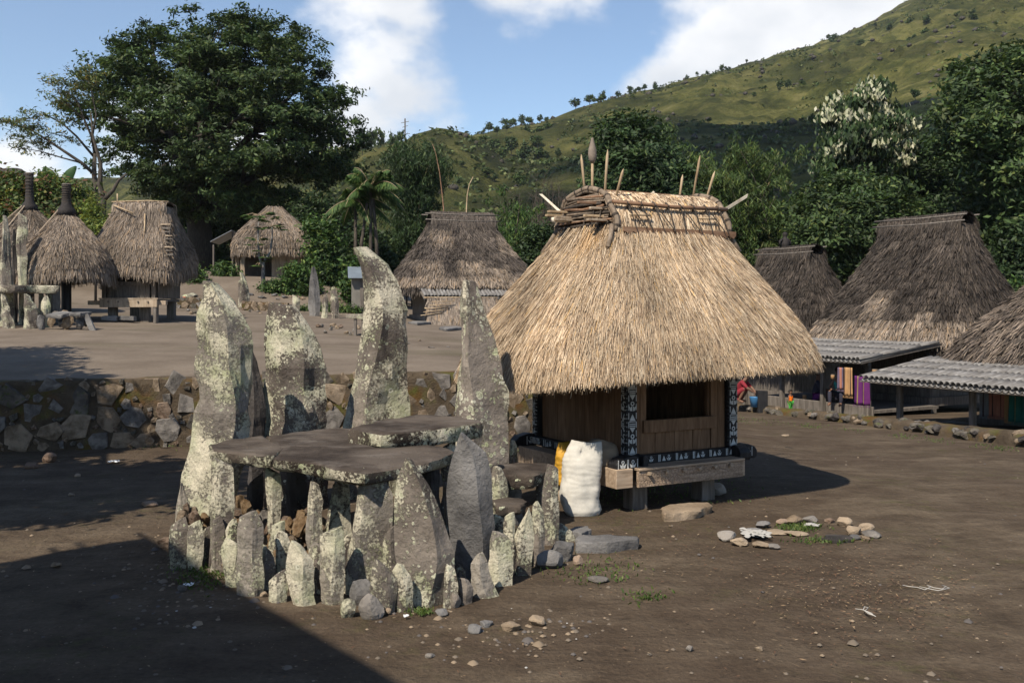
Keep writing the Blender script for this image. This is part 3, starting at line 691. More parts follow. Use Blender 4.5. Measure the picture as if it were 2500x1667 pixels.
for i, (pts, lab, mt) in enumerate(ST):
    w = max(p[2] - p[1] for p in pts); ringstone(0, pts, lab, mt, max(.035, w / F * 8 * .28), R.choice([.3, .45, .6, .7]), 40 + i, lean=R.uniform(-.02, .08))
# supports further back under the slabs: foot rows hidden, distances follow the slab outline
for i, (pts, Y, lab, mt) in enumerate([
 ([(1150, 650, 682), (1170, 647, 684), (1276, 652, 686), (1400, 652, 688)], 8.75, 'slim lichened prop under the seam of the table top', ha),
 ([(1179, 762, 776), (1195, 752, 790), (1307, 749, 790), (1440, 750, 790)], 8.3, 'round-topped prop stone below the front of the main slab', lo),
 ([(1170, 812, 852), (1188, 806, 857), (1260, 800, 856), (1310, 792, 860), (1440, 790, 860)], 8.55, 'flaring spotted prop stone under the main slab', ha),
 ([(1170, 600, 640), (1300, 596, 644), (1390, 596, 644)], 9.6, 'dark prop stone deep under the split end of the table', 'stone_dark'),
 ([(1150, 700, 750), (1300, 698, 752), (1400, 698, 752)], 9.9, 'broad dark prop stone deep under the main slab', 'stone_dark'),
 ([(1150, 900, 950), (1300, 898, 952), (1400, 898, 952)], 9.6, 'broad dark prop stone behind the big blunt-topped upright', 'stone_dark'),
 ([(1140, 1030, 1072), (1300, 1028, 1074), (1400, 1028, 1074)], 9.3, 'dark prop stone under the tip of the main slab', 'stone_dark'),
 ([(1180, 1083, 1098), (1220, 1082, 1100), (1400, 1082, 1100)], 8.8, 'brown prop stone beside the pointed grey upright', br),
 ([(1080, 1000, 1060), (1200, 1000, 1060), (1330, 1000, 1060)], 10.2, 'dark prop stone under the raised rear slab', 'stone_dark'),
 ([(1085, 1080, 1112), (1095, 1076, 1114), (1200, 1074, 1116), (1300, 1074, 1116)], 9.6, 'pale prop stone under the lichened edge of the rear slab', ha),
 ([(1140, 1212, 1222), (1165, 1202, 1234), (1214, 1198, 1240), (1330, 1196, 1244)], 9.7, 'triangular stone between the pointed upright and the brown slab', ha),
 ([(1180, 1240, 1268), (1250, 1238, 1270), (1300, 1238, 1270)], 10.3, 'grey prop under the thick brown slab', gr),
 ([(1178, 1312, 1330), (1250, 1308, 1332), (1310, 1308, 1334)], 10.1, 'lichened prop under the hut end of the brown slab', lo),
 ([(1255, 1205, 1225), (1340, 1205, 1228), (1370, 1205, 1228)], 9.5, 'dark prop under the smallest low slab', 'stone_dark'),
]):
    upright('upright_stone', lab, pts, Y, max(.04, (pts[1][2] - pts[1][1]) / F * 9 * .3), mt, .5, 90 + i, RG, 0, .02, 1.2, 16, 16)
for i, (x, w, top, foot, mt) in enumerate([(440, 34, 1270, 1372, ha), (503, 30, 1290, 1385, br), (566, 34, 1270, 1405, lo), (640, 34, 1330, 1440, ha), (690, 40, 1300, 1440, br), (775, 40, 1330, 1452, lo), (845, 44, 1310, 1452, ha), (955, 44, 1290, 1455, lo), (1075, 40, 1330, 1452, br), (1120, 40, 1380, 1440, ha), (1215, 40, 1260, 1400, br), (1280, 36, 1270, 1380, ha)]):
    Y = H * F / (foot - HZ) + .12; upright('upright_stone', 'low upright stone packed in the second row behind the table front', [(top, x - w * .3, x + w * .35), (top + 14, x - w * .48, x + w * .5), (foot, x - w * .5, x + w * .5)], Y, w / F * Y * .3, mt, .5, 300 + i, 'second row of table uprights', 0, .012, 1.2, 16, 16)
# rubble heaped under and behind the ring of uprights
q = random.Random(21)
def rubble(cx, cy, Yc, n, sx, sy, zc, lab, grp, mats, r0=.035, r1=.09):
    for i in range(n):
        x, y = q.gauss(0, 1) * sx, q.gauss(0, 1) * sy; k = math.exp(-.5 * ((x / sx) ** 2 + (y / sy) ** 2)); r = q.uniform(r0, r1)
        zz = max(r * .5, zc * k * q.uniform(.55, 1.05)); o = obj('rubble_stone', q.choice(ROCK[q.choice(mats)]), None)
        o.location = (PX(cx, Yc) + x, Yc + y, zz); o.scale = (r * 1.2, r, r * .75); o.rotation_euler = (q.uniform(0, 6), q.uniform(0, 6), q.uniform(0, 6)); tag(o, lab, 'rubble stone', grp)
rubble(735, 1290, 8.55, 70, .22, .2, .55, 'small orange-brown rubble stone in the heap under the main table slab', 'rubble under the main slab', ['rubble', 'rubble', 'wall_tan', 'wall_rust'])
rubble(585, 1250, 9.1, 34, .26, .2, .52, 'small brown rubble stone in the heap under the split end of the table', 'rubble under the split end', ['wall_tan', 'wall_rust', 'rubble', 'wall_grey'], .04, .11)
rubble(1060, 1300, 8.6, 18, .22, .18, .4, 'small rubble stone behind the two biggest front uprights', 'rubble behind the front uprights', ['wall_tan', 'rubble', 'wall_grey'], .05, .11)
rubble(1215, 1300, 8.9, 16, .14, .2, .38, 'small rubble stone under the smallest low slab', 'rubble under the low slab', ['wall_tan', 'rubble', 'wall_grey'], .04, .09)
rubble(470, 1290, 9.3, 12, .13, .14, .45, 'small rubble stone between the shaded squat uprights', 'rubble at the shaded end', ['wall_rust', 'rubble', 'wall_tan'], .04, .09)
# boulders lying about the table
rock(500, 1335, 48, 62, 'wall_dark', 'dark round boulder wedged behind the square pillar', z=.0)
rock(625, 1345, 60, 66, 'wall_tan', 'round tan boulder sitting behind the wide flat upright', z=.05)
rock(850, 1512, 44, 58, 'stone_lichen', 'lichened round boulder at the foot of the table front')
rock(903, 1514, 66, 60, 'wall_grey', 'grey rounded boulder at the foot of the table front')
rock(878, 1476, 62, 66, 'stone_grey', 'purple-grey wedge stone behind the grey rounded boulder')
rock(1372, 1374, 80, 58, 'stone_grey', 'blue-grey angular boulder lying between the table and the hut', dep=70)
rock(1412, 1382, 26, 32, 'wall_rust', 'small rust-sided stone beside the blue-grey boulder')
rock(1345, 1392, 72, 44, 'stone_grey', 'flat grey stone half buried before the blue-grey boulder')
rock(1108, 1488, 40, 44, 'stone_half', 'small spotted boulder between the front uprights')
rock(1078, 1508, 42, 18, 'stone_grey', 'low flat stone on the earth before the big leaning stone')
rock(946, 1500, 20, 16, 'wall_tan', 'pebble-sized tan stone at the foot of the table front')
rock(640, 1460, 22, 16, 'wall_tan', 'small tan stone lying by the wide flat upright')
slab('paving_slab', 'long tapering flat stone on the earth between table and hut', [(1405, 1322), (1412, 1304), (1480, 1304), (1562, 1306), (1562, 1314), (1480, 1324)], .1, .14, 'stone_grey', 31, None, 'stone slab')
slab('paving_slab', 'small flat stone lying behind the long tapering flat stone', [(1384, 1296), (1400, 1283), (1436, 1282), (1444, 1292), (1420, 1300)], .07, .1, 'stone_grey', 32, None, 'stone slab')
slab('step_stone', 'thick tan stepping stone before the hut bench', [(1612, 1243), (1630, 1232), (1690, 1226), (1732, 1224), (1736, 1234), (1700, 1246), (1650, 1252), (1622, 1252)], .09, .13, 'wall_tan', 33, None, 'stone slab')
# ring of hearth stones with ash
HG = 'stones of the ash-strewn hearth ring'
for (x, y, w, h, m, lab) in [(1782, 1322, 50, 32, 'wall_grey', 'flat grey hearth stone at the ash end of the ring'), (1812, 1335, 44, 28, 'wall_tan', 'tan hearth stone below the white ash'),
   (1845, 1312, 50, 26, 'stone_grey', 'low grey hearth stone under the ash heap'), (1868, 1340, 44, 22, 'wall_tan', 'low tan stone at the edge of the ash heap'), (1893, 1342, 30, 18, 'wall_grey', 'thin grey stone beside the ash heap'),
   (1950, 1312, 58, 16, 'wall_tan', 'low buried tan stone in the middle of the hearth ring'), (1905, 1308, 56, 14, 'wall_tan', 'long low buried stone behind the ash heap'), (1865, 1290, 36, 26, 'stone_grey', 'dark peaked stone at the back of the hearth ring'),
   (1916, 1282, 30, 20, 'wall_rust', 'small reddish stone at the back of the hearth ring'), (1948, 1282, 46, 30, 'wall_tan', 'rounded brown stone at the back of the hearth ring'), (1982, 1276, 36, 22, 'wall_grey', 'rounded blue-grey stone at the back of the hearth ring'),
   (2030, 1278, 32, 18, 'wall_rust', 'low pinkish stone set alone at the back of the ring'), (2066, 1286, 36, 32, 'wall_tan', 'upright tan cobble at the end of the hearth ring'), (2092, 1308, 44, 36, 'wall_tan', 'largest tan cobble, on top of the stone heap'),
   (2122, 1300, 34, 30, 'wall_tan', 'tan cobble behind the largest cobble of the heap'), (2140, 1316, 50, 24, 'wall_grey', 'white-stained grey stone at the end of the heap'), (2116, 1320, 26, 18, 'wall_tan', 'small tan cobble at the foot of the heap'), (2090, 1318, 32, 16, 'stone_grey', 'flat dark stone under the largest cobble')]:
    rock(x, y, w * 1.2, h * .72, m, lab, 'hearth stone', None, HG, 'hearth_stone')
slab('paving_slab', 'thin dark flat stone lying inside the hearth ring', [(2008, 1312), (2020, 1306), (2070, 1306), (2074, 1313), (2040, 1316)], .035, .05, 'stone_dark', 36, HG, 'stone slab')
def ash_heap(cx, cy, rx, ry, n, label, z0):
    p = PG(cx, cy); x, y = NP.normal(0, rx, n), NP.normal(0, ry, n); z = z0 + .05 * np.exp(-(x / rx) ** 2 - (y / ry) ** 2) * NP.uniform(.1, .6, n); k = len(x); vs = []; fs = []
    for i in range(k):
        m = 6; r = NP.uniform(.012, .045); a0 = NP.uniform(0, 6); tl = NP.normal(0, .1, 2); b0 = len(vs); ring = [(r * NP.uniform(.6, 1.2) * math.cos(a0 + 2 * math.pi * j / m), r * NP.uniform(.6, 1.2) * math.sin(a0 + 2 * math.pi * j / m)) for j in range(m)]
        vs += [(x[i] + a, y[i] + b_, z[i] + a * tl[0] + b_ * tl[1]) for a, b_ in ring] + [(x[i] + a * .7, y[i] + b_ * .7, z[i] + .006 + a * tl[0] + b_ * tl[1]) for a, b_ in ring]
        fs += [tuple(b0 + m + j for j in range(m))] + [(b0 + j, b0 + (j + 1) % m, b0 + m + (j + 1) % m, b0 + m + j) for j in range(m)]
    me = bpy.data.meshes.new('ash_heap'); me.from_pydata(vs, [], fs); me.materials.append(M['ash']); tag(obj('ash_heap', me, None, None, 0, p), label, 'ash', kind='stuff')
ash_heap(1846, 1313, .07, .08, 90, 'heap of white ash flakes on the hearth stones', .05)
ash_heap(1982, 1286, .035, .035, 22, 'small white patch of ash flakes at the back of the hearth ring', .02)

# ---- stones on the upper terrace
def Yat(x, y):
    """distance at which the terrace ground shows at photo column x, row y"""
    lo_, hi = 15.0, 60.0
    for _ in range(50):
        mid = (lo_ + hi) / 2; yy = HZ + (H - float(zu(PX(x, mid), mid))) / mid * F
        if yy > y: lo_ = mid
        else: hi = mid
    return mid
TG = 'standing stones on the upper terrace'
for i, (pts, lab, mt) in enumerate([
 ([(665, 585, 592), (680, 583, 600), (700, 582, 606), (752, 580, 612)], 'slim pale standing stone on the terrace before the plank hut', ha),
 ([(725, 715, 732), (732, 714, 733), (766, 714, 732)], 'short square post stone on the terrace', lo),
 ([(652, 762, 768), (662, 757, 774), (700, 755, 779), (740, 754, 783), (772, 755, 780)], 'tall grey blade-like standing stone with a lichened edge on the terrace', gr),
 ([(718, 794, 799), (730, 789, 801), (776, 784, 801)], 'smallest pointed stone beside the grey blade stone', ha),
 ([(700, 810, 818), (712, 808, 823), (777, 808, 829)], 'leaning grey pointed stone beside the smallest pointed stone', br)]):
    Y = Yat((pts[-1][1] + pts[-1][2]) / 2, pts[-1][0]); upright('standing_stone', lab, pts, Y, (pts[-1][2] - pts[-1][1]) / F * Y * .3, mt, .55, 140 + i, TG, None, .03, 1.2, 16, 16)
def flat_on_terrace(pts, label, seed, mat='stone_grey', th=.12, lift=.06):
    cx = sum(p[0] for p in pts) / len(pts); cy = sum(p[1] for p in pts) / len(pts)
    w = []
    for a, b2 in pts:
        Y = Yat(a, b2); w.append((PX(a, Y), Y, 0))
    Y = Yat(cx, cy); slab('paving_slab', label, w, float(zu(PX(cx, Y), Y)) + lift, th, mat, seed, None, 'stone slab', world=True, n=40)
flat_on_terrace([(648, 748), (655, 742), (712, 742), (716, 750), (690, 754)], 'flat grey slab on the terrace beside the short post stone', 51)
flat_on_terrace([(997, 790), (1010, 783), (1045, 784), (1053, 792), (1020, 795)], 'flat blue-grey slab before the matting house', 52)
flat_on_terrace([(1070, 804), (1080, 797), (1118, 796), (1128, 806), (1090, 810)], 'second flat blue-grey slab before the matting house, by the wedge-shaped stone', 53)
q = random.Random(31)
def cluster(pts, lab, grp, mats, scale=1.0):
    for (x, y, w, h) in pts:
        Y = Yat(x, y); s = Y / F; o = obj('loose_stone', q.choice(ROCK[q.choice(mats)]), None); o.location = (PX(x, Y), Y, float(zu(PX(x, Y), Y)) + h * s * .3); o.scale = (w * s / 2, w * s * .4, h * s * .55); o.rotation_euler = (q.uniform(-.3, .3), q.uniform(-.3, .3), q.uniform(0, 6)); tag(o, lab, 'loose stone', grp)
cluster([(780 + i * 9 + q.uniform(-4, 4), 806 + q.uniform(-10, 12), q.uniform(9, 22), q.uniform(7, 13)) for i in range(12)], 'loose stone of the low hearth heap behind the tallest standing stone', 'terrace hearth stones', ['wall_tan', 'wall_grey', 'wall_rust'])
cluster([(455 + i * 9 + q.uniform(-4, 4), 763 + q.uniform(-5, 5), q.uniform(8, 16), q.uniform(5, 9)) for i in range(5)], 'loose stone in the row beside the grey weathered hut', 'stones by the weathered hut', ['wall_tan', 'wall_grey', 'wall_dark'])
cluster([(595 + i * 11 + q.uniform(-5, 5), 764 + q.uniform(-9, 9), q.uniform(6, 18), q.uniform(4, 8)) for i in range(13)], 'loose stone scattered before the terrace standing stones', 'stones before the terrace menhirs', ['wall_tan', 'wall_grey', 'wall_dark', 'ash'] if False else ['wall_tan', 'wall_grey', 'wall_dark'])
cluster([(600 + i * 16 + q.uniform(-6, 6), 722 + i * 1.3 + q.uniform(-8, 8), q.uniform(8, 24), q.uniform(4, 8)) for i in range(12)], 'loose stone on the steps below the plank hut', 'stones on the steps', ['wall_tan', 'wall_grey', 'stone_grey'])
cluster([(1000 + i * 30 + q.uniform(-9, 9), 840 + q.uniform(-8, 10), q.uniform(10, 30), 4) for i in range(4)], 'flat worn stone sunk in the terrace behind the wedge-shaped stone', 'sunken terrace stones', ['wall_grey', 'wall_tan'])
# table on short legs seen behind the tallest stone
Y = Yat(850, 818); g = float(zu(PX(850, Y), Y))
t = thing('stone_bench', 'small stone bench on posts behind the tallest standing stone', 'bench', (PX(868, Y), Y, g))
mb = MB(); s = Y / F; mb.box(-22 * s, 24 * s, -.15, .5, 40 * s, 50 * s, None, .02); mb.build('seat', 'stone_half', t, bevel=.01)
mb = MB(); mb.box(-3 * s, 4 * s, -.12, .0, -.1, 40 * s); mb.build('leg', 'wood_grey', t, bevel=.01)
mb = MB(); mb.box(16 * s, 23 * s, -.12, .0, -.1, 40 * s); mb.build('leg', 'wood_grey', t, bevel=.01)

# ---- megalith group and stone heap at the far left
LG = 'stones of the far megalith table'
for i, (pts, Y, lab, mt) in enumerate([
 ([(527, 9, 14), (560, 6, 22), (620, 2, 24), (700, -4, 30), (790, -4, 32)], 27.3, 'tall sharp-pointed stone standing before the rear parasol shrine', ha),
 ([(526, 44, 66), (535, 42, 68), (620, 40, 64), (720, 44, 66), (800, 44, 66)], 28.0, 'round-headed pillar stone with pale lichen before the rear parasol shrine', ha),
 ([(560, 32, 36), (640, 29, 42), (800, 27, 44)], 28.4, 'dark thin stone between the pointed stone and the pillar stone', 'stone_dark'),
 ([(655, 72, 82), (720, 70, 84), (800, 70, 84)], 28.5, 'narrow spotted stone behind the far megalith table', ha),
 ([(650, 96, 104), (720, 94, 106), (800, 94, 106)], 28.5, 'slim pale stone behind the far megalith table', lo),
 ([(655, 112, 122), (720, 110, 124), (800, 110, 124)], 28.5, 'second slim stone behind the far table, next to the post', ha),
 ([(640, 124, 146), (720, 122, 146), (800, 122, 146)], 28.6, 'flat grey stone leaning by the parasol shrine post', gr),
 ([(715, 2, 14), (750, 2, 22), (788, 4, 36)], 26.6, 'leaning prop stone in the dark under the far table', br),
 ([(720, 60, 72), (745, 58, 86), (788, 58, 92)], 26.4, 'lichened prop stone under the lip of the far table', ha),
 ([(724, 104, 116), (740, 100, 122), (775, 100, 122)], 26.8, 'upright stone under the right end of the far table', lo)]):
    upright('standing_stone', lab, pts, Y, max(.06, (pts[-1][2] - pts[-1][1]) / F * Y * .35), mt, .5, 160 + i, LG, None, .03, 1.2, 16, 14)
slab('table_slab', 'thick dark slab of the far megalith table beside the parasol shrines', [(PX(-60, 27), 26.6, 0), (PX(60, 27), 26.4, 0), (PX(90, 27), 26.8, 0), (PX(148, 27), 26.9, 0), (PX(150, 28), 27.8, 0), (PX(-60, 28), 28.0, 0)], PZ(697, 27), .2, 'stone_half', 61, LG, 'stone slab', world=True)
q = random.Random(77); PGp = 'stones heaped before the parasol shrine'
for (x, y, w, h, m) in [(100, 803, 24, 40, 'stone_grey'), (120, 797, 22, 34, 'wall_tan'), (146, 797, 24, 22, 'stone_grey'), (163, 801, 30, 38, 'wall_tan'), (192, 800, 26, 28, 'stone_grey'), (206, 797, 14, 22, 'wall_dark'), (112, 772, 30, 14, 'wall_grey'), (130, 770, 22, 16, 'wall_tan'), (172, 778, 18, 20, 'wall_grey'), (187, 776, 14, 16, 'rubble')]:
    Y = 26.0; s = Y / F; g = zg(PX(x, Y), Y); o = obj('heap_stone', q.choice(ROCK[m]), None); o.location = (PX(x, Y), Y + (803 - y) * .02, max(PZ(y, Y), g - .02) + h * s * .4); o.scale = (w * s / 2, w * s * .4, h * s * .56); o.rotation_euler = (q.uniform(-.2, .2), q.uniform(-.2, .2), q.uniform(-.3, .3)); tag(o, 'stone in the low heap before the near parasol shrine', 'heap stone', PGp)
for (a, lab, sd_, dz) in ([(120, 764, 172, 752), 'tilted grey plate on top of the low heap before the shrine', 71, .14], [(175, 762, 216, 756), 'blue-grey plate resting on the low heap before the shrine', 72, .05]):
    slab('plate_stone', lab, [(PX(a[0], 26), 25.8, 0), (PX(a[2] - 8, 26), 25.7, 0), (PX(a[2], 26), 26.2, 0), (PX(a[0] + 14, 26), 26.4, 0)], PZ(a[1], 26), .09, 'stone_grey', sd_, PGp, 'stone slab', (0, dz), 40, True)
mb = MB(); Y = 26.0; s = Y / F
mb.box(-.07, .07, -.04, .04, -.45, .18, Matrix.Rotation(-.42, 4, 'Y'), .015); tag(mb.build('heap_stone', 'stone_grey', None, bevel=.01, loc=P(216, 783, 25.9)), 'long narrow stone leaning on the side of the shrine heap', 'heap stone', PGp)
# ------------------------------------------------------------------ thatch
STRAW = [((.56, .43, .295), 5), ((.47, .345, .225), 4), ((.64, .525, .385), 3), ((.33, .235, .155), 2.6), ((.13, .088, .058), 2.2), ((.58, .37, .15), .5)]
OLD = [((.235, .19, .15), 4), ((.175, .142, .115), 3), ((.30, .245, .195), 2.5), ((.10, .08, .064), 1.8), ((.3, .215, .14), 1.6)]
DARK = [((.052, .042, .035), 4), ((.076, .061, .05), 3), ((.105, .084, .067), 1.3), ((.03, .025, .022), 2)]
DARKM = [((.078, .064, .055), 4), ((.108, .089, .075), 3), ((.145, .118, .098), 1.5), ((.045, .038, .033), 2)]
MIX = [((.16, .125, .1), 4), ((.105, .085, .07), 3), ((.22, .175, .135), 2), ((.06, .05, .043), 1.5)]
def pick(pal, n, jit=.12):
    w = np.array([p[1] for p in pal], float); w /= w.sum(); c = np.array([p[0] for p in pal]); i = NP.choice(len(pal), n, p=w)
    return c[i] * (1 + NP.uniform(-jit, jit, (n, 1)))

class Roof:
    """hipped thatch: rounded-rectangle rings from a narrow top to a wide eave"""
    def __init__(s, a0, b0, z0, a1, b1, z1, ob=0, oa=0, n0=4, n1=5, p=1.25, droop=.0, ez=None, bulge=.0, scurve=.4):
        s.__dict__.update(locals())
        ph = np.linspace(0, 2 * np.pi, 1441); x, y = s._sup(ph, a1, b1, n1); d = np.r_[0, np.cumsum(np.hypot(np.diff(x), np.diff(y)))]; s.tab = (d / d[-1], ph); s.per = d[-1]
    def _sup(s, ph, a, b_, n):
        c, q = np.cos(ph), np.sin(ph); r = (np.abs(c) ** n + np.abs(q) ** n) ** (-1 / n)
        return a * c * r, b_ * q * r
    def pos(s, u, t):
        u = np.mod(u, 1); ph = np.interp(u, *s.tab); tt = np.clip(t, 0, 1); g = (1 - s.scurve) * tt ** s.p + s.scurve * tt * tt * (3 - 2 * tt) + s.bulge * np.sin(np.pi * tt); ext = np.maximum(t - 1, 0)
        g = g + ext * .45
        n = s.n0 + (s.n1 - s.n0) * tt
        c, q = np.cos(ph), np.sin(ph); r = (np.abs(c) ** n + np.abs(q) ** n) ** (-1 / n)
        a = s.a0 + (s.a1 - s.a0) * g; b_ = s.b0 + (s.b1 - s.b0) * g
        x = a * c * r + s.oa * (1 - tt); y = b_ * q * r + s.ob * (1 - tt)
        z = s.z0 + (s.z1 - s.z0) * t - s.droop * np.maximum(0, t - .75) ** 2 * 16
        if s.ez is not None: z = z + s.ez(ph) * np.clip(t, 0, 1.2) ** 3
        return np.stack([x, y, z], -1)
    def frame(s, u, t):
        p = s.pos(u, t); e = .004; dt = s.pos(u, t + e) - p; du = s.pos(u + e, t) - s.pos(u - e, t)
        dt /= np.linalg.norm(dt, axis=1, keepdims=True) + 1e-9; du /= np.linalg.norm(du, axis=1, keepdims=True) + 1e-9
        n = np.cross(du, dt); n /= np.linalg.norm(n, axis=1, keepdims=True) + 1e-9
        n *= np.where((n[:, 2] < 0)[:, None], -1, 1); return p, dt, du, n
    def shell(s, name, mat, parent, lo=.03, tin=.16):
        nu, nt = 96, 22; u = np.linspace(0, 1, nu, endpoint=False); rows = []
        for t in np.linspace(0, 1, nt): 
            p, d, _, n = s.frame(u, np.full(nu, t)); rows.append(p - n * lo)
        p, d, _, n = s.frame(u, np.full(nu, 1.0)); rows.append(p - n * (lo + tin) - d * .03)
        for t in np.linspace(.9, 0.0, 10):
            p, d, _, n = s.frame(u, np.full(nu, t)); rows.append(p - n * (lo + tin))
        v = np.concatenate(rows); k = len(rows); i = np.arange(k * nu).reshape(k, nu); j = np.roll(i, -1, 1)
        f = np.stack([i[:-1].ravel(), j[:-1].ravel(), j[1:].ravel(), i[1:].ravel()], 1)
        return obj(name, mesh_np(name, v, f, smooth=True), mat, parent)
def strips(root, mid, tip, side, w, col, wt=.35, dark_root=.75):
    n = len(root); w = np.asarray(w).reshape(-1, 1)
    v = np.empty((n, 6, 3)); v[:, 0] = root - side * w / 2; v[:, 1] = root + side * w / 2; v[:, 2] = mid + side * w / 2; v[:, 3] = mid - side * w / 2
    v[:, 4] = tip + side * w * wt / 2; v[:, 5] = tip - side * w * wt / 2
    b = (np.arange(n) * 6)[:, None]; f = np.concatenate([b + np.array([[0, 1, 2, 3]]), b + np.array([[3, 2, 4, 5]])]).astype(np.int32)
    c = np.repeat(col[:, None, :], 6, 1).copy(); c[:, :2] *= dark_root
    return v.reshape(-1, 3), f, c.reshape(-1, 3)
def strips1(root, tip, side, w, col, wt=.45, dark_root=.75):
    n = len(root); w = np.asarray(w).reshape(-1, 1); v = np.empty((n, 4, 3)); v[:, 0] = root - side * w / 2; v[:, 1] = root + side * w / 2; v[:, 2] = tip + side * w * wt / 2; v[:, 3] = tip - side * w * wt / 2
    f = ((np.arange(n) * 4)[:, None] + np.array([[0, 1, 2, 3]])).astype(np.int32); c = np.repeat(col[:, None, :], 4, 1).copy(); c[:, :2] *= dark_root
    return v.reshape(-1, 3), f, c.reshape(-1, 3)
def thatch(roof, n, L, w, pal, parent, tmin=.0, courses=0, lift=.03, off=.02, fringe=0, fl=.2, name='thatch', patch=None, sway=.03, skew=0.0):
    t = tmin + (1 - tmin) * NP.uniform(0, 1, n) ** .72
    u = NP.uniform(0, 1, n); col = pick(pal, n)
    if courses:
        k = np.floor(t * courses + .35 * np.sin(u * 40) ); cell = np.floor(u * roof.per / .28 + k * .5)
        h = _hash(k.astype(np.int64), cell.astype(np.int64), np.zeros(n, np.int64), 5); col = col * (.62 + .75 * h)[:, None]
        fr = NP.uniform(0, 1, n) ** 2; t = np.clip((k + .15 + .5 * fr + .25 * (h - .5)) / courses, tmin, 1.0)
        offv = off + .05 * h + (.06 * NP.uniform(0, 1, n))
    else: offv = off + NP.uniform(-.02, .025, n)
    p0 = roof.pos(u, t); blot = fbm(p0 * 1.6, 3, 4)[:, None]; col = col * (1 + .45 * blot)
    if patch is not None: col = patch(roof, u, t, p0, col)
    def run(u, t, col, L, offv, lift, w, sag=0):
        m = len(u); p, d, s_, nn = roof.frame(u, t); ln = L * NP.uniform(.6, 1.25, (m, 1))
        d = d + s_ * (NP.normal(skew, .08, (m, 1)) + .16 * fbm(p * 1.9 + 3, 3, 8)[:, None]) + nn * NP.normal(0, .03, (m, 1)); d /= np.linalg.norm(d, axis=1, keepdims=True)
        a = NP.normal(0, .6, (m, 1)); side = s_ * np.cos(a) + nn * np.sin(a)
        root = p + nn * np.asarray(offv).reshape(-1, 1); sw = s_ * NP.normal(0, sway, (m, 1))
        mid = root + d * ln * .55 + nn * lift * .7 + sw * .4; tip = root + d * ln + nn * lift * NP.uniform(-.2, 1.2, (m, 1)) + sw
        tip[:, 2] -= sag * NP.uniform(.3, 1, m) * ln[:, 0]; mid[:, 2] -= sag * .3 * ln[:, 0]
        return strips1(root, tip, side, w * NP.uniform(.6, 1.4, m), col) if not sag else strips(root, mid, tip, side, w * NP.uniform(.6, 1.4, m), col)
    # blades stop at the eave: shorten those that would overshoot
    rem = (1.03 - t) * abs(roof.z1 - roof.z0) * 1.35 + .05
    V0, F0, C0 = run(u, t, col, np.minimum(L, rem)[:, None], offv, lift, w)
    if fringe:
        m = fringe; uf = NP.uniform(0, 1, m); dep = NP.uniform(0, 1, m) ** 1.3
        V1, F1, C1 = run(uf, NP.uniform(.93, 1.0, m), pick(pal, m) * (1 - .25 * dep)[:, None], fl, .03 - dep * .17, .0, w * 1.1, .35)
        F1 = F1 + len(V0); V0 = np.vstack([V0, V1]); F0 = np.vstack([F0, F1]); C0 = np.vstack([C0, C1])
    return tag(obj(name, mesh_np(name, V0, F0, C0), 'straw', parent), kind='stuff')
def arch_cap(parent, a0, a1, hw, zf, rise, n, L, w, pal, name='ridge_thatch', drop=0.35, sag=0.0, thick=.05):
    """barrel cap of straw bent over the ridge, running along local x"""
    def pos(a, s):                                   # s in -1..1 across
        th = s * math.pi / 2 * .98; y = hw * np.sin(th) * (1 + .0 * a); z = zf + rise * np.cos(th)
        z = z - sag * np.sin(np.pi * (a - a0) / (a1 - a0)); return np.stack([a, y, z], -1)
    m = 26; k = 14; A, Sg = np.meshgrid(np.linspace(a0, a1, k), np.linspace(-1, 1, m)); v = pos(A.ravel(), Sg.ravel()) * [1, 1, 1]; v[:, 2] -= thick
    i = np.arange(m * k).reshape(m, k); f = np.stack([i[:-1, :-1].ravel(), i[:-1, 1:].ravel(), i[1:, 1:].ravel(), i[1:, :-1].ravel()], 1)
    obj('ridge_shell', mesh_np('ridge_shell', v, f, smooth=True), 'shell_dark' if pal is STRAW else 'shell_grey', parent)
    a = NP.uniform(a0, a1, n); s = NP.uniform(-1, 1, n); sg = np.sign(s); ds = L / (hw * 1.4)
    p = pos(a, s * .98); q = pos(a + NP.normal(0, .06, n) * L, s * .98 + sg * ds * .55); r = pos(a + NP.normal(0, .12, n) * L, s * .98 + sg * ds)
    over = np.abs(s) + ds > 1.0
    r[over] = q[over] + np.stack([NP.normal(0, .03, over.sum()), sg[over] * L * .12, np.full(over.sum(), -L * drop)], -1)
    nrm = p - np.array([0, 0, zf]); nrm[:, 0] = 0; nrm /= np.linalg.norm(nrm, axis=1, keepdims=True) + 1e-6; o = NP.uniform(-.02, .03, (n, 1))
    side = np.tile([1.0, 0, 0], (n, 1)) * 1.0; al = NP.normal(0, .6, (n, 1)); side = side * np.cos(al) + nrm * np.sin(al)
    V0, F0, C0 = strips(p + nrm * o, q + nrm * (o + .012), r + nrm * o, side, w * NP.uniform(.6, 1.4, n), pick(pal, n))
    return tag(obj(name, mesh_np(name, V0, F0, C0), 'straw', parent), kind='stuff')

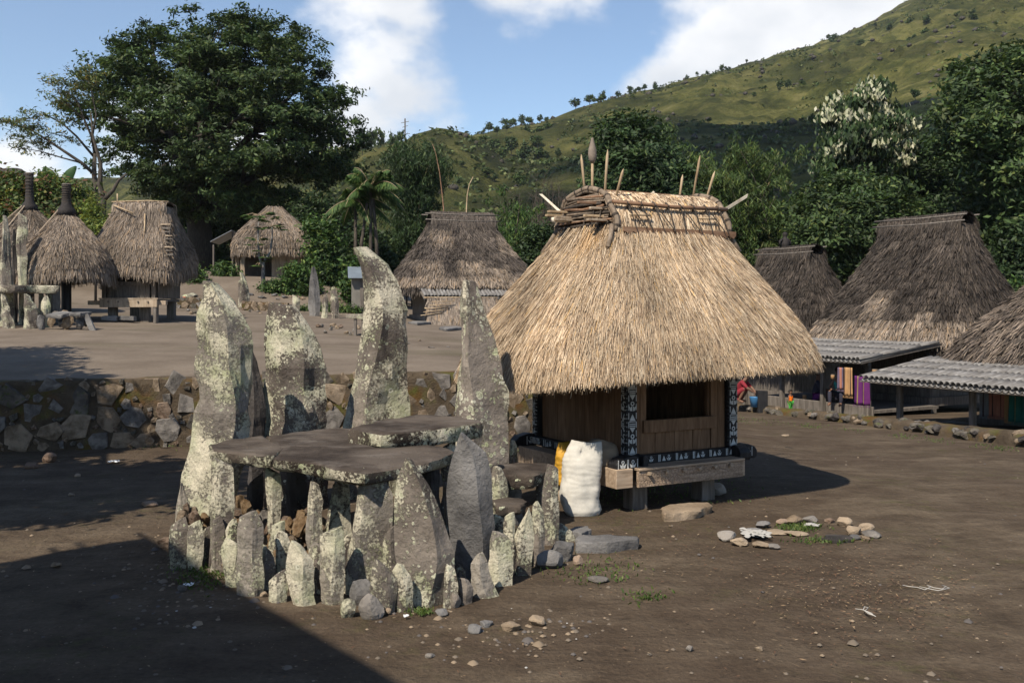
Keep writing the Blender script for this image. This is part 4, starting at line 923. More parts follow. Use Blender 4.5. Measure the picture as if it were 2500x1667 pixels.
# ------------------------------------------------------------------ motifs painted in relief on black timber
def motif_anchor(mb, o, ux, uy, s, th=.004):
    o, ux, uy = Vector(o), Vector(ux), Vector(uy); k = 10
    for i in range(k):
        a, b_ = 2 * math.pi * i / k, 2 * math.pi * (i + 1) / k; R0, R1 = .12 * s, .22 * s; c = (0, .28 * s)
        mb.prism([(c[0] + R0 * math.cos(a), c[1] + R0 * math.sin(a)), (c[0] + R1 * math.cos(a), c[1] + R1 * math.sin(a)), (c[0] + R1 * math.cos(b_), c[1] + R1 * math.sin(b_)), (c[0] + R0 * math.cos(b_), c[1] + R0 * math.sin(b_))], o, ux, uy, th)
    for sg in (-1, 1):
        mb.prism([(sg * .05 * s, .05 * s), (sg * .05 * s, -.42 * s), (sg * .3 * s, -.36 * s), (sg * .46 * s, .1 * s), (sg * .24 * s, -.1 * s)][::sg], o, ux, uy, th)
def motif_tri(mb, o, ux, uy, w, h, th=.004): mb.prism([(-w / 2, 0), (w / 2, 0), (0, h)] if h > 0 else [(-w / 2, 0), (0, h), (w / 2, 0)], o, ux, uy, th)
def motif_bar(mb, o, ux, uy, w, h, th=.004): mb.prism([(-w / 2, 0), (w / 2, 0), (w / 2, h), (-w / 2, h)], o, ux, uy, th)

# ------------------------------------------------------------------ the straw hut
def straw_hut():
    t = thing('straw_hut', 'fresh straw-roofed shrine hut on posts with painted black corner posts', 'hut', (1.5, 12.44, 0), TH)
    ez = lambda ph: .09 * np.cos(ph + np.pi / 2) + .05 * np.cos(ph) - .05 * np.cos(2 * ph) + .025 * np.sin(5 * ph)
    rf = Roof(.92, .635, 3.27, 1.83, 1.87, 1.57, oa=.18, n0=5, n1=4.4, p=1.0, droop=.03, ez=ez, bulge=.05, scurve=.35)
    rf.shell('roof_shell', 'shell_dark', t)
    def patch(rf_, u, tt, p, col):
        d = np.exp(-(((p[:, 0] + .80) / .13) ** 2 + ((p[:, 1] + .35) / .16) ** 2)) * (tt < .42)
        return col * (1 - .4 * d[:, None]) + np.array([.6, .34, .12]) * .4 * d[:, None]
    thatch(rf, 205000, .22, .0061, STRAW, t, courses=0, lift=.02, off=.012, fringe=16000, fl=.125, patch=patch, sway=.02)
    tag(arch_cap(t, -.66, 1.02, .62, 3.24, .46, 20000, .36, .0105, STRAW), 'barrel of bleached straw bent over the ridge')
    xs0, xs1 = -.68, 1.04
    # arched rope-bound bundles at both ends
    for x in (xs0, xs1):
        for rad, dr in ((.036, 0), (.026, -.07)):
            if x == xs1 and dr: continue
            pts = [V(x + .02 * math.sin(i), .645 * math.sin(a) * (1 + dr), 3.27 + .47 * math.cos(a) * (1 + dr)) for i, a in enumerate(np.linspace(-1.75, 1.75, 26))]
            o = MB().tube(pts, rad, 8).build('rim_bundle', 'bundle', t, True)
            mb = MB()
            for i in range(1, 25, 2):
                d = (pts[i + 1] - pts[i - 1]).normalized(); mb.tube([pts[i] - d * .012, pts[i] + d * .012], rad * 1.14, 8)
            tag(mb.build('lashing', 'rope', o), kind='stuff')
    # poles along the cap
    o = MB().tube([V(xs0 - .02, -.6, 3.53), V(.2, -.615, 3.505), V(xs1 + .02, -.6, 3.52)], .024, 8).build('ridge_pole', 'bamboo_brown', t, True)
    MB().tube([V(xs0, .56, 3.5), V(xs1, .56, 3.5)], .024, 8).build('ridge_pole', 'bamboo_brown', t, True)
    MB().tube([V(xs0 + .1, 0, 3.735), V(xs1, 0, 3.735)], .014, 6).build('ridge_pole', 'bamboo_brown', t, True)
    MB().tube([V(-.5, -.675, 3.38), V(-.2, -.678, 3.382)], .013, 6).build('ridge_pole', 'bamboo_tan', t, True)
    MB().tube([V(.55, -.675, 3.38), V(.82, -.678, 3.382)], .013, 6).build('ridge_pole', 'bamboo_tan', t, True)
    poly = [(xs0 + .06, .035)]
    nt = 13; x0, x1 = xs0 + .06, xs1 + .06
    for i in range(nt):
        a = x0 + (x1 - x0) * i / nt; b_ = x0 + (x1 - x0) * (i + 1) / nt; poly += [(a, -.03), (a + (b_ - a) * .75, -.055)]
    poly += [(x1, -.03), (x1, .035)]
    # sawtooth boards are convex pieces side by side
    mb = MB()
    for i in range(nt):
        a = x0 + (x1 - x0) * i / nt; b_ = x0 + (x1 - x0) * (i + 1) / nt
        mb.prism([(a, -.022), (a + (b_ - a) * .72, -.058), (b_, -.022), (b_, .03), (a, .03)], V(0, -.70, 3.2), V(1, 0, 0), V(0, 0, 1), -.025 if False else .025)
    mb.build('sawtooth_board', 'bamboo_brown', t)
    mb = MB()
    for i in range(8):
        a = x0 + .12 + i * .2; sl = R.uniform(-.05, .08)
        mb.tube([V(a, -.62, 3.54), V(a + sl * .5, -.69, 3.38), V(a + sl, -.755, 3.2)], .008, 5)
        if i % 2 == 0: mb.tube([V(a, -.625, 3.53), V(a + .1, -.69, 3.38), V(a + .2, -.75, 3.22)], .007, 5)
        mb.tube([V(a, -.58, 3.555), V(a, -.65, 3.51), V(a, -.6, 3.47)], .011, 5)
    tag(mb.build('lashing', 'rope', t), kind='stuff')
    # stacked sticks closing the near gable
    q = random.Random(4)
    for k in range(17):
        f = k / 16; z = 3.18 + .46 * f; hw = .6 * math.sqrt(max(.06, 1 - ((z - 3.22) / .52) ** 2)) if z > 3.22 else .6
        y0, y1 = -hw + q.uniform(-.02, .1), hw - q.uniform(-.08, .1); sag = q.uniform(-.02, .03)
        MB().tube([V(-.70 + q.uniform(-.03, .02), y0, z), V(-.73, (y0 + y1) / 2, z + sag), V(-.71, y1, z + q.uniform(-.02, .02))], q.uniform(.011, .021), 7).build('gable_stick', q.choice(['bundle', 'bundle', 'rope', 'bamboo_brown']), t, True)
    for k in range(11):
        y = q.choice([-1, 1]) * q.uniform(.18, .55); z = 3.2 + .36 * q.random(); w = q.uniform(.02, .035)
        mb = MB(); mb.box(-.95 + q.uniform(-.05, .06), -.5, y - w, y + w, z, z + .028); mb.build('stick_end', q.choice(['bamboo_tan', 'wood_pale', 'bamboo_brown']), t, bevel=.004)
    MB().tube([V(-.80, -.22, 3.13), V(-.79, .12, 3.14)], .03, 9).build('gable_pipe', 'pvc', t, True)
    MB().tube([V(-.98, .3, 3.37), V(-.62, .28, 3.38)], .032, 10).build('gable_peg', 'bamboo_white', t, True)
    for k in range(9):
        mb = MB(); y = q.uniform(-.5, .5); mb.tube([V(-.76, y, 3.15 + .3 * q.random()), V(-.8, y + .03, 3.1), V(-.84, y + q.uniform(-.08, .08), 2.98 - .1 * q.random())], .008, 5); mb.build('rope_tail', 'rope', t, True)
    for sy in (-1, 1):
        MB().tube([V(-.72, sy * .62, 3.25), V(-.78, sy * .68, 3.12), V(-.86, sy * .74, 2.98)], .03, 7).build('rope_tail', 'bundle', t, True); MB().tube([V(1.06, sy * .62, 3.25), V(1.1, sy * .67, 3.12), V(1.17, sy * .72, 2.98)], .028, 7).build('rope_tail', 'bundle', t, True)
    # sharpened bamboo spikes
    def spike(p, tip_px, lab=None, w=.018, mat='bamboo_tan'):
        d = Vector(tip_px) - Vector(p); o = MB().tube([Vector(p) - d * .1, Vector(p) + d * .86, Vector(p) + d], [w * .8, w, .003], 6).build('ridge_spike', mat, t, True)
        if lab: o['label'] = lab
    spike((-.62, .1, 3.66), (-.64, .16, 4.19)); spike((-.55, -.22, 3.62), (-.53, -.26, 4.2)); spike((-.5, -.36, 3.56), (-.44, -.46, 3.95))
    o = MB().tube([V(-.6, -.03, 3.62), V(-.6, -.03, 4.12)], .017, 7).build('ridge_spike', 'bamboo_tan', t, True)
    MB().tube([V(-.6, -.03, z) for z in (4.06, 4.1, 4.16, 4.23, 4.3, 4.35, 4.37)], [.022, .043, .054, .049, .029, .018, .014], 14).build('woven_finial', 'gourd', o, True)
    spike((.93, .2, 3.65), (1.0, .2, 4.05)); spike((1.0, .0, 3.68), (1.08, -.06, 4.28)); spike((1.04, -.2, 3.62), (1.14, -.28, 4.05))
    for (p, d, w) in (((-.72, .52, 3.5), (-.16, .22, .24), .035), ((1.04, -.42, 3.46), (.42, -.12, .26), .04)):
        p, d = Vector(p), Vector(d); s = d.cross(V(0, 1, 0)).normalized() * w * .5; n_ = V(0, 1, 0) * .012
        MB().add([p - s, p + s, p + d + s * .9 + d * .04, p + d - s * .9 - d * .03] + [x + n_ for x in (p - s, p + s, p + d + s * .9 + d * .04, p + d - s * .9 - d * .03)], [(0, 1, 2, 3), (7, 6, 5, 4), (0, 4, 5, 1), (1, 5, 6, 2), (2, 6, 7, 3), (3, 7, 4, 0)]).build('split_bamboo_slat', 'bamboo_white', t)
    MB().tube([V(.3, .02, 3.7), V(.36, -.02, 3.76)], .02, 5).build('split_bamboo_slat', 'bamboo_white', t)
    # body: floor, planked walls, opening
    z0, z1 = .60, 1.75
    MB().box(-.74, .74, -.99, .99, .52, .6).build('floor', 'wood_plank', t)
    def planks(n, f0, f1, fn, mat='wood_plank'):
        e = [f0 + (f1 - f0) * (i + (q.uniform(-.15, .15) if 0 < i < n else 0)) / n for i in range(n + 1)]
        for i in range(n):
            mb = MB(); fn(mb, e[i] + .002, e[i + 1] - .002, q.uniform(-.004, .004)); mb.build('plank', mat, t, bevel=.004)
    planks(9, -.93, .93, lambda mb, a, b_, d: mb.box(-.745 + d, -.71 + d, a, b_, z0, z1))
    planks(9, -.93, .93, lambda mb, a, b_, d: mb.box(.71 + d, .745 + d, a, b_, z0, z1))
    planks(7, -.68, .68, lambda mb, a, b_, d: mb.box(a, b_, .96 + d, .995 + d, z0, z1))
    planks(2, -.68, -.50, lambda mb, a, b_, d: mb.box(a, b_, -.995 + d, -.96 + d, z0, z1))
    planks(2, .46, .68, lambda mb, a, b_, d: mb.box(a, b_, -.995 + d, -.96 + d, z0, z1))
    planks(7, -.498, .458, lambda mb, a, b_, d: mb.box(a, b_, -.985 + d, -.955 + d, z0, .9))
    MB().box(-.56, .52, -1.03, -.96, .84, .985).build('sill_board', 'wood_plank', t, bevel=.006)
    MB().box(-.7, .7, -.99, -.95, 1.5, 1.75).build('lintel', 'wood_plank', t)
    MB().box(-.7, .7, -.94, .94, 1.74, 1.78).build('ceiling', 'interior_dark', t)
    for x in (-.5, .445): MB().box(x, x + .02, -.955, -.9, .985, 1.5).build('jamb', 'wood_plank', t)
    # painted black corner posts with relief
    def post(cx, cy, faces):
        mb = MB(); mb.box(cx - .065, cx + .065, cy - .065, cy + .065, .6, 1.75); o = mb.build('corner_post', 'wood_black', t, bevel=.006)
        sc = MB()
        for k in range(24): sc.box(cx - .085, cx - .066, cy - .06, cy - .02, .62 + k * .046, .65 + k * .046)
        sc.build('notched_edge', 'wood_black', o, bevel=.004)
        mm = MB()
        for (ox, oy, ux) in faces:
            z = .615; u = Vector(ux); zz = V(0, 0, 1)
            for k in range(4):
                base = V(ox, oy, 0)
                motif_tri(mm, base + zz * (z + .015), u, zz, .08, .075); motif_bar(mm, base + zz * z, u, zz, .085, .009); z += .1
                motif_anchor(mm, base + zz * (z + .075), u, zz, .12); z += .15
                motif_tri(mm, base + zz * (z + .06), u, zz, .08, -.06); z += .07
                motif_bar(mm, base + zz * z, u, zz, .08, .012); motif_bar(mm, base + zz * (z + .022), u, zz, .08, .012); z += .05
            for sg in (-1, 1):
                for k in range(11): motif_bar(mm, V(ox, oy, .62 + k * .1) + u * sg * .052, u, zz, .008, .07)
        tag(mm.build('painted_relief', 'paint_white', o), kind='stuff')
    post(-.75, -1.0, [(-.75, -1.0655, (1, 0, 0)), (-.8155, -1.0, (0, -1, 0))]); post(.75, -1.0, [(.75, -1.0655, (1, 0, 0))]); post(-.75, 1.0, [(-.8155, 1.0, (0, -1, 0))]); post(.75, 1.0, [])
    # black ground beams with relief and carved heads
    def beam(x0_, x1_, y0_, y1_, za, zb, face, head=True):
        o = MB().box(x0_, x1_, y0_, y1_, za, zb).build('ground_beam', 'wood_black', t, bevel=.006); mm = MB(); zz = V(0, 0, 1)
        if face == 'f':
            for k in range(7):
                cx = x0_ + .1 + k * (x1_ - x0_ - .2) / 6.0; b0 = V(cx, y0_ - .0005, za)
                motif_anchor(mm, b0 + zz * (zb - za) * .5, V(1, 0, 0), zz, .07); motif_bar(mm, b0 + V(.11, 0, .015), V(1, 0, 0), zz, .012, .08); motif_bar(mm, b0 + V(.13, 0, .015), V(1, 0, 0), zz, .008, .08)
                motif_tri(mm, b0 + V(-.07, 0, .02), V(1, 0, 0), zz, .05, .06)
        else:
            for k in range(7):
                cy = y0_ + .15 + k * (y1_ - y0_ - .3) / 6.0; b0 = V(x0_ - .0005, cy, za)
                motif_anchor(mm, b0 + zz * (zb - za) * .5, V(0, -1, 0), zz, .075); motif_bar(mm, b0 + V(0, .12, .01), V(0, -1, 0), zz, .012, .08); motif_bar(mm, b0 + V(0, -.12, .01), V(0, -1, 0), zz, .012, .08); motif_tri(mm, b0 + V(0, .07, .015), V(0, -1, 0), zz, .05, .06)
        tag(mm.build('painted_relief', 'paint_white', o), kind='stuff'); return o
    beam(-.86, .86, -1.09, -1.0, .5, .6, 'f'); beam(-.86, .86, 1.0, 1.09, .5, .6, 'x')
    beam(-.845, -.755, -.995, .995, .49, .598, 's'); beam(.755, .845, -.995, .995, .49, .598, 'x')
    def head(cx, cy, ln, along, n):
        d = Vector(along); prof = [(-.01, .47), (-.01, .62), (ln * .3, .635), (ln * .82, .6), (ln, .55), (ln, .49), (ln * .86, .455)]
        s = V(-d.y, d.x, 0) * .085; mb = MB(); k = len(prof)
        vs = [V(cx, cy, 0) + d * a + V(0, 0, z) + s * sg for sg in (-1, 1) for a, z in prof]
        mb.add(vs, [tuple(range(k))[::-1], tuple(range(k, 2 * k))] + [(i, (i + 1) % k, k + (i + 1) % k, k + i) for i in range(k)])
        o = mb.build('beam_head', 'wood_black', t, bevel=.012); mm = MB()
        f = s if s.dot(V(-.3, -1, 0)) > 0 else -s; ux = d if f.normalized().cross(V(0, 0, 1)).dot(d) < 0 else -d
        ux = V(0, 0, 1).cross(f.normalized())
        for i in range(n):
            b0 = V(cx, cy, .545) + f + d * (ln * (.25 + .45 * i)); motif_anchor(mm, b0, ux, V(0, 0, 1), .095)
            for sg in (-1, 1): motif_bar(mm, b0 + d * sg * .062 + V(0, 0, -.055), ux, V(0, 0, 1), .008, .11)
        tag(mm.build('painted_relief', 'paint_white', o), kind='stuff')
    head(-.80, -1.16, .3, (-1, 0, 0), 2); head(-.72, -1.165, .06, (1, 0, 0), 0); head(.86, -1.06, .2, (1, 0, 0), 1); head(-.80, 1.08, .3, (-1, 0, 0), 1); head(.78, -1.09, .16, (0, -1, 0), 0)
    # bench along the front
    MB().box(-.86, .66, -1.33, -1.29, .29, .47, None, .002).build('bench_front', 'bench_carved', t, bevel=.005)
    MB().box(-.86, .68, -1.345, -1.095, .474, .505, None, .003).build('bench_top', 'wood_bench', t, bevel=.006)
    MB().box(-.80, .60, -1.28, -1.1, .30, .34).build('bench_floor', 'wood_bench', t)
    for i in range(6): MB().box(-.74 + i * .235, -.705 + i * .235, -1.375, -1.33, .425, .46, None, .004).build('peg', 'wood_pale', t, bevel=.004)
    MB().box(-1.12, -.9, -1.28, -1.24, .29, .5, None, .002).build('side_box_front', 'wood_bench', t, bevel=.005)
    MB().box(-1.12, -1.08, -1.235, .9, .29, .5, None, .002).build('side_box_panel', 'wood_bench', t, bevel=.005)
    MB().box(-1.07, -.87, -1.235, .9, .46, .49).build('side_box_top', 'wood_bench', t)
    MB().box(.68, .72, -1.3, -1.1, .29, .47).build('bench_end', 'wood_bench', t, bevel=.005)
    for (x, y) in ((-.68, -1.02), (.32, -1.02), (-.68, .8), (.45, .8)): MB().box(x - .1, x + .1, y - .1, y + .1, -.1, .5, None, .006).build('leg', 'wood_grey', t, bevel=.012)
    MB().box(-.7, .7, -.15, .1, .4, .51).build('joist', 'wood_plank', t)
straw_hut()

# ------------------------------------------------------------------ sacks by the hut
def sack(name, label, loc, w, d, h, mat, seed, lean=(0, 0), fold=.1, rz=0):
    n, m = 52, 64; va = []
    for k in range(m + 1):
        f = k / m; e = .94 + .09 * math.sin(math.pi * f) - .17 * max(0, f - .78) / .22; dd = (1.0 - .55 * max(0, (f - .68) / .32) ** 1.3); z = h * f
        if f < .06: e *= .86 + f * 2.3
        for j in range(n):
            a = 2 * math.pi * j / n; c, s_ = math.cos(a), math.sin(a); x = math.copysign(abs(c) ** .7, c) * w / 2 * e; y = math.copysign(abs(s_) ** .85, s_) * d / 2 * e * dd
            va.append((x + lean[0] * f * f, y + lean[1] * f, z))
    va = np.array(va); nz = fbm(va * 5 + seed, 3, seed); wr = np.sin(va[:, 2] * 125 + 9 * fbm(va * 5 + seed, 3, seed + 2) + va[:, 0] * 24) * np.clip(fbm(va * 3.5 + 4, 2, seed + 5) + .35, 0, 1)
    r = va.copy(); r[:, 2] = 0; rl = np.linalg.norm(r, axis=1, keepdims=True) + 1e-6; va += r / rl * (nz * .05 + wr * .0042 * np.clip((h * .97 - va[:, 2]) / h * 6, 0, 1))[:, None]
    va[:, 2] += np.clip(va[:, 2] / h - .85, 0, 1) * (fold * np.sin(va[:, 0] / w * 5 + seed) + .2 * nz * h)
    fs = [(k * n + j, k * n + (j + 1) % n, (k + 1) * n + (j + 1) % n, (k + 1) * n + j) for k in range(m) for j in range(n)]
    va = np.vstack([va, va[-n:].mean(0) - [0, 0, .03], [0, 0, .0]]); a = (m + 1) * n
    fs += [(m * n + j, m * n + (j + 1) % n, a) for j in range(n)] + [((j + 1) % n, j, a + 1) for j in range(n)]
    me = bpy.data.meshes.new(name); me.from_pydata(va.tolist(), [], fs); me.polygons.foreach_set('use_smooth', np.ones(len(fs), bool)); me.materials.append(M[mat])
    return tag(obj(name, me, None, None, 0, loc, (0, 0, rz)), label, 'sack', 'full sacks beside the straw hut')
p = PG(1421, 1262); sack('sack', 'full white woven sack standing on the earth by the bench', (p.x, p.y + .15, 0), .44, .32, .8, 'cloth_white', 3, (.07, .1), .12, .1)
sack('sack', 'yellow sack tucked behind the white sack', (PX(1384, 11.35), 11.4, .22), .26, .22, .5, 'cloth_yellow', 5, (.02, .05), .06, .3)
sack('sack', 'crumpled beige sack slumped on the box beside the corner post', (PX(1474, 11.15), 11.15, .5), .36, .22, .27, 'cloth_beige', 9, (-.04, .02), .2, .5)
rock(1384, 1226, 56, 48, 'wall_tan', 'tan boulder under the yellow sack', z=0)
rock(1755, 1212, 46, 34, 'wall_grey', 'grey stone lying in the shade under the hut', z=0)
# ------------------------------------------------------------------ other thatched buildings
def half_pipe(L, r, th=.012, n=7, up=True):
    vs = []; fs = []
    for x in (0, L):
        for rr_ in (r, r - th):
            for j in range(n + 1):
                a = math.pi * j / n; vs.append((rr_ * math.cos(a) * (1 if x == 0 else .94), x, rr_ * math.sin(a) * (1 if up else -1)))
    k = n + 1
    for j in range(n): fs += [(j, j + 1, 2 * k + j + 1, 2 * k + j), (k + j + 1, k + j, 3 * k + j, 3 * k + j + 1), (j + 1, j, k + j, k + j + 1), (2 * k + j, 2 * k + j + 1, 3 * k + j + 1, 3 * k + j)]
    me = bpy.data.meshes.new('bamboo_tile'); me.from_pydata(vs, [], fs); me.materials.append(M['bamboo_grey'])
    me.polygons.foreach_set('use_smooth', np.ones(len(fs), bool)); return me
def bamboo_roof(parent, x0, x1, yl, yh, zl_, zh, pitch=.14, rows=4, seed=1):
    """split-bamboo tiles on a slope from the low edge (yl, zl_) up to (yh, zh), columns along local x"""
    q = random.Random(seed); n = int((x1 - x0) / pitch); run = math.hypot(yh - yl, zh - zl_); ang = math.atan2(zh - zl_, yh - yl); L = run / rows * 1.12
    me = half_pipe(L, pitch * .46); md = half_pipe(L, pitch * .46, up=False)
    o = MB().add([(x0, yl, zl_ - .06), (x1, yl, zl_ - .06), (x1, yh, zh - .06), (x0, yh, zh - .06), (x0, yl, zl_ - .085), (x1, yl, zl_ - .085), (x1, yh, zh - .085), (x0, yh, zh - .085)], [(0, 1, 2, 3), (7, 6, 5, 4), (0, 4, 5, 1), (1, 5, 6, 2), (2, 6, 7, 3), (3, 7, 4, 0)]).build('roof_lath', 'wood_grey', parent)
    for i in range(n):
        x = x0 + (i + .5) * pitch
        for r_ in range(rows):
            f = r_ / rows; t_ = obj('bamboo_tile', me, None, parent); j = q.uniform(-.03, .03)
            t_.location = (x + q.uniform(-.008, .008), yl + (yh - yl) * f + j, zl_ + (zh - zl_) * f + .02 + .012 * r_ * 0 + q.uniform(0, .01)); t_.rotation_euler = (ang - .02, 0, q.uniform(-.015, .015))
        t_ = obj('bamboo_gutter', half_pipe_cache(run, pitch), None, parent); t_.location = (x + pitch / 2, yl - .02, zl_ - .005); t_.rotation_euler = (ang, 0, 0)
_hp = {}
def half_pipe_cache(run, pitch):
    k = (round(run, 2), round(pitch, 3))
    if k not in _hp: _hp[k] = half_pipe(run, pitch * .44, up=False)
    return _hp[k]

def patch_dark(light_band=.0, patches=()):
    def f(rf, u, t, p, col):
        c = col.copy()
        if light_band:
            s = np.clip((t - (1 - light_band)) / .04, 0, 1)[:, None]; c = c * (1 - s) + pick(OLD, len(c)) * 1.25 * s
        for (x, y, z, r, sc) in patches:
            d = np.clip(1.6 - 1.6 * np.maximum(np.abs(p[:, 0] - x) / r, np.maximum(np.abs(p[:, 2] - z) / (r * sc), np.abs(p[:, 1] - y) / 3.0)), 0, 1)[:, None] ** .5
            c = c * (1 - d) + pick(OLD, len(c)) * 1.2 * d
        return c
    return f
def ridge_cap(t, a0, a1, hw, zf, rise, pal, n=6000, w=.022, poles=True, matp='wood_grey', prot=.25):
    arch_cap(t, a0, a1, hw, zf, rise, n, .6, w, pal)
    if poles:
        for (y, z) in ((-hw * .75, zf + rise * .72), (-hw * 1.0, zf + rise * .18), (hw * .75, zf + rise * .72)):
            MB().tube([V(a0 - prot, y, z + .03), V((a0 + a1) / 2, y * 1.02, z), V(a1 + prot * .6, y, z + .02)], .025, 6).build('ridge_pole', matp, t, True)

def village_house(label, cx, cy, rz, zgd, eave, ridge, ha, hb, rl, pal, porch=None, n=26000, group='thatched village houses', band=.2, patches=(), roff=0, floor=.5, cap=(.34, .35), hide=False, courses=16, tufts=True):
    """clan house: local x along the ridge, local -y faces the plaza"""
    t = thing('thatched_house', label, 'house', (cx, cy, zgd), rz, group)
    z0, z1 = ridge - zgd - .25, eave - zgd
    rf = Roof(rl, cap[0], z0, ha, hb, z1, oa=roff, n0=6, n1=6, p=1.15, droop=.05, bulge=.0, scurve=.35)
    rf.shell('roof_shell', 'shell_grey', t, .04, .2)
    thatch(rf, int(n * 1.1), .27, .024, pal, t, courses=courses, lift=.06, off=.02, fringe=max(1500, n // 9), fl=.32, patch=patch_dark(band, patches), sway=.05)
    ridge_cap(t, roff - rl - .05, roff + rl + .05, cap[0] + .05, z0 - .02, cap[1], pal)
    # timber box under the roof
    w = .9; q = random.Random(int(cx * 7))
    for (x0, x1, y0, y1) in ((-ha + w, ha - w, -hb + w, -hb + w + .05), (-ha + w, ha - w, hb - w - .05, hb - w)):
        k = 9
        for i in range(k):
            a = x0 + (x1 - x0) * i / k; b_ = x0 + (x1 - x0) * (i + 1) / k; MB().box(a + .004, b_ - .004, y0 + q.uniform(-.006, .006), y1, floor, z1 + .45).build('plank', 'wood_grey', t)
    for (x0, x1) in ((-ha + w, -ha + w + .05), (ha - w - .05, ha - w)): MB().box(x0, x1, -hb + w + .055, hb - w - .055, floor, z1 + .45).build('side_wall', 'wood_grey', t)
    MB().box(-ha + w - .1, ha - w + .1, -hb + w - .15, hb - w + .15, floor - .25, floor - .005).build('floor', 'wood_grey', t)
    for sx in (-1, 1):
        for sy in (-1, 1): MB().box(sx * (ha - w) - .12, sx * (ha - w) + .12, sy * (hb - w) - .12, sy * (hb - w) + .12, -.3, floor - .25).build('leg', 'wood_grey', t)
    if porch:
        yl, zl_, zh, x0, x1, pitch, rows = porch; yh = -hb + .35
        bamboo_roof(t, x0, x1, yl, yh, zl_ - zgd, zh - zgd, pitch, rows, int(cx))
        # porch deck, rail and posts
        MB().box(x0 + .4, x1 - .4, yl + .95, -hb + w - .16, floor - .28, floor - .2).build('porch_deck', 'wood_grey', t)
        MB().box(x0 + .4, x1 - .4, yl + .88, yl + .945, floor - .5, floor - .1).build('porch_beam', 'wood_grey', t, bevel=.02)
        for k in range(4):
            x = x0 + .5 + (x1 - x0 - 1.0) * k / 3; MB().box(x - .06, x + .06, yl + .75, yl + .87, -.35, zl_ - zgd + .02).build('porch_post', 'wood_grey', t, bevel=.01)
        MB().box(x0 + .1, x1 - .1, yl + .36, yl + .44, zl_ - zgd - .14, zl_ - zgd - .04).build('porch_plate', 'wood_grey', t)
    return t
RZR = TH - math.pi / 2                      # local x towards the camera end of the row, -y to the plaza
A3 = Vector((EA.x, EA.y)); B3 = Vector((EB.x, EB.y))
gR = -1.05
village_house('tall dark shaggy thatched house with a pale straw band above its bamboo porch roof', 12.6, 30.3, RZR, gR, 1.25, 4.98, 2.55, 2.6, 1.4, DARK, porch=(-5.4, .88, 1.28, -3.3, 2.45, .15, 4), n=46000, roff=.2, band=.2, patches=((.1, -2, 3.4, .42, 1.0), (1.75, -2.2, 2.75, .26, 2.2)), floor=.75)
village_house('brown thatched house whose bamboo porch roof shades hanging cloths', 14.3, 22.9, RZR, -.85, .98, 4.2, 3.2, 2.9, 1.0, MIX, porch=(-5.0, .58, .97, -3.4, 3.4, .145, 4), n=30000, band=.0, floor=.5)
house3 = village_house('smaller dark thatched house with a little carved figure on its ridge', 10.3, 36.3, RZR, -1.3, 1.0, 4.42, 2.4, 2.4, 1.25, DARK, n=26000, floor=.6, band=0)
village_house('dark patched thatched house on the terrace with straw matting below its porch', PX(1122, 37), 38.2, math.radians(17), 1.62, 3.08, 5.75, 2.55, 2.3, 1.2, DARKM, porch=(-2.95, 2.62, 3.02, -2.1, 2.1, .13, 1), n=40000, band=.16, patches=((-1.6, -1.7, 2.0, .5, .8), (-.1, -1.6, 2.1, .55, .55), (-.9, -1.1, 3.2, .42, .9), (1.5, -1.6, 3.0, .4, 1.1), (.9, -1.8, 1.95, .45, .5)), floor=.35, cap=(.4, .45))
# the roof figure
def roof_figure():
    bx = (0.05, 0, 3.42 + 2.32 - .0)
    t = house3; top = 4.42 + 1.3 - .25 + .33
    mb = MB(); mb.tube([V(-.3, 0, top - .1), V(-.3, 0, top + .12), V(-.3, 0, top + .3), V(-.3, 0, top + .36), V(-.3, 0, top + .42), V(-.3, 0, top + .5), V(-.3, 0, top + .55)], [.14, .16, .13, .06, .09, .1, .03], 9); o = mb.build('roof_figure', 'fibre_black', t, True)
    o['label'] = 'small dark carved figure sitting on the ridge'
    MB().tube([V(-.3, -.12, top + .28), V(-.3, -.26, top + .2), V(-.3, -.26, top + .06)], .04, 6).build('arm', 'fibre_black', o, True); MB().tube([V(-.3, .12, top + .28), V(-.3, .26, top + .2), V(-.3, .26, top + .06)], .04, 6).build('arm', 'fibre_black', o, True)
roof_figure()
# matting wall, hooked ridge wands and shed by the terrace house
hc = Vector((PX(1122, 37), 38.2, 1.62)); hr = math.radians(17)
t = thing('matting_screen', 'straw matting screen leaning before the terrace house porch', 'screen', (hc.x, hc.y, hc.z), hr)
m = 5000; x = NP.uniform(-2.0, .55, m); f = NP.uniform(0, 1, m); y = -3.1 - .25 * (1 - f); z = f * 1.0
rt = np.stack([x, y, z], 1); d = np.stack([NP.normal(0, .06, m), -.06 + 0 * x, -.3 + 0 * x], 1); rt[:, 1] -= NP.uniform(0, .05, m)
v0, f0, c0 = strips(rt, rt + d * .5, rt + d, np.tile([1., 0, 0], (m, 1)), np.full(m, .035), pick(OLD, m) * 1.25); tag(obj('straw_mat', mesh_np('straw_mat', v0, f0, c0), 'straw', t), kind='stuff')
MB().add([(-2, -3.07, .98), (.55, -3.07, .98), (.55, -3.32, -.1), (-2, -3.32, -.1), (-2, -3.03, .98), (.55, -3.03, .98), (.55, -3.28, -.1), (-2, -3.28, -.1)], [(3, 2, 1, 0), (4, 5, 6, 7), (0, 1, 5, 4), (1, 2, 6, 5), (2, 3, 7, 6), (3, 0, 4, 7)]).build('mat_backing', 'shell_dark', t)
for z in (.6, .98): MB().tube([V(-2.1, -3.2 + .2 * z, z), V(.6, -3.2 + .2 * z, z + .01)], .025, 6).build('mat_rail', 'bamboo_tan', t, True)
for k in range(5): MB().tube([V(-2.3 + .1 * k, -3.35, .35 + .12 * k), V(-1.5 + .1 * k, -3.3, .45 + .1 * k)], .015, 5).build('mat_stick', 'bamboo_tan', t, True)
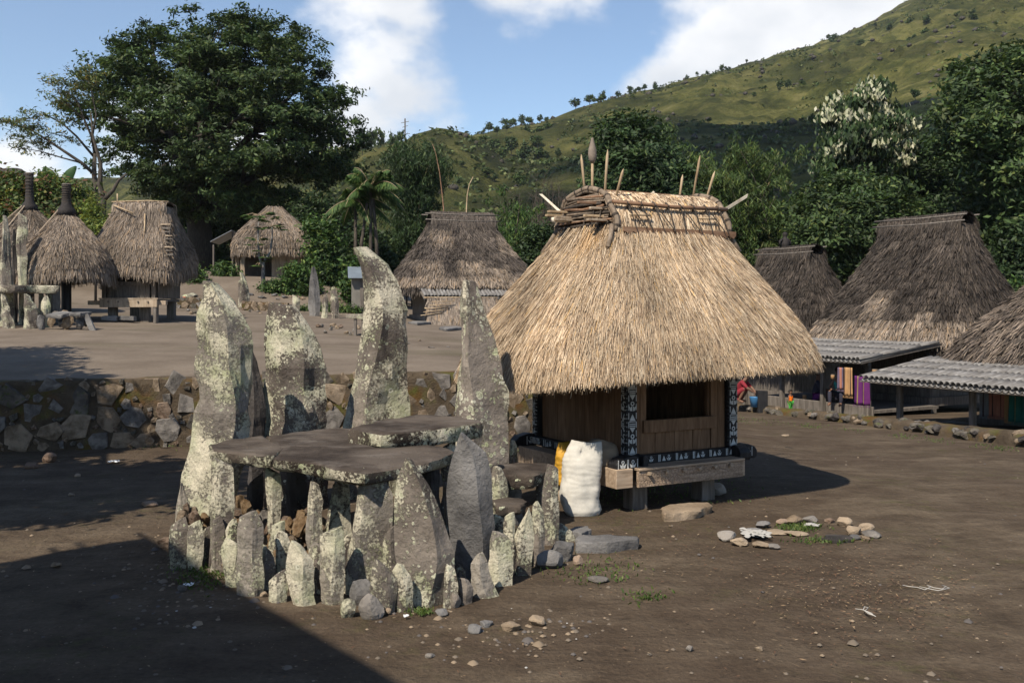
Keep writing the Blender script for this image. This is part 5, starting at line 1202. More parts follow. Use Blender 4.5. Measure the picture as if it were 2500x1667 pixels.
for pts, lab in (([(1083, 508), (1079, 470), (1073, 420), (1064, 375), (1056, 352)], 'tall thin bent bamboo wand behind the terrace house ridge'), ([(1139, 508), (1141, 475), (1146, 450), (1155, 432)], 'short bent bamboo wand behind the terrace house ridge')):
    w = [P(a, b_, 39.5) for a, b_ in pts]; w = [Vector((w[0].x, 39.5, 2.0))] + w
    tag(MB().tube(w, [.035] + [.03 - .005 * i for i in range(len(w) - 1)], 6).build('bamboo_wand', 'bamboo_brown' if 'tall' in lab else 'bamboo_tan', None, True), lab, 'bamboo')
# tin-roofed shed corner behind the tallest standing stone
Y = 40.0; g = zg(PX(872, Y), Y); t = thing('shed', 'small concrete shed with a tin roof behind the tallest standing stone', 'shed', (PX(880, Y), Y, g), math.radians(10))
zt = PZ(680, Y) - g; mb = MB(); mb.box(-.35, .6, 0, 1.2, -.1, zt); mb.build('wall', 'concrete', t)
MB().box(-.02, .12, -.05, -.01, -.05, zt - .05).build('door', 'wood_grey', t)
MB().add([(-.5, -.3, zt + .0), (.75, -.3, zt), (.75, 1.3, zt + .5), (-.5, 1.3, zt + .5), (-.5, -.3, zt + .03), (.75, -.3, zt + .03), (.75, 1.3, zt + .53), (-.5, 1.3, zt + .53)], [(3, 2, 1, 0), (4, 5, 6, 7), (0, 1, 5, 4), (1, 2, 6, 5), (2, 3, 7, 6), (3, 0, 4, 7)]).build('tin_roof', 'tin_blue', t)

# ---- weathered hut at the left
def weathered_hut():
    Y = 31.0; cx = PX(352, Y); g = zg(cx, Y) + .0; t = thing('weathered_hut', 'grey weathered thatched shrine hut on posts beside the parasol shrine', 'hut', (cx, Y, g), math.radians(-2))
    k = Y / F; zr = PZ(496, Y) - g; ze = PZ(638, Y) - g
    ez = lambda ph: -.12 * np.cos(ph + np.pi / 2) * 0 - .1 * np.cos(2 * ph + .8) + .06 * np.sin(3 * ph) - .12 * np.maximum(0, np.sin(ph + np.pi)) ** 2
    rf = Roof(.82, .38, zr - .12, 1.36, 1.3, ze, n0=6, n1=5, p=1.1, droop=.05, ez=ez, bulge=.04); rf.shell('roof_shell', 'shell_grey', t, .05, .2)
    thatch(rf, 32000, .3, .02, OLD, t, lift=.035, off=.02, fringe=9000, fl=.4, sway=.05)
    arch_cap(t, -.8, .82, .4, zr - .14, .16, 3500, .5, .03, OLD)
    MB().tube([V(-.95, -.2, zr + .02), V(.2, -.22, zr + .05), V(.85, -.2, zr + .02)], .02, 6).build('ridge_pole', 'bamboo_tan', t, True)
    for a, b_ in (((-.75, -.5, zr - .12), (-.05, -.72, zr - .38)), ((.28, -.62, zr - .4), (.42, -.98, zr - .98)), ((-1.2, .1, zr - .35), (-.6, -.1, zr - .3)), ((-.85, 0, zr - .1), (-.86, 0, zr + .3))): MB().tube([V(*a), V(*b_)], .022, 6).build('loose_slat', 'bamboo_tan', t, True)
    q0 = random.Random(8)
    for j in range(9):   # laths bared where the thatch has slipped at the corner
        f = j / 8; z = zr - .75 - f * .95; x = 1.0 + .3 * f + q0.uniform(-.03, .03); w = q0.uniform(.07, .13); MB().box(x - .02 - w, x + .02 + w, -.76 - .42 * f, -.71 - .42 * f, z, z + .035, None, .015).build('bare_lath', 'wood_grey' if j % 3 else 'wood_pale', t)
    # body
    zf = .75; q = random.Random(3)
    for i in range(6): MB().box(-.78 + i * .2, -.584 + i * .2, -.92, -.88 + q.uniform(-.008, .008), zf - .15, zf + .32).build('plank', 'wood_grey', t)
    for x in (-.86, -.66, .5, .68): MB().box(x - .06, x + .06, -.96, -.86, zf - .2, ze + .5).build('corner_post', 'wood_grey', t)
    for sx in (-1, 1): MB().box(sx * .8 - .03, sx * .8 + .03, -.85, .85, zf - .1, ze + .5).build('side_wall', 'wood_grey', t)
    MB().box(-.76, .76, .82, .86, zf - .1, ze + .5).build('back_wall', 'wood_grey', t); MB().box(-.8, .8, -.85, .85, zf - .2, zf - .12).build('floor', 'wood_grey', t); MB().box(-.66, .5, -.99, -.95, zf + .3, zf + .42).build('sill_board', 'wood_grey', t)
    MB().box(-.78, .98, -1.42, -1.36, .38, .62, None, .004).build('bench_front', 'wood_pale', t, bevel=.01); MB().box(-.8, 1.0, -1.43, -1.0, .624, .66).build('bench_top', 'wood_pale', t)
    for i in range(5): MB().box(-.52 + i * .3, -.48 + i * .3, -1.46, -1.41, .53, .57).build('peg', 'wood_grey', t)
    for x in (-1.0, 1.0): MB().box(x - .2, x + .2, -1.3, -1.15, .45, .58).build('beam_head', 'wood_pale', t, bevel=.01)
    for (x, y, w) in ((-.55, -1.0, .12), (.45, -1.0, .14), (.9, -1.3, .05), (-.6, .7, .12), (.6, .7, .12)): MB().box(x - w, x + w, y - .1, y + .1, -.1, .62).build('leg', 'wood_grey', t, bevel=.01)
    for x, w in ((-.4, .24), (.12, .22)): tag(MB().box(cx + x - w, cx + x + w, Y - 1.75, Y - 1.5, g - .02, g + .12, None, .02).build('foot_stone', 'stone_grey', None, bevel=.02), 'flat foot stone before the bench of the weathered hut', 'foot stone', 'foot stones of the weathered hut')
weathered_hut()
# ---- parasol shrines (a carved post under a conical thatch)
def parasol(label, px, Y, apex, top, eave, rpx, postw, dark=0.0, seed=1):
    cx = PX(px, Y); g = zg(cx, Y); s = Y / F; za, zt, ze = PZ(apex, Y) - g, PZ(top, Y) - g, PZ(eave, Y) - g; r = rpx * s
    t = thing('parasol_shrine', label, 'shrine', (cx, Y, g), seed, 'conical parasol shrines')
    rf = Roof(.1, .1, za, r, r, ze, n0=2, n1=2.1, p=1.0, droop=.06, scurve=.2, ez=lambda ph: .08 * np.sin(3 * ph + seed), bulge=.1)
    rf.shell('roof_shell', 'shell_grey', t, .04, .16)
    def patch(rf_, u, tt, p, col):
        k = (dark * sstep(.62, .2, tt) * (.45 + .55 * np.sin(u * 70 + 2 * np.sin(u * 17))))[:, None].clip(0, 1); return col * (1 - .72 * k)
    thatch(rf, 26000, .28, .02, OLD, t, lift=.035, off=.015, fringe=8000, fl=.36, patch=patch, sway=.05)
    w = postw * s / 2
    o = MB().tube([V(0, 0, -.2), V(0, 0, .3), V(0, 0, za - .1)], [w, w * .95, w * .9], 12).build('post', 'wood_black', t, True)
    k = MB().tube([V(0, 0, za - .12), V(0, 0, za + .05), V(0, 0, za + .2), V(.0, 0, (za + zt) / 2 + .1), V(.01, 0, zt)], [.3, .25, .14, .115, .13], 14).build('fibre_neck', 'fibre_black', t, True)
    mb = MB()
    for j in range(9): z = za + .2 + (zt - za - .25) * j / 8; mb.tube([V(0, 0, z - .012), V(0, 0, z + .012)], .136, 14)
    mb.build('binding', 'rope', k); MB().tube([V(.01, 0, zt), V(.01, 0, zt + .03)], [.14, .12], 14).build('cap', 'wood_grey', k)
    for a in (4.0 - seed, 4.5 - seed):
        e = V(math.cos(a), math.sin(a), 0); MB().tube([e * .22 + V(0, 0, za + .04), e * (r * .62) + V(0, 0, za + (ze - za) * .48 + .12)], .025, 5).build('holding_slat', 'wood_pale', t)
        if dark == 0: break
parasol('near conical parasol shrine of grey thatch on a dark post by the heap of stones', 162, 29.3, 516, 451, 652, 106, 25, 0.0, 1)
parasol('rear conical parasol shrine with dark-streaked thatch behind the pointed stone', 72, 33.0, 506, 424, 632, 118, 24, .9, 2)
# ---- plank hut in the shrubs
def plank_hut():
    Y = 47.0; cx = PX(655, Y); g = PZ(684, Y); t = thing('plank_hut', 'plank-walled thatched hut with an open porch among the shrubs', 'hut', (cx, Y + 1.2, g), math.radians(12)); s = Y / F
    zr = PZ(498, Y) - g; ze = PZ(595, Y) - g
    rf = Roof(.3, .15, zr, 1.95, 1.7, ze, n0=3, n1=3.4, p=1.0, droop=.12, bulge=.1); rf.shell('roof_shell', 'shell_grey', t, .05, .25)
    thatch(rf, 22000, .36, .028, OLD, t, lift=.04, off=.02, fringe=6000, fl=.4, sway=.04); q = random.Random(2)
    n = 9
    for i in range(n): x = -.1 + 1.6 * i / n; MB().box(x + .004, x + 1.6 / n - .004, -1.0 + q.uniform(-.01, .01), -.96, -.1, ze + .3).build('plank', 'wood_pale', t)
    MB().box(1.46, 1.5, -.95, 1.0, -.1, ze + .3).build('side_wall', 'wood_pale', t); MB().box(-.1, -.06, -.95, 1.0, -.1, ze + .3).build('side_wall', 'wood_grey', t); MB().box(-1.5, 1.45, 1.0, 1.04, .0, ze + .3).build('back_wall', 'wood_grey', t)
    for x in (-1.45, -1.75): MB().box(x - .1, x + .1, -1.05 if x > -1.6 else -.1, -.85 if x > -1.6 else .1, -.2, ze + .4).build('porch_post', 'wood_pale', t)
    MB().box(-1.6, 1.55, -1.2, 1.1, -.4, -.1).build('plinth', 'concrete', t)
    Y2 = 50.0; cx2 = PX(545, Y2); zz = PZ(578, Y2); t2 = thing('tin_lean_to', 'slanting grey tin sheet roof on poles left of the plank hut', 'lean-to', (cx2, Y2, zg(cx2, Y2)), .1); zz -= zg(cx2, Y2)
    MB().add([(-.55, -.5, zz - .3), (.5, -.5, zz + .28), (.5, 1.9, zz + .28), (-.55, 1.9, zz - .3), (-.55, -.5, zz - .27), (.5, -.5, zz + .31), (.5, 1.9, zz + .31), (-.55, 1.9, zz - .27)], [(3, 2, 1, 0), (4, 5, 6, 7), (0, 1, 5, 4), (1, 2, 6, 5), (2, 3, 7, 6), (3, 0, 4, 7)]).build('tin_roof', 'metal_roof', t2)
    for x, z in ((-.5, zz - .4), (.45, zz + .3)): MB().tube([V(x, .1, -.3), V(x, .1, z)], .05, 6).build('pole', 'wood_grey', t2)
plank_hut()
# dark low canoe-like trough with red cloth beside the weathered hut
Y = Yat(445, 740); g = float(zu(PX(445, Y), Y)); t = thing('trough', 'dark wooden trough with a red cloth beside the weathered hut', 'trough', (PX(448, Y), Y, g)); s = Y / F
mb = MB(); n = 9
vs = []
for i in range(n):
    f = i / (n - 1) * 2 - 1; w = .28 * math.sqrt(max(.02, 1 - f * f)); hh = .18 + .16 * f * f
    vs += [(f * 33 * s, -w, hh), (f * 30 * s, -w * .4, .04), (f * 30 * s, w * .4, .04), (f * 33 * s, w, hh), (f * 31 * s, w * .8, hh - .05), (f * 31 * s, -w * .8, hh - .05)]
mb.add(vs, [(i * 6 + j, (i + 1) * 6 + j, (i + 1) * 6 + (j + 1) % 6, i * 6 + (j + 1) % 6) for i in range(n - 1) for j in range(6)]); mb.build('hull', 'wood_black', t)
MB().box(-.3, .12, -.15, .12, .2, .27, None, .02).build('red_cloth', 'tarp_red', t)
rk = obj('boulder', round_rock(61, (24 * s, .4, 16 * s), 'stone_lichen'), None, None, 0, (PX(440, Y), Y + 1.2, g + 14 * s)); tag(rk, 'pale boulder behind the dark wooden trough', 'boulder')
# ------------------------------------------------------------------ vegetation
def leaf_quads(c, d, nrm, l, w, col):
    n = len(c); d = d / (np.linalg.norm(d, axis=1, keepdims=True) + 1e-9); s = np.cross(nrm, d); s /= np.linalg.norm(s, axis=1, keepdims=True) + 1e-9
    l = np.asarray(l).reshape(-1, 1); w = np.asarray(w).reshape(-1, 1)
    v = np.empty((n, 4, 3)); v[:, 0] = c - d * l / 2; v[:, 1] = c + s * w / 2 - d * l * .05; v[:, 2] = c + d * l / 2; v[:, 3] = c - s * w / 2 - d * l * .05
    f = (np.arange(n) * 4)[:, None] + np.array([[0, 1, 2, 3]]); return v.reshape(-1, 3), f, np.repeat(col[:, None, :], 4, 1).reshape(-1, 3)
def in_poly(x, y, poly):
    ins = np.zeros(len(x), bool); k = len(poly)
    for i in range(k):
        x0, y0 = poly[i]; x1, y1 = poly[(i + 1) % k]
        c = ((y0 > y) != (y1 > y)); ins ^= c & (x < (x1 - x0) * (y - y0) / (y1 - y0 + 1e-9) + x0)
    return ins
def edge_dist(x, y, poly):
    d = np.full(len(x), 1e9); k = len(poly)
    for i in range(k):
        a = np.array(poly[i], float); b_ = np.array(poly[(i + 1) % k], float); ab = b_ - a; t = np.clip(((x - a[0]) * ab[0] + (y - a[1]) * ab[1]) / (ab @ ab), 0, 1)
        d = np.minimum(d, np.hypot(x - a[0] - t * ab[0], y - a[1] - t * ab[1]))
    return d
def clump_leaves(C0, nl, rc, flat, l, w, pal, droop=0., up=.6, outc=None, cvar=.45, colmul=None):
    k = len(C0); c = np.repeat(C0, nl, 0); n = len(c); g = NP.normal(0, 1, (n, 3)); g[:, 2] *= flat
    rr_ = np.repeat(NP.uniform(.6, 1.3, k), nl)[:, None] * rc; pos = c + g * rr_ * .55
    nrm = NP.normal(0, .55, (n, 3)); nrm[:, 2] += up
    if outc is not None: o = pos - outc; o /= np.linalg.norm(o, axis=1, keepdims=True) + 1e-6; nrm += o * .45
    nrm /= np.linalg.norm(nrm, axis=1, keepdims=True)
    d = NP.normal(0, 1, (n, 3)); d = d - nrm * (d * nrm).sum(1, keepdims=True); d[:, 2] -= droop * np.linalg.norm(d, axis=1)
    d /= np.linalg.norm(d, axis=1, keepdims=True); nrm = nrm - d * (nrm * d).sum(1, keepdims=True)
    col = pick(pal, n, .15) * np.repeat(1 + NP.uniform(-cvar, cvar, k), nl)[:, None]
    if colmul is not None: col = colmul(pos, col, k, nl)
    return leaf_quads(pos, d, nrm, l * NP.uniform(.6, 1.3, n), w * NP.uniform(.6, 1.3, n), col)
GREEN = [((.036, .062, .019), 4), ((.054, .088, .026), 3), ((.023, .042, .015), 3), ((.085, .108, .03), 1.2)]
DGREEN = [((.026, .05, .018), 4), ((.042, .074, .024), 3), ((.017, .033, .012), 3), ((.07, .1, .032), 1)]
YGREEN = [((.14, .17, .03), 4), ((.09, .13, .03), 3), ((.19, .19, .035), 1.5), ((.05, .08, .02), 2)]
BGREEN = [((.05, .085, .022), 4), ((.035, .06, .018), 3), ((.085, .12, .028), 2), ((.11, .12, .03), .7)]
MGREEN = [((.04, .08, .02), 4), ((.06, .11, .025), 3), ((.1, .14, .03), 1.5), ((.02, .045, .014), 2)]
RGREEN = [((.05, .085, .022), 4), ((.09, .12, .03), 2), ((.13, .065, .035), 1.3), ((.16, .15, .04), 1)]
def tree(name, label, outline, Y, depth, trunk, nclump, nl, rc, l, w, pal, group=None, droop=0., up=.6, flat=.7, limbs=14, bark='bark', base=None, cat='tree', shrink=.5, cvar=.45, colmul=None, hollow=.0, pads=0, padr=1.0):
    """crown spread through the volume over its outline (photo pixels at distance Y) on a limbed trunk"""
    xs = [p[0] for p in outline]; ys = [p[1] for p in outline]; pts = []
    rpx = rc / Y * F * shrink
    while len(pts) < nclump:
        x = NP.uniform(min(xs), max(xs), 4000); y = NP.uniform(min(ys), max(ys), 4000); ok = in_poly(x, y, outline); x, y = x[ok], y[ok]; e = edge_dist(x, y, outline); ok = e > rpx * NP.uniform(.2, 1, len(e)); x, y, e = x[ok], y[ok], e[ok]
        em = max(60, .32 * min(max(xs) - min(xs), max(ys) - min(ys))); dd = np.sqrt(np.clip(e / em, 0.02, 1)) * depth
        r_ = NP.uniform(-1, 1, len(x)); sg = np.sign(r_); r_ = sg * (np.abs(r_) ** (1 - hollow * .7))
        yy = Y + r_ * dd; s = Y
        pts += list(np.stack([(x - 1250) / F * yy, yy, H - (y - HZ) / F * yy], 1))
    if pads:
        A = np.array(pts[:pads]); i = NP.integers(0, pads, nclump); g3 = NP.normal(0, 1, (nclump, 3)) * [padr, padr, padr * .42]; C0 = A[i] + g3
    else: C0 = np.array(pts[:nclump])
    tb = trunk[0]; bx = PX(tb[0], Y); g = (zg(bx, Y) if base is None else base)
    t = thing(name, label, cat, (bx, Y, g), 0, group); off = np.array([bx, Y, g])
    cen = C0.mean(0); cen[2] = C0[:, 2].min() * .4 + cen[2] * .6
    v, f, c = clump_leaves(C0, nl, rc, flat, l, w, pal, droop, up, cen, cvar, colmul)
    obj('crown', mesh_np('crown', v - off, f, c), 'leaf', t)
    mb = MB(); tp = [Vector((PX(a, Y) - bx, 0, H - (b_ - HZ) / F * Y - g)) for a, b_, _ in trunk]; tr = [r for _, _, r in trunk]
    tp[0].z = min(tp[0].z, -.2); mb.tube(tp, tr, 10); top = tp[-1]; q = random.Random(nclump)
    for i in range(limbs):
        e = Vector(C0[q.randrange(len(C0))] - off); k = q.randrange(max(1, len(tp) // 2), len(tp)); s0 = tp[k]
        if e.z < s0.z - .5: continue
        mid = s0.lerp(e, .5) + Vector((q.uniform(-.1, .1), q.uniform(-.1, .1), .12)) * (e - s0).length * .6; r0 = tr[k] * q.uniform(.4, .7)
        m1 = s0.lerp(mid, .5) + Vector((0, 0, .03)) * (e - s0).length; mb.tube([s0, m1, mid, mid.lerp(e, .55), e], [r0, r0 * .8, r0 * .55, r0 * .35, r0 * .12], 6)
        for j in range(3):
            e2 = Vector(C0[q.randrange(len(C0))] - off)
            if (e2 - mid).length < (e - s0).length * .7: mb.tube([mid, mid.lerp(e2, .5) + Vector((0, 0, .1)), e2], [r0 * .4, r0 * .25, r0 * .08], 5)
    mb.build('trunk', bark, t, True); return t

# the great tree
tree('great_tree', 'huge dark spreading tree towering behind the weathered hut',
     [(212, 330), (205, 270), (230, 200), (228, 150), (280, 95), (345, 88), (370, 60), (440, 75), (455, 30), (480, 28), (520, 45), (560, 32), (620, 42), (690, 50), (745, 90), (770, 140), (800, 170), (810, 230), (845, 260), (868, 310), (850, 360), (845, 420), (800, 440), (790, 470), (735, 455), (700, 510), (640, 520), (590, 530), (520, 540), (450, 530), (400, 500), (330, 460), (270, 435), (235, 400), (250, 350)],
     62, 7.0, [(492, 660, .95), (490, 590, .78), (482, 520, .7), (478, 430, .55), (482, 360, .4)], 1900, 80, .5, .33, .12, GREEN, flat=.55, limbs=60, bark='bark_dark', shrink=.9, cvar=.45, hollow=.5, pads=265, padr=.75)
# feathery sparse tree
def sparse_tree():
    Y = 52.0; bx = PX(262, Y); g = zg(bx, Y); t = thing('feathery_tree', 'sparse feathery tree with bare forked trunks left of the great tree', 'tree', (bx, Y, g)); off = Vector((bx, Y, g)); q = random.Random(12)
    def w(a, b_, dy=0): return P(a, b_, Y) - off + Vector((0, dy, 0))
    mb = MB(); tips = []
    def br(pts, r0, r1):
        k = len(pts); mb.tube(pts, [r0 + (r1 - r0) * i / (k - 1) for i in range(k)], 7)
    br([Vector((0, 0, -.3)), w(250, 560), w(252, 490), w(244, 450), w(246, 400), w(226, 330), w(222, 275)], .24, .03)
    br([w(252, 490), w(276, 465), w(290, 440), w(310, 425)], .13, .05); br([w(228, 560, .8), w(222, 470, .8), w(214, 420, .8), w(216, 370, .8)], .19, .1); br([w(236, 480, .5), w(218, 460, .6), w(228, 440, .6)], .07, .04)
    br([w(214, 420, .8), w(190, 395, .5), w(150, 365), w(120, 345), w(80, 320), w(30, 300), (w(8, 292))], .1, .02)
    br([w(216, 370, .8), w(214, 330, .5), w(205, 290), w(190, 250), w(165, 225)], .08, .02); br([w(216, 380, .8), w(180, 330, .3), w(150, 300), w(110, 280), w(70, 290)], .07, .02); br([w(226, 330), w(235, 280), w(225, 230), w(215, 195)], .06, .02); br([w(190, 395, .5), w(150, 385), w(100, 370), (w(55, 362))], .05, .015)
    br([w(205, 290), w(180, 270), w(150, 240), w(140, 215)], .05, .015)
    for (a, b_) in ((8, 292), (30, 298), (55, 305), (80, 318), (110, 280), (70, 288), (95, 300), (140, 215), (165, 225), (150, 240), (190, 200), (215, 190), (200, 185), (180, 215), (55, 362), (100, 365), (45, 350), (120, 330), (150, 300), (130, 250), (175, 250), (230, 175), (150, 330), (85, 345), (70, 330), (25, 318), (205, 215), (160, 200), (125, 205), (235, 200)):
        for j in range(q.randint(3, 5)):
            x, y = a + q.gauss(0, 14), b_ + q.gauss(0, 9); e = w(x, y, q.uniform(-1.2, 1.2)); tips.append(e); mb.tube([w(a, b_), w((a + x) / 2, (b_ + y) / 2 + 2, 0), e], [.018, .012, .006], 4)
    mb.build('trunk', 'bark', t, True)
    v, f, c = clump_leaves(np.array([x[:] for x in tips]), 34, .42, .35, .24, .07, [((.09, .12, .035), 4), ((.06, .085, .03), 3), ((.22, .17, .04), 1.6), ((.045, .06, .025), 2)], 0, .7, None, .4); obj('crown', mesh_np('crown', v, f, c), 'leaf', t)
sparse_tree()
# right side wood
TGp = 'trees behind the village'
tree('broadleaf_tree', 'tall dark leafy tree at the edge behind the dark shaggy house', [(2280, 330), (2290, 230), (2320, 160), (2400, 130), (2470, 105), (2560, 120), (2640, 200), (2660, 400), (2640, 640), (2480, 700), (2400, 690), (2360, 600), (2370, 500), (2340, 420), (2290, 390)], 46, 5.5, [(2450, 780, .45), (2440, 600, .4), (2430, 480, .33), (2460, 380, .25)], 600, 95, .72, .33, .14, GREEN, TGp, limbs=26, flat=.55, cvar=.45, hollow=.3)
tree('broadleaf_tree', 'dense dark tree filling the gap behind the tallest thatched roof', [(2210, 330), (2270, 310), (2330, 380), (2400, 470), (2440, 700), (2150, 720), (2140, 520), (2200, 440)], 56, 4.5, [(2300, 780, .4), (2300, 600, .35), (2290, 500, .3)], 300, 90, .8, .36, .15, DGREEN, TGp, limbs=14, flat=.6)
tree('pale_leaf_tree', 'candlenut tree with drooping cream-white leaves', [(1985, 440), (1990, 380), (2000, 330), (2000, 270), (2040, 235), (2090, 225), (2110, 198), (2160, 198), (2180, 225), (2180, 260), (2215, 265), (2235, 310), (2225, 400), (2230, 450), (2190, 490), (2150, 460), (2090, 430), (2020, 450)], 54, 3.2, [(2100, 760, .35), (2105, 560, .3), (2110, 420, .24), (2110, 330, .16)], 300, 60, .42, .36, .17, DGREEN, TGp, droop=1.6, up=.25, limbs=22, flat=.8, hollow=.4,
     colmul=lambda pos, col, k, nl: np.where(np.repeat(NP.uniform(0, 1, k) < .42, nl)[:, None] & (NP.uniform(0, 1, (len(col), 1)) < .72), pick([((.42, .42, .29), 3), ((.34, .35, .22), 2), ((.48, .46, .35), 1)], len(col), .12), col))
tree('broadleaf_tree', 'round dark green tree right behind the small dark house', [(1930, 560), (1960, 460), (2030, 425), (2110, 410), (2180, 440), (2240, 500), (2260, 600), (2200, 700), (2050, 730), (1960, 690)], 44, 3.8, [(2090, 800, .35), (2090, 640, .3), (2080, 560, .22)], 400, 95, .6, .29, .11, GREEN, TGp, limbs=18, flat=.55, hollow=.3)
tree('broadleaf_tree', 'dark mango-like tree rising behind the straw ridge', [(1450, 400), (1450, 330), (1500, 285), (1560, 280), (1600, 310), (1650, 370), (1690, 400), (1720, 470), (1720, 560), (1480, 560), (1440, 470)], 46, 3.4, [(1590, 760, .3), (1590, 560, .28), (1585, 460, .2)], 330, 95, .6, .31, .11, DGREEN, TGp, limbs=16, flat=.6, cvar=.4)
tree('broadleaf_tree', 'dark leafy tree in the hollow between the straw hut and the bamboo', [(1600, 520), (1700, 480), (1800, 470), (1900, 500), (1960, 560), (1960, 740), (1640, 740)], 50, 4, [(1790, 820, .3), (1790, 660, .25), (1790, 600, .2)], 300, 90, .72, .34, .13, DGREEN, TGp, limbs=10, flat=.6)
tree('broadleaf_tree', 'shaded tree closing the row behind the brown thatched house', [(2380, 560), (2500, 520), (2700, 560), (2720, 900), (2400, 860)], 42, 4, [(2560, 960, .3), (2560, 740, .25), (2560, 680, .2)], 220, 110, .75, .3, .12, DGREEN, TGp, limbs=10, flat=.6)
# bamboo
def bamboo(label, x0, x1, ytop, ybase, Y, n, pal, seed, nl=55, base=None, lean=60, cl=16, rc=.34):
    q = random.Random(seed); cx = PX((x0 + x1) / 2, Y); g = zg(cx, Y) if base is None else base; t = thing('bamboo_clump', label, 'bamboo', (cx, Y, g), 0, 'bamboo clumps behind the village'); off = Vector((cx, Y, g)); cl_ = []
    for i in range(n):
        xb = (x0 + x1) / 2 + q.gauss(0, 1) * (x1 - x0) * .12; xt = q.uniform(x0, x1); yt = ytop + abs(q.gauss(0, 1)) * (ybase - ytop) * .2; dy = q.uniform(-2, 2); pts = []
        for k in range(9):
            f = k / 8; xx = xb + (xt - xb) * f ** 2.2; yy = ybase + (yt - ybase) * (f if f < .8 else .8 + (f - .8) * .75); pts.append(P(xx, yy, Y) - off + Vector((0, dy * f, 0)))
        pts[0].z = min(pts[0].z, -.1); tip = pts[-1] + Vector(((xt - xb) / F * Y * .25, 0, -.5)); pts.append(tip)
        MB().tube(pts, [.05 - .0045 * k for k in range(10)], 6).build('culm', 'bamboo_tan' if q.random() < .25 else 'bark', t, True)
        for j in range(cl):
            f = q.uniform(.28, 1.0) * 9; k = min(int(f), 8); e = pts[k].lerp(pts[k + 1], f - k); cl_.append(e + Vector((q.gauss(0, .4), q.gauss(0, .5), q.gauss(0, .25))))
    v, f, c = clump_leaves(np.array([x[:] for x in cl_]), nl, rc, .8, .34, .05, pal, 1.1, .5, None, .4); tag(obj('foliage', mesh_np('foliage', v, f, c), 'leaf', t), kind='stuff')
bamboo('feathery bamboo clump arching between the straw ridge and the pale-leaved tree', 1690, 1960, 330, 800, 47, 26, BGREEN, 3, cl=24, nl=50)
bamboo('tall dark drooping bamboo clump beside the palm', 955, 1060, 345, 700, 52, 14, DGREEN, 5, cl=26, nl=80, rc=.45)
bamboo('pale green bamboo tuft right of the terrace house roof', 1215, 1290, 470, 700, 50, 9, MGREEN, 8, cl=10, nl=45)
bamboo('thin bamboo shoots over the dark trees behind the straw hut', 1480, 1650, 285, 600, 49, 9, BGREEN, 9, cl=14, nl=45)
# leafless brush
def brush():
    Y = 60.0; cx = PX(1330, Y); g = 0.5; t = thing('leafless_brush', 'grey leafless thicket on the slope left of the straw ridge', 'brush', (cx, Y, g)); q = random.Random(6); mb = MB()
    for i in range(150):
        x = q.uniform(1205, 1440); yt = 425 + abs(x - 1330) * .5 + q.uniform(0, 90); b0 = P(x + q.uniform(-20, 20), 660, Y) - Vector((cx, Y, g)); e = P(x, yt, Y) - Vector((cx, Y, g)); dy = q.uniform(-2.5, 2.5); b0.y += dy; e.y += dy; m1 = b0.lerp(e, .6) + Vector((q.uniform(-.3, .3), 0, 0)); mb.tube([b0, m1, e], [.05, .03, .008], 4)
        for j in range(7):
            f = q.uniform(.3, 1); s0 = b0.lerp(m1, f / .6) if f < .6 else m1.lerp(e, (f - .6) / .4); mb.tube([s0, s0 + Vector((q.uniform(-.9, .9), q.uniform(-.6, .6), q.uniform(.1, .9)))], [.016, .004], 3)
    me = mb.mesh('branches'); obj('branches', me, 'bark', t)
    C0 = np.array([(P(q.uniform(1210, 1440), q.uniform(560, 680), Y) - Vector((cx, Y + q.uniform(-2, 2), g)))[:] for _ in range(70)]); v, f, c = clump_leaves(C0, 60, .6, .7, .25, .1, DGREEN); tag(obj('undergrowth', mesh_np('undergrowth', v, f, c), 'leaf', t), kind='stuff')
brush()
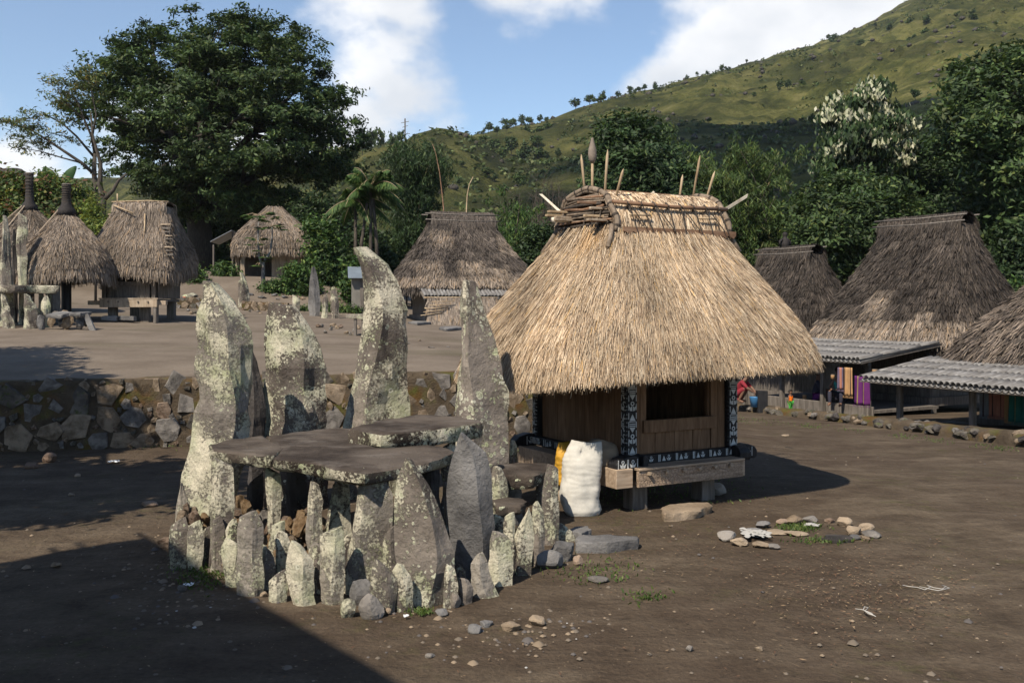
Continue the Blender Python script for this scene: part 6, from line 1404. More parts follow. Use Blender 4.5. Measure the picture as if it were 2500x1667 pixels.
# shrubs and small trees
def shrub(label, pts, Y, n, rc, l, w, pal, name='shrub', nl=70, stem=True, base=None, group='shrubs around the huts', cat='shrub', droop=0.2, depth=.8):
    xs = [p[0] for p in pts]; ys = [p[1] for p in pts]
    return tree(name, label, pts, Y, depth, [((min(xs) + max(xs)) / 2, max(ys), .06), ((min(xs) + max(xs)) / 2, (max(ys) * .6 + min(ys) * .4), .03)], n, nl, rc, l, w, pal, group, droop, .5, .8, 6, 'bark', base, cat, .6)
SHR = [
 ('reddish-leaved garden bush behind the two parasol shrines', [(-40, 600), (-40, 440), (30, 420), (70, 450), (110, 400), (140, 440), (180, 430), (220, 470), (230, 560), (200, 640), (60, 640)], 44, 300, .5, .26, .12, RGREEN, 2.2),
 ('bright yellow-green conifer-like shrub beside the weathered hut', [(195, 580), (205, 500), (230, 470), (250, 500), (268, 540), (272, 590), (240, 610)], 40, 70, .34, .2, .05, YGREEN, .8),
 ('low green bush at the foot of the feathery tree', [(195, 640), (215, 570), (270, 560), (300, 590), (290, 650)], 42, 60, .4, .22, .1, MGREEN, .8),
 ('tall leafy bush between plank hut and palm', [(745, 660), (745, 560), (765, 530), (800, 520), (825, 560), (835, 640), (830, 720), (770, 720)], 45, 130, .42, .22, .1, MGREEN, 1.2),
 ('yellow-green bush before the tin-roofed shed', [(835, 700), (850, 640), (880, 620), (900, 660), (890, 720), (850, 740)], 42, 60, .36, .24, .12, MGREEN, .8),
 ('dark bush under the palm', [(810, 640), (840, 570), (920, 560), (990, 600), (990, 700), (860, 720)], 50, 150, .5, .26, .1, DGREEN, 1.5),
 ('low bush at the plank hut wall', [(625, 710), (640, 690), (700, 675), (760, 672), (790, 705), (770, 740), (650, 730)], 43, 110, .32, .16, .07, MGREEN, .9),
 ('small leafy sapling before the plank wall', [(690, 690), (700, 650), (740, 640), (765, 670), (760, 710), (700, 715)], 42.5, 45, .28, .18, .08, MGREEN, .6),
 ('ferny clump left of the plank hut post', [(525, 680), (530, 650), (560, 640), (575, 670), (570, 690)], 46, 40, .34, .22, .08, MGREEN, .6),
 ('low green weeds behind the weathered hut eave', [(425, 695), (435, 665), (470, 655), (500, 670), (500, 695)], 44, 40, .34, .2, .08, MGREEN, .6),
 ('grassy weeds at the foot of the terrace standing stones', [(725, 770), (730, 750), (790, 745), (850, 750), (880, 745), (890, 770)], 40, 60, .26, .2, .04, MGREEN, .5),
 ('leafy bush at the left edge of the straw roof', [(1265, 640), (1280, 560), (1330, 540), (1360, 580), (1340, 680), (1270, 690)], 48, 90, .42, .24, .1, DGREEN, 1.0),
 ('dark thicket behind the tall leafy bush', [(700, 690), (700, 500), (770, 470), (840, 490), (880, 540), (860, 700)], 58, 230, .7, .3, .12, DGREEN, 2.5),
 ('dark thicket around the trunk of the great tree', [(400, 660), (400, 520), (470, 480), (560, 490), (640, 470), (700, 500), (700, 660)], 67, 260, .9, .36, .14, DGREEN, 2.5),
 ('dark green thicket behind the terrace house', [(930, 700), (940, 600), (1000, 560), (1100, 560), (1220, 580), (1260, 640), (1260, 720)], 56, 240, .7, .3, .12, DGREEN, 2.5),
 ('bright leaves peeking above the brown thatched roof', [(2440, 710), (2455, 690), (2500, 685), (2520, 710), (2480, 730)], 38, 16, .3, .2, .1, MGREEN, .5)]
for (lab, pts, Y, n, rc, l, w, pal, dep) in SHR: shrub(lab, pts, Y, n, rc, l, w, pal, depth=dep)
# palm
def palm(label, px, py, Y, rpx, ybase, n, seed, stems=((0, 0),)):
    q = random.Random(seed); cx = PX(px, Y); g = zg(cx, Y); t = thing('palm_tree', label, 'palm', (cx, Y, g)); s = Y / F; top = PZ(py, Y) - g; vv, ff, cc = [], [], []
    for (ox, hz) in stems: MB().tube([V(ox, 0, -.2), V(ox * .8, 0, top * .5), V(ox * .3, 0, top + hz)], [.1, .085, .07], 8).build('trunk', 'bark', t, True)
    for i in range(n):
        a = 2 * math.pi * i / n * 2.4 + q.uniform(-.3, .3); el = q.uniform(-.1, 1.25); L = rpx * s * 1.08 * q.uniform(.85, 1.15); d = V(math.cos(a) * math.cos(el), math.sin(a) * math.cos(el), math.sin(el)); pts = []
        for k in range(9):
            f = k / 8; p = d * L * f; p.z -= L * .75 * f * f * (1 - .35 * math.sin(el)); pts.append(p + V(0, 0, top + .2))
        MB().tube(pts, [.03 - .003 * k for k in range(9)], 4).build('frond_rib', 'bamboo_tan', t, True)
        m = 64; f = np.linspace(.12, 1, m); P0 = np.array([pts[min(int(x * 8), 7)].lerp(pts[min(int(x * 8), 7) + 1], x * 8 - min(int(x * 8), 7))[:] for x in f]); D = np.gradient(P0, axis=0); D /= np.linalg.norm(D, axis=1, keepdims=True)
        sd_ = np.cross(D, [0, 0, 1.]); sd_ /= np.linalg.norm(sd_, axis=1, keepdims=True) + 1e-6
        for sg in (-1, 1):
            dr = sd_ * sg * .8 + D * .55 + np.array([0, 0, -.85]) + NP.normal(0, .14, (m, 3)); dr /= np.linalg.norm(dr, axis=1, keepdims=True); ln = (L * .36 * np.sin(np.pi * np.clip(f * .85 + .12, 0, 1)))
            nr = np.cross(dr, D); v, fa, c = leaf_quads(P0 + dr * ln[:, None] / 2, dr, nr, ln, np.full(m, .065), pick([((.035, .075, .018), 3), ((.055, .1, .024), 2), ((.11, .15, .04), .9)], m)); ff.append(fa + sum(len(x) for x in vv)); vv.append(v); cc.append(c)
    obj('fronds', mesh_np('fronds', np.vstack(vv), np.vstack(ff), np.vstack(cc)), 'leaf', t)
palm('areca palm with drooping bright fronds beside the dark bamboo', 905, 470, 46, 92, 640, 22, 2, ((-.55, -.5), (0, 0), (.35, -.3)))
palm('smaller palm crown beside the taller areca palm', 868, 500, 46.6, 80, 640, 14, 7, ((0, 0),))
# banana plant
def banana():
    Y = 46.0; cx = PX(140, Y); g = zg(cx, Y); t = thing('banana_plant', 'banana plant with two big upright leaves behind the parasol shrines', 'plant', (cx, Y, g))
    MB().tube([V(0, 0, -.2), V(0, 0, PZ(480, Y) - g)], [.12, .07], 8).build('stem', 'bamboo_grey', t, True)
    for (a, b_, c_, d_, w) in ((140, 470, 110, 398, .34), (145, 470, 188, 396, .26), (140, 480, 200, 450, .25)):
        p0, p1 = P(a, b_, Y) - Vector((cx, Y, g)), P(c_, d_, Y) - Vector((cx, Y, g)); vs = []; fs = []; n = 10
        for k in range(n + 1):
            f = k / n; c = p0.lerp(p1, f) + V(0, -.25 * math.sin(f * 2.2), -.2 * f * f); ww = w * math.sin(math.pi * min(1, f * .92 + .06)) ** .7; sd_ = (p1 - p0).cross(V(0, 1, 0)).normalized(); vs += [c - sd_ * ww + V(0, .12, 0), c, c + sd_ * ww + V(0, .12, 0)]
        for k in range(n): fs += [(k * 3, k * 3 + 1, k * 3 + 4, k * 3 + 3), (k * 3 + 1, k * 3 + 2, k * 3 + 5, k * 3 + 4)]
        me = mesh_np('banana_leaf', np.array([v[:] for v in vs]), np.array(fs), np.tile([.03, .075, .022], (len(vs), 1)), True); obj('leaf', me, 'leaf', t)
banana()
# papaya before the plank hut
def papaya():
    Y = 43.5; cx = PX(642, Y); g = zg(cx, Y); t = thing('papaya_tree', 'slim papaya tree with palmate leaves before the plank hut', 'tree', (cx, Y, g)); off = Vector((cx, Y, g)); q = random.Random(3)
    def w(a, b_): return P(a, b_, Y) - off
    MB().tube([w(643, 700), w(642, 660), w(644, 640), w(660, 615), w(665, 575), w(664, 555)], [.1, .09, .06, .045, .035, .03], 8).build('trunk', 'bamboo_grey', t, True); MB().tube([w(642, 655), w(632, 625), w(630, 570), w(632, 530)], [.07, .05, .04, .03], 8).build('trunk', 'bamboo_grey', t, True)
    for (a, b_, n, r_) in ((632, 525, 11, 30), (664, 552, 10, 30), (628, 590, 6, 20), (640, 620, 5, 18), (655, 530, 6, 22), (636, 645, 4, 14)):
        for i in range(n):
            an = 2 * math.pi * i / n + q.uniform(-.3, .3); e = w(a + math.cos(an) * r_ * q.uniform(.7, 1.2), b_ + q.uniform(-10, 8)) + V(0, math.sin(an) * r_ / F * Y, 0); mb = MB(); mb.tube([w(a, b_), w(a, b_).lerp(e, .5) + V(0, 0, .08), e], .008, 4)
            lf = mb.build('leaf_stalk', 'bamboo_tan', t); k = 16; aa = NP.uniform(0, 2 * np.pi, k); d = np.stack([np.cos(aa), np.sin(aa), -.25 + 0 * aa], 1); v, f, c = leaf_quads(np.array(e[:]) + d * .13, d, np.tile([0, 0, 1.], (k, 1)) + NP.normal(0, .2, (k, 3)), np.full(k, .3), np.full(k, .12), pick(MGREEN, k)); obj('leaf', mesh_np('leaf', v, f, c), 'leaf', lf)
papaya()
# boulder outcrop on the slope at the far left
rk = obj('outcrop', round_rock(91, (2.6, 2.6, 1.5), 'hill_rock', 4, 12, .1), None, None, 0, P(4, 446, 85)); tag(rk, 'dark rock outcrop rising over the bushes at the far left', 'rock')
rk2 = MB().tube([Vector((P(4, 446, 85).x, 85, -3)), Vector((P(4, 446, 85).x, 85, P(4, 450, 85).z))], [9, 2.7], 9).build('outcrop_base', 'hill_rock', rk); rk2.matrix_parent_inverse = Matrix.Translation(-P(4, 446, 85))

# ---- hillside cover
def hill_cover():
    q = np.random.default_rng(5); var = []
    for k in range(5):
        n = 26; d = q.normal(0, 1, (n, 3)); d /= np.linalg.norm(d, axis=1, keepdims=True); C0 = d * q.uniform(.4, 1, (n, 1)) * [1, 1, .75] + [0, 0, 1.5]
        pal = GREEN if k < 3 else BGREEN; v, f, c = clump_leaves(C0, 16, .36, .7, .42, .26, pal, 0, .6, np.array([0, 0, 1.2]), .35)
        m = 6; a = np.arange(m) * 2 * np.pi / m; tv = np.concatenate([np.stack([.07 * np.cos(a), .07 * np.sin(a), 0 * a - .3], 1), np.stack([.04 * np.cos(a), .04 * np.sin(a), 0 * a + 1.4], 1)]); tf = np.array([(i, (i + 1) % m, m + (i + 1) % m, m + i) for i in range(m)])
        v = np.vstack([v, tv]); f = np.vstack([f, tf + len(v) - len(tv)]); c = np.vstack([c, np.tile([.05, .042, .035], (len(tv), 1))]); me = mesh_np('hill_tree', v, f, c); me.materials.append(M['leaf']); var.append(me)
    def put(px, Y, s, lab, grp, nm='hill_tree', sq=1.0):
        X = PX(px, Y); z = float(zhill(np.array([X]), np.array([Y]))[0]); o = obj(nm, var[q.integers(5)], None, None, 0, (X, Y, z - .1 * s)); o.scale = (s * q.uniform(.8, 1.2), s, s * sq * q.uniform(.8, 1.25)); o.rotation_euler = (0, 0, q.uniform(0, 6.3)); tag(o, lab, 'tree', grp)
    # along the skyline of the mountain
    cen = q.uniform(1170, 2000, 16)
    for i in range(85):
        px = float(np.clip(q.normal(cen[q.integers(16)], 22), 1150, 2080)) if i % 5 else q.uniform(1170, 2060); u = (px - 1250) / F; Rr = np.interp(u, [-.5, -.1, .0, .2, .4, .6], [620, 560, 480, 620, 800, 900]); put(px, Rr - q.uniform(0, 25), q.uniform(.3, 1.0) ** 2 * 2.0 * (1.3 if px < 1500 else .9), 'small dark tree on the skyline of the mountain', 'skyline trees')
    for i in range(26): put(q.uniform(1090, 1340), 300 + q.uniform(0, 90), q.uniform(1.2, 2.4), 'dark tree in the grove behind the grassy knoll', 'knoll grove')
    for (px, s) in ((862, 2.2), (885, 1.8), (905, 2.2), (925, 2.0), (955, 1.5), (978, 1.6), (845, 1.9)): put(px, 292, s, 'slender tree standing on the ridge beside the great tree', 'ridge trees by the great tree', sq=1.5)
    for i in range(70):
        px = q.uniform(1000, 2350); Y = q.uniform(150, 420); put(px, Y, q.uniform(.4, 1.5), 'small tree scattered on the grassy mountain slope', 'slope trees')
    for i in range(34): put(q.uniform(1180, 2000), q.uniform(95, 150), q.uniform(1.4, 2.6), 'green tree at the foot of the mountain slope', 'foot-of-slope trees')
    for i in range(22): put(q.uniform(2000, 2450), q.uniform(440, 760), q.uniform(1.2, 2.6), 'lone tree high on the sunlit upper slope', 'upper slope trees')
    # shrubs and rocks too many to count
    n = 11000; Y = 110 + (850 - 110) * q.uniform(0, 1, n) ** 1.2; px = q.uniform(500, 2560, n); X = (px - 1250) / F * Y; p3 = np.stack([X / 38, Y / 55, 0 * X], 1); keep = fbm(p3, 3, 71) > q.uniform(-.35, .3, n); X, Y = X[keep], Y[keep]; Z = zhill(X, Y)
    C0 = np.stack([X, Y, Z + .35], 1); v, f, c = clump_leaves(C0, 9, 1.15, .5, 1.2, .85, [((.06, .085, .028), 3), ((.085, .11, .035), 2), ((.04, .06, .022), 2), ((.13, .15, .05), 1)], 0, .8); tag(obj('hill_shrubs', mesh_np('hill_shrubs', v, f, c), 'leaf'), 'scattered green scrub over the mountain slopes', 'scrub', kind='stuff')
    n = 1900; Y = 130 + 620 * q.uniform(0, 1, n); px = q.uniform(1050, 2560, n); X = (px - 1250) / F * Y; p3 = np.stack([X / 30, Y / 22, 0 * X + 4], 1); keep = fbm(p3, 3, 99) > q.uniform(-.05, .35, n); X, Y = X[keep], Y[keep]; Z = zhill(X, Y); vs, fs = [], []
    base = np.array([v.co[:] for v in ROCK['stone_dark'][0].vertices]); bf = [tuple(p.vertices) for p in ROCK['stone_dark'][0].polygons if len(p.vertices) == 3]; bf = np.array(bf)
    S_ = q.uniform(.3, 1.15, len(X)) * (1 + Y / 1200); an = q.uniform(0, 6.3, len(X)); ca, sa = np.cos(an), np.sin(an)
    bx = base[None, :, 0] * ca[:, None] - base[None, :, 1] * sa[:, None]; by = base[None, :, 0] * sa[:, None] + base[None, :, 1] * ca[:, None]; bz = np.repeat(base[None, :, 2], len(X), 0) * .7
    v = np.stack([bx * S_[:, None] + X[:, None], by * S_[:, None] + Y[:, None], bz * S_[:, None] + Z[:, None] + .15], 2).reshape(-1, 3); f = (np.arange(len(X)) * len(base))[:, None, None] + bf[None]; tag(obj('hill_rocks', mesh_np('hill_rocks', v, f.reshape(-1, 3)), 'hill_rock'), 'dark boulders strewn over the mountain slopes', 'rocks', kind='stuff')
    # mast on the knoll
    X = PX(989, 300); z = float(zhill(np.array([X]), np.array([300.]))[0]); t = thing('mast', 'thin lattice mast on the ridge left of the grassy knoll', 'mast', (X, 300, z)); zt = PZ(290, 300) - z
    MB().tube([V(0, 0, -1), V(0, 0, zt)], .22, 5).build('pole', 'wood_grey', t)
    for k, (zz, w) in enumerate(((.9, 1.2), (.8, .8), (.62, 1.5), (.45, 1.1), (.3, .8))): MB().tube([V(-w, 0, zt * zz), V(w, 0, zt * zz + .5)], .1, 4).build('cross_arm', 'wood_grey', t)
hill_cover()
# ------------------------------------------------------------------ people, cloths and small things
def skin_body(name, edges, co, rad, mat, parent, root=0, sub=2):
    me = bpy.data.meshes.new(name); me.from_pydata([Vector(c) for c in co], edges, []); o = obj(name, me, mat, parent)
    md = o.modifiers.new('skin', 'SKIN'); sv = me.skin_vertices[0].data
    for v, r in zip(sv, rad): v.radius = (r, r) if not isinstance(r, tuple) else r
    sv[root].use_root = True; s = o.modifiers.new('sub', 'SUBSURF'); s.levels = sub; s.render_levels = sub; md.use_smooth_shade = True; return o
def hand(parent, wrist, fwd, side, k):
    fwd, side = Vector(fwd).normalized(), Vector(side).normalized(); up = fwd.cross(side); w = Vector(wrist); co = [w, w + fwd * .05 * k]; ed = [(0, 1)]; rd = [.016 * k, .026 * k]
    for j, (o, l) in enumerate(((-.028, .06), (-.01, .075), (.01, .07), (.028, .055))):
        a = len(co); co += [w + fwd * .085 * k + side * o * k, w + fwd * (.085 + l * .5) * k + side * o * k - up * .004 * k, w + fwd * (.085 + l * .9) * k + side * o * k - up * .02 * k]; rd += [.009 * k, .008 * k, .006 * k]; ed += [(1, a), (a, a + 1), (a + 1, a + 2)]
    a = len(co); co += [w + fwd * .04 * k + side * .04 * k, w + fwd * .075 * k + side * .055 * k]; rd += [.01 * k, .007 * k]; ed += [(1, a), (a, a + 1)]
    return co, ed, rd
def person(label, loc, rz, h, J, cloth, group=None, headtilt=0):
    """J: joints in units of standing height; cloth: list of (name, joints list, radius scale, material)"""
    t = thing('person', label, 'person', loc, rz, group); k = h
    def p(n): return Vector(J[n]) * k
    names = ['pelvis', 'waist', 'chest', 'neck', 'head', 'crown', 'shL', 'elL', 'wrL', 'shR', 'elR', 'wrR', 'hipL', 'knL', 'anL', 'toL', 'hipR', 'knR', 'anR', 'toR']
    rad = dict(pelvis=.075, waist=.07, chest=.078, neck=.032, head=.062, crown=.05, shL=.036, elL=.026, wrL=.018, shR=.036, elR=.026, wrR=.018, hipL=.055, knL=.038, anL=.025, toL=.02, hipR=.055, knR=.038, anR=.025, toR=.02)
    hs = J.get('headscale', 1.0)
    ed = [('pelvis', 'waist'), ('waist', 'chest'), ('chest', 'neck'), ('neck', 'head'), ('head', 'crown'), ('chest', 'shL'), ('shL', 'elL'), ('elL', 'wrL'), ('chest', 'shR'), ('shR', 'elR'), ('elR', 'wrR'), ('pelvis', 'hipL'), ('hipL', 'knL'), ('knL', 'anL'), ('anL', 'toL'), ('pelvis', 'hipR'), ('hipR', 'knR'), ('knR', 'anR'), ('anR', 'toR')]
    ix = {n: i for i, n in enumerate(names)}; co = [p(n) for n in names]; rd = [rad[n] * k * (hs if n in ('head', 'crown') else 1) for n in names]; E = [(ix[a], ix[b_]) for a, b_ in ed]
    for s in ('L', 'R'):
        f = (p('wr' + s) - p('el' + s)); hc, he, hr = hand(None, p('wr' + s), f, f.orthogonal(), k / 1.65); b0 = len(co); co += hc[1:]; rd += hr[1:]
        E += [((ix['wr' + s] if a == 0 else b0 + a - 1), b0 + b_ - 1) for a, b_ in he]
    body = skin_body('body', E, co, rd, 'skin', t)
    hd = p('head'); face = Vector((0, -1, 0))
    mb = MB(); nose = hd + Vector((0, -.066 * k * hs, .0)); mb.tube([nose + V(0, .012 * k, .012 * k), nose + V(0, -.008 * k, -.006 * k), nose + V(0, .01 * k, -.01 * k)], [.006 * k, .011 * k, .006 * k], 6); mb.build('nose', 'skin', t, True)
    for sx in (-1, 1):
        MB().tube([hd + V(sx * .024 * k, -.055 * k * hs, .014 * k), hd + V(sx * .024 * k, -.062 * k * hs, .014 * k)], [.009 * k, .004 * k], 8).build('eye', 'hair', t, True)
        MB().tube([hd + V(sx * .06 * k * hs, 0, .012 * k), hd + V(sx * .068 * k * hs, 0, -.01 * k)], [.014 * k, .01 * k], 6).build('ear', 'skin', t, True)
    bm = bmesh.new(); bmesh.ops.create_uvsphere(bm, u_segments=16, v_segments=10, radius=.078 * k * hs)
    for v in bm.verts:
        if v.co.z < -.01 * k and v.co.y < .01 * k: v.co.y = max(v.co.y, .0) ; v.co *= .9
        if v.co.y < -.05 * k * hs and v.co.z < .035 * k: v.co.y = -.03 * k
        v.co.z = max(v.co.z, -.045 * k)
    me = bpy.data.meshes.new('hair'); bm.to_mesh(me); bm.free(); me.polygons.foreach_set('use_smooth', np.ones(len(me.polygons), bool)); obj('hair', me, 'hair', t, 0, hd + V(0, .008 * k, .028 * k))
    for (nm, pts, mat) in cloth:
        nn = sorted({n for e in pts for n in e}, key=names.index); ii = {n: i for i, n in enumerate(nn)}
        skin_body(nm, [(ii[a], ii[b_]) for a, b_ in pts], [p(n) for n in nn], [rad[n] * k * 1.22 for n in nn], mat, t)
    return t
STAND = dict(pelvis=(0, 0, .48), waist=(0, 0, .58), chest=(0, 0, .70), neck=(0, .005, .80), head=(0, -.005, .895), crown=(0, 0, .95), shL=(.105, 0, .755), elL=(.135, .01, .59), wrL=(.14, -.03, .45), shR=(-.105, 0, .755), elR=(-.135, .01, .59), wrR=(-.14, -.03, .45),
             hipL=(.055, 0, .46), knL=(.06, -.01, .25), anL=(.06, .01, .04), toL=(.065, -.08, .015), hipR=(-.055, 0, .46), knR=(-.06, -.01, .25), anR=(-.06, .01, .04), toR=(-.065, -.08, .015), headscale=1.25)
SIT = dict(STAND, pelvis=(0, 0, .08), waist=(0, -.01, .18), chest=(0, -.03, .30), neck=(0, -.04, .40), head=(0, -.06, .495), crown=(0, -.05, .55), shL=(.105, -.03, .355), elL=(.15, -.1, .22), wrL=(.08, -.22, .2), shR=(-.105, -.03, .355), elR=(-.15, -.1, .22), wrR=(-.08, -.22, .2),
           hipL=(.06, -.02, .07), knL=(.11, -.22, .16), anL=(.1, -.24, -.06), toL=(.1, -.32, -.09), hipR=(-.06, -.02, .07), knR=(-.11, -.22, .16), anR=(-.1, -.24, -.06), toR=(-.1, -.32, -.09), headscale=1.05)
CROUCH = dict(SIT, pelvis=(0, .05, .16), waist=(0, 0, .25), chest=(0, -.07, .35), neck=(0, -.12, .43), head=(0, -.17, .51), crown=(0, -.19, .56), shL=(.1, -.09, .39), elL=(.13, -.2, .28), wrL=(.06, -.3, .2), shR=(-.1, -.09, .39), elR=(-.13, -.2, .28), wrR=(-.06, -.3, .2),
              hipL=(.06, .04, .15), knL=(.1, -.15, .28), anL=(.08, -.02, .04), toL=(.09, -.12, .015), hipR=(-.06, .04, .15), knR=(-.1, -.15, .28), anR=(-.08, -.02, .04), toR=(-.09, -.12, .015))
TOP = [('chest', 'waist'), ('waist', 'pelvis'), ('chest', 'shL'), ('chest', 'shR'), ('shL', 'elL'), ('shR', 'elR')]
TEE = [('chest', 'waist'), ('waist', 'pelvis'), ('chest', 'shL'), ('chest', 'shR')]
LEGS = [('pelvis', 'hipL'), ('pelvis', 'hipR'), ('hipL', 'knL'), ('hipR', 'knR')]
LONG = LEGS + [('knL', 'anL'), ('knR', 'anR')]
Yk = 27.15
person('toddler in an orange shirt and green trousers standing behind the kerb wall', (PX(1930, Yk), Yk, PZ(955, Yk) - .6), math.radians(35), .64, STAND, [('shirt', TEE, 'orange_cloth'), ('trousers', LONG, 'green_cloth')])
Y = 28.7; person('person in red crouching beside a blue bucket, half hidden by the straw eave', (PX(1804, Y), Y, PZ(975, Y) - .08), math.radians(60), 1.55, CROUCH, [('blouse', TOP, 'red_cloth'), ('skirt', LEGS, 'red_cloth')])
b0 = thing('bucket', 'blue plastic bucket on the ground beside the person in red', 'bucket', (PX(1844, 28.2), 28.2, PZ(993, 28.2)))
MB().tube([V(0, 0, 0), V(0, 0, .28), V(0, 0, .29)], [.13, .17, .175], 16, True).build('pail', 'bucket_blue', b0, True); MB().tube([V(.17 * math.cos(a), .0, .29 + .12 * math.sin(a)) for a in np.linspace(0, math.pi, 9)], .006, 5).build('handle', 'wood_grey', b0)
mb = MB(); s = 28.0 / F; mb.box(-12 * s, 12 * s, 0, .3, -.2, 40 * s, None, .01); tag(mb.build('dark_post', 'wood_black', None, bevel=.01, loc=(PX(1863, 28), 28.0, PZ(995, 28))), 'stout dark post between the bucket and the toddler', 'post')
Y = 28.4; person('person in dark clothes sitting on the porch of the shaggy house', (PX(1992, Y), Y, PZ(978, Y)), math.radians(70), 1.55, SIT, [('shirt', TOP, 'dark_cloth'), ('sarong', LEGS, 'purple_cloth')])
Y = 27.4; person('person in a teal top weaving on the porch of the shaggy house', (PX(2052, Y), Y, PZ(975, Y)), math.radians(-40), 1.55, SIT, [('top', TEE, 'teal_cloth'), ('sarong', LONG, 'dark_cloth')])
# hanging cloths
def cloth(label, x0, x1, y0, y1, Y, mat, stripes=(), smat='stripe_yellow', seed=1, rz=None, group='woven cloths hanging at the porches'):
    s = Y / F; w, h = (x1 - x0) * s / .75, (y1 - y0) * s; t = thing('hanging_cloth', label, 'cloth', (PX((x0 + x1) / 2, Y), Y, PZ(y1, Y)), (RZR + math.pi / 2 * 0) if rz is None else rz, group)
    def sheet(a, b_, mat_, off, nm):
        n, m = 14, 10; va = []
        for j in range(m + 1):
            for i in range(n + 1):
                f = a + (b_ - a) * i / n; z = h * j / m; va.append(((f - .5) * w * (1 + .1 * (1 - j / m)), .03 * math.sin(f * 14 + seed) * (1.2 - .6 * j / m) - off, z))
        fs = [(j * (n + 1) + i, j * (n + 1) + i + 1, (j + 1) * (n + 1) + i + 1, (j + 1) * (n + 1) + i) for j in range(m) for i in range(n)]
        o = obj(nm, mesh_np(nm, np.array(va), np.array(fs), smooth=True), mat_, t); so = o.modifiers.new('solid', 'SOLIDIFY'); so.thickness = .006; return o
    sheet(0, 1, mat, 0, 'sheet')
    for (a, b_) in stripes: sheet(a, b_, smat, .008, 'stripe')
    for k in range(12): MB().tube([V((k / 11 - .5) * w * 1.08, 0, .0), V((k / 11 - .5) * w * 1.1, 0, -.06)], .006, 4).build('tassel', mat, t)
cloth('purple cloth with yellow dotted lines hanging from the porch edge', 2086, 2120, 918, 988, 24.6, 'purple_cloth', ((.28, .33), (.66, .71)), 'stripe_yellow', 1)
cloth('tan cloth with a dark woven stripe hanging beside the purple cloth', 2060, 2080, 897, 966, 25.6, 'tan_cloth', ((.2, .25), (.75, .8)), 'stripe_dark', 2)
cloth('dark striped cloth hanging beside the tan cloth', 2045, 2059, 897, 950, 25.8, 'mixed_cloth', ((.3, .4), (.6, .7)), 'rose_cloth', 3)
for i, (a, b_, y0, y1, m, lab) in enumerate([(2394, 2412, 955, 1016, 'grey_cloth', 'grey fringed cloth hanging under the brown house porch'), (2415, 2433, 957, 1016, 'rose_cloth', 'rose cloth hanging under the porch beside the grey one'), (2434, 2453, 958, 1018, 'rose_cloth', 'second rose cloth, hanging between the first and the mustard one'), (2454, 2466, 958, 1026, 'tan_cloth', 'narrow mustard cloth hanging between rose and green cloths'), (2468, 2496, 960, 1030, 'deepgreen_cloth', 'wide deep green cloth hanging under the brown house porch')]):
    cloth(lab, a, b_, y0, y1, 22.6 - i * .3, m, ((.4, .46),), 'stripe_yellow' if 'green' in lab else 'stripe_dark', i)
# lantern-like yellow tin and basket on the porch, tin on porch roof
for (x, y, w, h, Y, m, lab, nm) in ((2033, 925, 9, 10, 26.3, 'tan_cloth', 'small yellow container hanging under the porch roof', 'container'), (1964, 975, 9, 11, 28.6, 'tan_cloth', 'small tan basket standing on the porch floor', 'basket'), (2136, 910, 13, 8, 24.2, 'tan_cloth', 'round yellow tin lying on the bamboo porch roof', 'tin')):
    s = Y / F; t = thing(nm, lab, nm, P(x, y, Y)); MB().tube([V(0, 0, 0), V(0, 0, h * s * .8), V(0, 0, h * s)], [w * s / 2, w * s * .52, w * s * .48], 12).build('wall', m, t, True); MB().tube([V(0, 0, h * s), V(0, 0, h * s * 1.08)], w * s * .54, 12).build('rim', 'wood_pale', t, True)
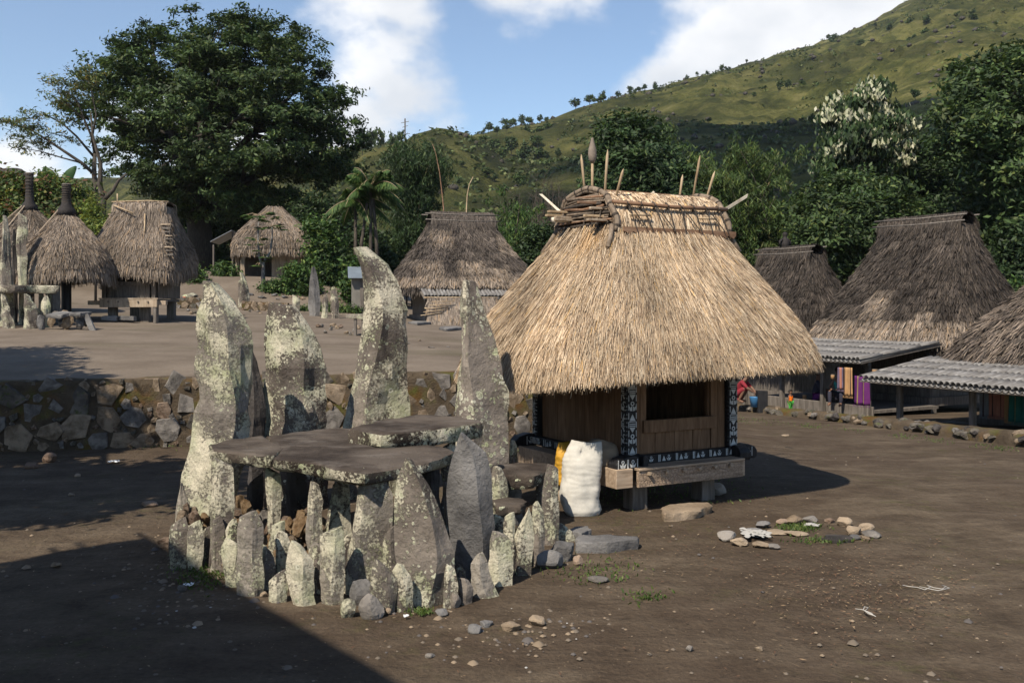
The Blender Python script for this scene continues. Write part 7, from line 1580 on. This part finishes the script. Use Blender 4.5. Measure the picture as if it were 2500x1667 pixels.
# rail and pale panel at the porches
# ---- litter on the earth
def scatter():
    q = np.random.default_rng(3)
    def ground_pts(n, x0, x1, y0, y1, cx=None, cy=None, sx=None, sy=None):
        px = q.uniform(x0, x1, n) if cx is None else q.normal(cx, sx, n); py = q.uniform(y0, y1, n) if cy is None else q.normal(cy, sy, n); px = np.clip(px, -80, 2580); py = np.clip(py, 985, 1700); Y = H * F / (py - HZ); X = (px - 1250) / F * Y; Z = zl(X, Y); Y = (H - Z) * F / (py - HZ); X = (px - 1250) / F * Y; return X, Y, zl(X, Y)
    # straw and leaf flecks
    A = [ground_pts(1500, 0, 0, 0, 0, 2100, 1440, 170, 60), ground_pts(500, 0, 2500, 1100, 1667), ground_pts(350, 0, 0, 0, 0, 1650, 1330, 160, 60), ground_pts(120, 0, 0, 0, 0, 250, 1420, 200, 120)]
    X, Y, Z = (np.concatenate([a[i] for a in A]) for i in range(3)); n = len(X); a = q.uniform(0, 6.3, n); d = np.stack([np.cos(a), np.sin(a), q.normal(0, .12, n)], 1); nr = np.stack([q.normal(0, .25, n), q.normal(0, .25, n), np.ones(n)], 1)
    v, f, c = leaf_quads(np.stack([X, Y, Z + .02], 1), d, nr, q.uniform(.01, .055, n), q.uniform(.003, .012, n), pick([((.2, .14, .085), 3), ((.14, .08, .05), 3), ((.27, .205, .135), 1.4), ((.085, .048, .032), 2)], n)); tag(obj('litter', mesh_np('litter', v, f, c), 'twig'), 'dry straw and leaf litter strewn over the bare earth', 'litter', kind='stuff')
    # pebbles
    A = [ground_pts(300, 0, 2500, 1100, 1667), ground_pts(170, 0, 0, 0, 0, 1250, 1530, 140, 40), ground_pts(200, 0, 0, 0, 0, 450, 1430, 120, 60)]; X, Y, Z = (np.concatenate([a[i] for a in A]) for i in range(3)); n = len(X)
    base = np.array([(1, 0, 0), (-1, 0, 0), (0, 1, 0), (0, -1, 0), (0, 0, .7), (.6, .6, .4), (-.6, .5, .35)]); fb = np.array([(0, 2, 5), (5, 2, 4), (0, 5, 4), (2, 1, 6), (6, 1, 4), (2, 6, 4), (1, 3, 4), (3, 0, 4)]); s = q.uniform(.006, .022, n) * np.where(q.uniform(0, 1, n) < .05, 2.2, 1)
    v = (base[None] * s[:, None, None] + np.stack([X, Y, Z], 1)[:, None]).reshape(-1, 3); f = ((np.arange(n) * 7)[:, None, None] + fb[None]).reshape(-1, 3); c = np.repeat(pick([((.14, .115, .09), 4), ((.22, .17, .12), 2), ((.1, .09, .085), 2), ((.4, .39, .37), .12)], n), 7, 0); tag(obj('pebbles', mesh_np('pebbles', v, f, c), 'twig'), 'small pebbles lying all over the bare earth', 'pebbles', kind='stuff')
    # grass and moss tufts
    A = []
    for (x, y, sx, sy, n) in ((1950, 1290, 30, 5, 420), (2010, 1322, 45, 4, 260), (500, 1400, 40, 22, 500), (1030, 1497, 16, 4, 140), (1560, 1200, 120, 20, 350), (1690, 1190, 60, 20, 250), (1450, 1400, 60, 20, 260), (1790, 1006, 30, 6, 120), (380, 1085, 60, 8, 160), (1290, 1090, 40, 20, 200), (1580, 1460, 30, 8, 120), (965, 1345, 8, 30, 160)): A.append(ground_pts(n, 0, 0, 0, 0, x, y, sx, sy))
    for k in range(26):
        x = q.uniform(1760, 2500); A.append(ground_pts(26, 0, 0, 0, 0, x, np.interp(x, [1790, 1900, 2060, 2200, 2340, 2500], [1003, 1016, 1035, 1054, 1073, 1097]), 14, 4))
    X, Y, Z = (np.concatenate([a[i] for a in A]) for i in range(3)); n = len(X); d = np.stack([q.normal(0, .6, n), q.normal(0, .6, n), np.full(n, .8)], 1); nr = q.normal(0, 1, (n, 3)); l = q.uniform(.02, .055, n); v, f, c = leaf_quads(np.stack([X, Y, Z + .02], 1), d, nr, l, l * .35, pick([((.075, .115, .025), 3), ((.05, .085, .02), 2), ((.11, .13, .035), 1)], n)); tag(obj('moss_and_grass', mesh_np('moss_and_grass', v, f, c), 'leaf'), 'thin green moss and grass tufts on the earth', 'grass', kind='stuff')
scatter()
def string_loop(label, pts):
    w = [PG(a, b_) + V(0, 0, .03) for a, b_ in pts]; tag(MB().tube(w, .0032, 5).build('plastic_string', 'string_white', None, True), label, 'string')
string_loop('looped white plastic string lying alone on the earth', [(2088, 1495), (2105, 1497), (2118, 1502), (2128, 1506), (2133, 1512), (2120, 1507), (2108, 1498), (2110, 1490), (2120, 1492), (2112, 1500), (2138, 1514)])
string_loop('tangle of white plastic string in the leaf litter', [(2205, 1437), (2220, 1440), (2240, 1442), (2258, 1448), (2272, 1441), (2262, 1436), (2280, 1443), (2300, 1446), (2310, 1440), (2300, 1437), (2318, 1444), (2290, 1450), (2270, 1446), (2245, 1440)])
for (x, y, w, h, m, lab) in [(1685, 1592, 20, 18, 'wall_grey', 'blue-grey stone chip on the open earth'), (1857, 1590, 26, 8, 'wall_tan', 'flat pale stone chip on the open earth'), (1185, 1535, 44, 22, 'stone_grey', 'grey stone sunk in the earth before the table'), (1250, 1545, 60, 22, 'wall_tan', 'flat buried stone in the earth before the table'), (1310, 1530, 50, 24, 'wall_tan', 'brown buried stone with pale crust before the table'), (1160, 1550, 50, 22, 'stone_grey', 'dark buried stone before the table'), (1050, 1608, 30, 12, 'wall_grey', 'small flat stone near the shadow edge'), (1920, 1066, 26, 6, 'wall_tan', 'tan flat stone lying on the open plaza'), (1460, 1425, 60, 14, 'wall_grey', 'flat grey stone lying between table and hearth ring'), (112, 1130, 40, 28, 'wall_rust', 'reddish stone fallen at the foot of the mossy wall'), (66, 1145, 46, 16, 'wall_rust', 'broken red stone chips at the foot of the mossy wall'), (130, 1385, 30, 12, 'wall_tan', 'tan stone in the sunlit strip of earth'), (185, 1165, 18, 9, 'wall_tan', 'small pale stone in the shaded earth'), (170, 1212, 18, 9, 'wall_tan', 'second small pale stone in the shaded earth, further from the wall'), (355, 1240, 50, 14, 'wall_rust', 'low brown stone in the shaded earth'), (440, 1445, 30, 16, 'wall_grey', 'mossy stone in the shade near the squat uprights')]:
    rock(x, y, w, h, m, lab)
def scrap(label, x, y, w, h, seed, mat='plastic_white'):
    p = PG(x, y); s = p.y / F; n = 9; q = random.Random(seed); vs = []; fs = []
    for j in range(n):
        for i in range(n): vs.append(((i / (n - 1) - .5) * w * s * q.uniform(.85, 1.1), (j / (n - 1) - .5) * h * s * 2.2 * q.uniform(.8, 1.1), .012 + .022 * q.random()))
    for j in range(n - 1):
        for i in range(n - 1): fs.append((j * n + i, j * n + i + 1, (j + 1) * n + i + 1, (j + 1) * n + i))
    me = mesh_np('plastic_scrap', np.array(vs), np.array(fs)); o = obj('plastic_scrap', me, mat, None, 0, p); o.modifiers.new('s', 'SOLIDIFY').thickness = .003; tag(o, label, 'litter')
scrap('crumpled white plastic scrap on the shaded earth by the wall', 277, 1129, 26, 8, 1); scrap('white plastic scrap near the mossy stone in the shade', 460, 1432, 24, 9, 2); scrap('tiny white scrap beside the flat stone before the table', 992, 1510, 12, 4, 3)
# ---- off to the left, out of the picture: a neighbouring house and trees whose shade falls into it
village_house('thatched neighbour house standing left of the viewpoint', -5.55, 2.35, math.radians(-52), 0, 1.9, 7.05, 3.3, 2.5, 2.5, MIX, n=12000, floor=.6, band=0)
def free_tree(label, base, blobs, n, nl, rc, l, w, pal):
    t = thing('shade_tree', label, 'tree', base, 0, 'shade trees beside the viewpoint'); q = random.Random(n); C0 = []
    for (x, y, z, rx, ry, rz_) in blobs:
        d = NP.normal(0, 1, (n, 3)); d /= np.linalg.norm(d, axis=1, keepdims=True); C0.append(np.array([x, y, z]) - np.array(base) + d * NP.uniform(.2, 1, (n, 1)) ** .5 * [rx, ry, rz_])
    C0 = np.vstack(C0); v, f, c = clump_leaves(C0, nl, rc, .7, l, w, pal, 0, .6, C0.mean(0)); obj('crown', mesh_np('crown', v, f, c), 'leaf', t)
    mb = MB(); b_ = blobs[0]; top = Vector((b_[0] - base[0], b_[1] - base[1], b_[2] - base[2])); mb.tube([V(0, 0, -.3), V(.05, 0, top.z * .5), top], [.3, .22, .12], 9)
    for i in range(14): e = Vector(C0[q.randrange(len(C0))]); mb.tube([V(.05, 0, top.z * .5).lerp(top, q.random()), e.lerp(top, .4), e], [.1, .06, .02], 6)
    mb.build('trunk', 'bark', t, True)
free_tree('leafy tree left of the viewpoint, by the foot of the mossy wall', (-9.3, 9.0, 0), [(-7.7, 8.6, 5.4, 2.1, 2.0, 1.2), (-9.2, 8.2, 5.6, 2.0, 2.0, 1.3), (-10.5, 11.6, 5.9, 1.7, 1.6, 1.2)], 150, 40, .42, .26, .14, GREEN)
free_tree('leafy tree left of the viewpoint, up on the terrace', (-13.5, 14.5, 1.2), [(-12.2, 13.3, 6.2, 1.9, 1.9, 1.5), (-13.0, 15.2, 6.4, 2.0, 2.0, 1.5), (-14.0, 13.4, 6.2, 2.0, 2.0, 1.4)], 150, 60, .42, .22, .11, GREEN)
# a cloud high behind the viewpoint that shades the lower mountain
def cloud(poly, alt, label):
    """poly: ground area (x, y, z) in its shade"""
    p = [Vector((x - SX * (alt - z), y - SY * (alt - z))) for x, y, z in poly]; c = sum(p, Vector((0, 0))) / len(p); n = 72; rim = []
    ln = [0]; k = len(p)
    for i in range(k): ln.append(ln[-1] + (p[(i + 1) % k] - p[i]).length)
    for j in range(n):
        s = ln[-1] * j / n; i = max(i for i in range(k) if ln[i] <= s + 1e-9); rim.append(p[i].lerp(p[(i + 1) % k], (s - ln[i]) / (ln[i + 1] - ln[i])) - c)
    rings = [(0.02, 42), (.35, 46), (.65, 38), (.9, 22), (1.0, 0), (.92, -9), (.6, -14), (.02, -15)]; va = np.array([(r.x * a, r.y * a, z) for a, z in rings for r in rim])
    nn = fbm(va / 28, 4, 2)[:, None]; rad = va.copy(); rad[:, 2] = 0; rl = np.linalg.norm(rad, axis=1, keepdims=True) + 1e-6; va = va + rad / rl * nn * 60 * (rl > 20); va[:, 2] += nn[:, 0] * 12
    f = np.array([(r * n + j, r * n + (j + 1) % n, (r + 1) * n + (j + 1) % n, (r + 1) * n + j) for r in range(len(rings) - 1) for j in range(n)])
    o = obj('cloud', mesh_np('cloud', va, f[:, ::-1], smooth=True), 'cloud_white', None, 0, (c.x, c.y, alt)); tag(o, kind='structure'); return o
plain('cloud_white', (.85, .85, .85), 1.0, 0, .02, 1, .1)
cloud([(20, 150, 10), (60, 120, 5), (300, 125, 8), (260, 195, 30), (150, 230, 45), (95, 280, 55), (60, 330, 62), (38, 350, 65), (15, 300, 45), (20, 220, 25)], 1500, '')
# ------------------------------------------------------------------ thin haze in the valley air
def haze():
    mb = MB(); mb.box(-1300, 1300, -200, 1320, -6, 420); o = mb.build('haze', None)
    m = bpy.data.materials.new('haze_air'); m.use_nodes = True; nt = m.node_tree; nt.nodes.clear(); out = nt.nodes.new('ShaderNodeOutputMaterial'); v = nt.nodes.new('ShaderNodeVolumePrincipled')
    v.inputs['Color'].default_value = (.86, .92, 1.0, 1); v.inputs['Density'].default_value = .0001; v.inputs['Anisotropy'].default_value = .2
    nt.links.new(v.outputs[0], out.inputs['Volume']); o.data.materials.append(m); tag(o, 'thin bluish haze in the valley air', 'haze', kind='stuff')
haze()
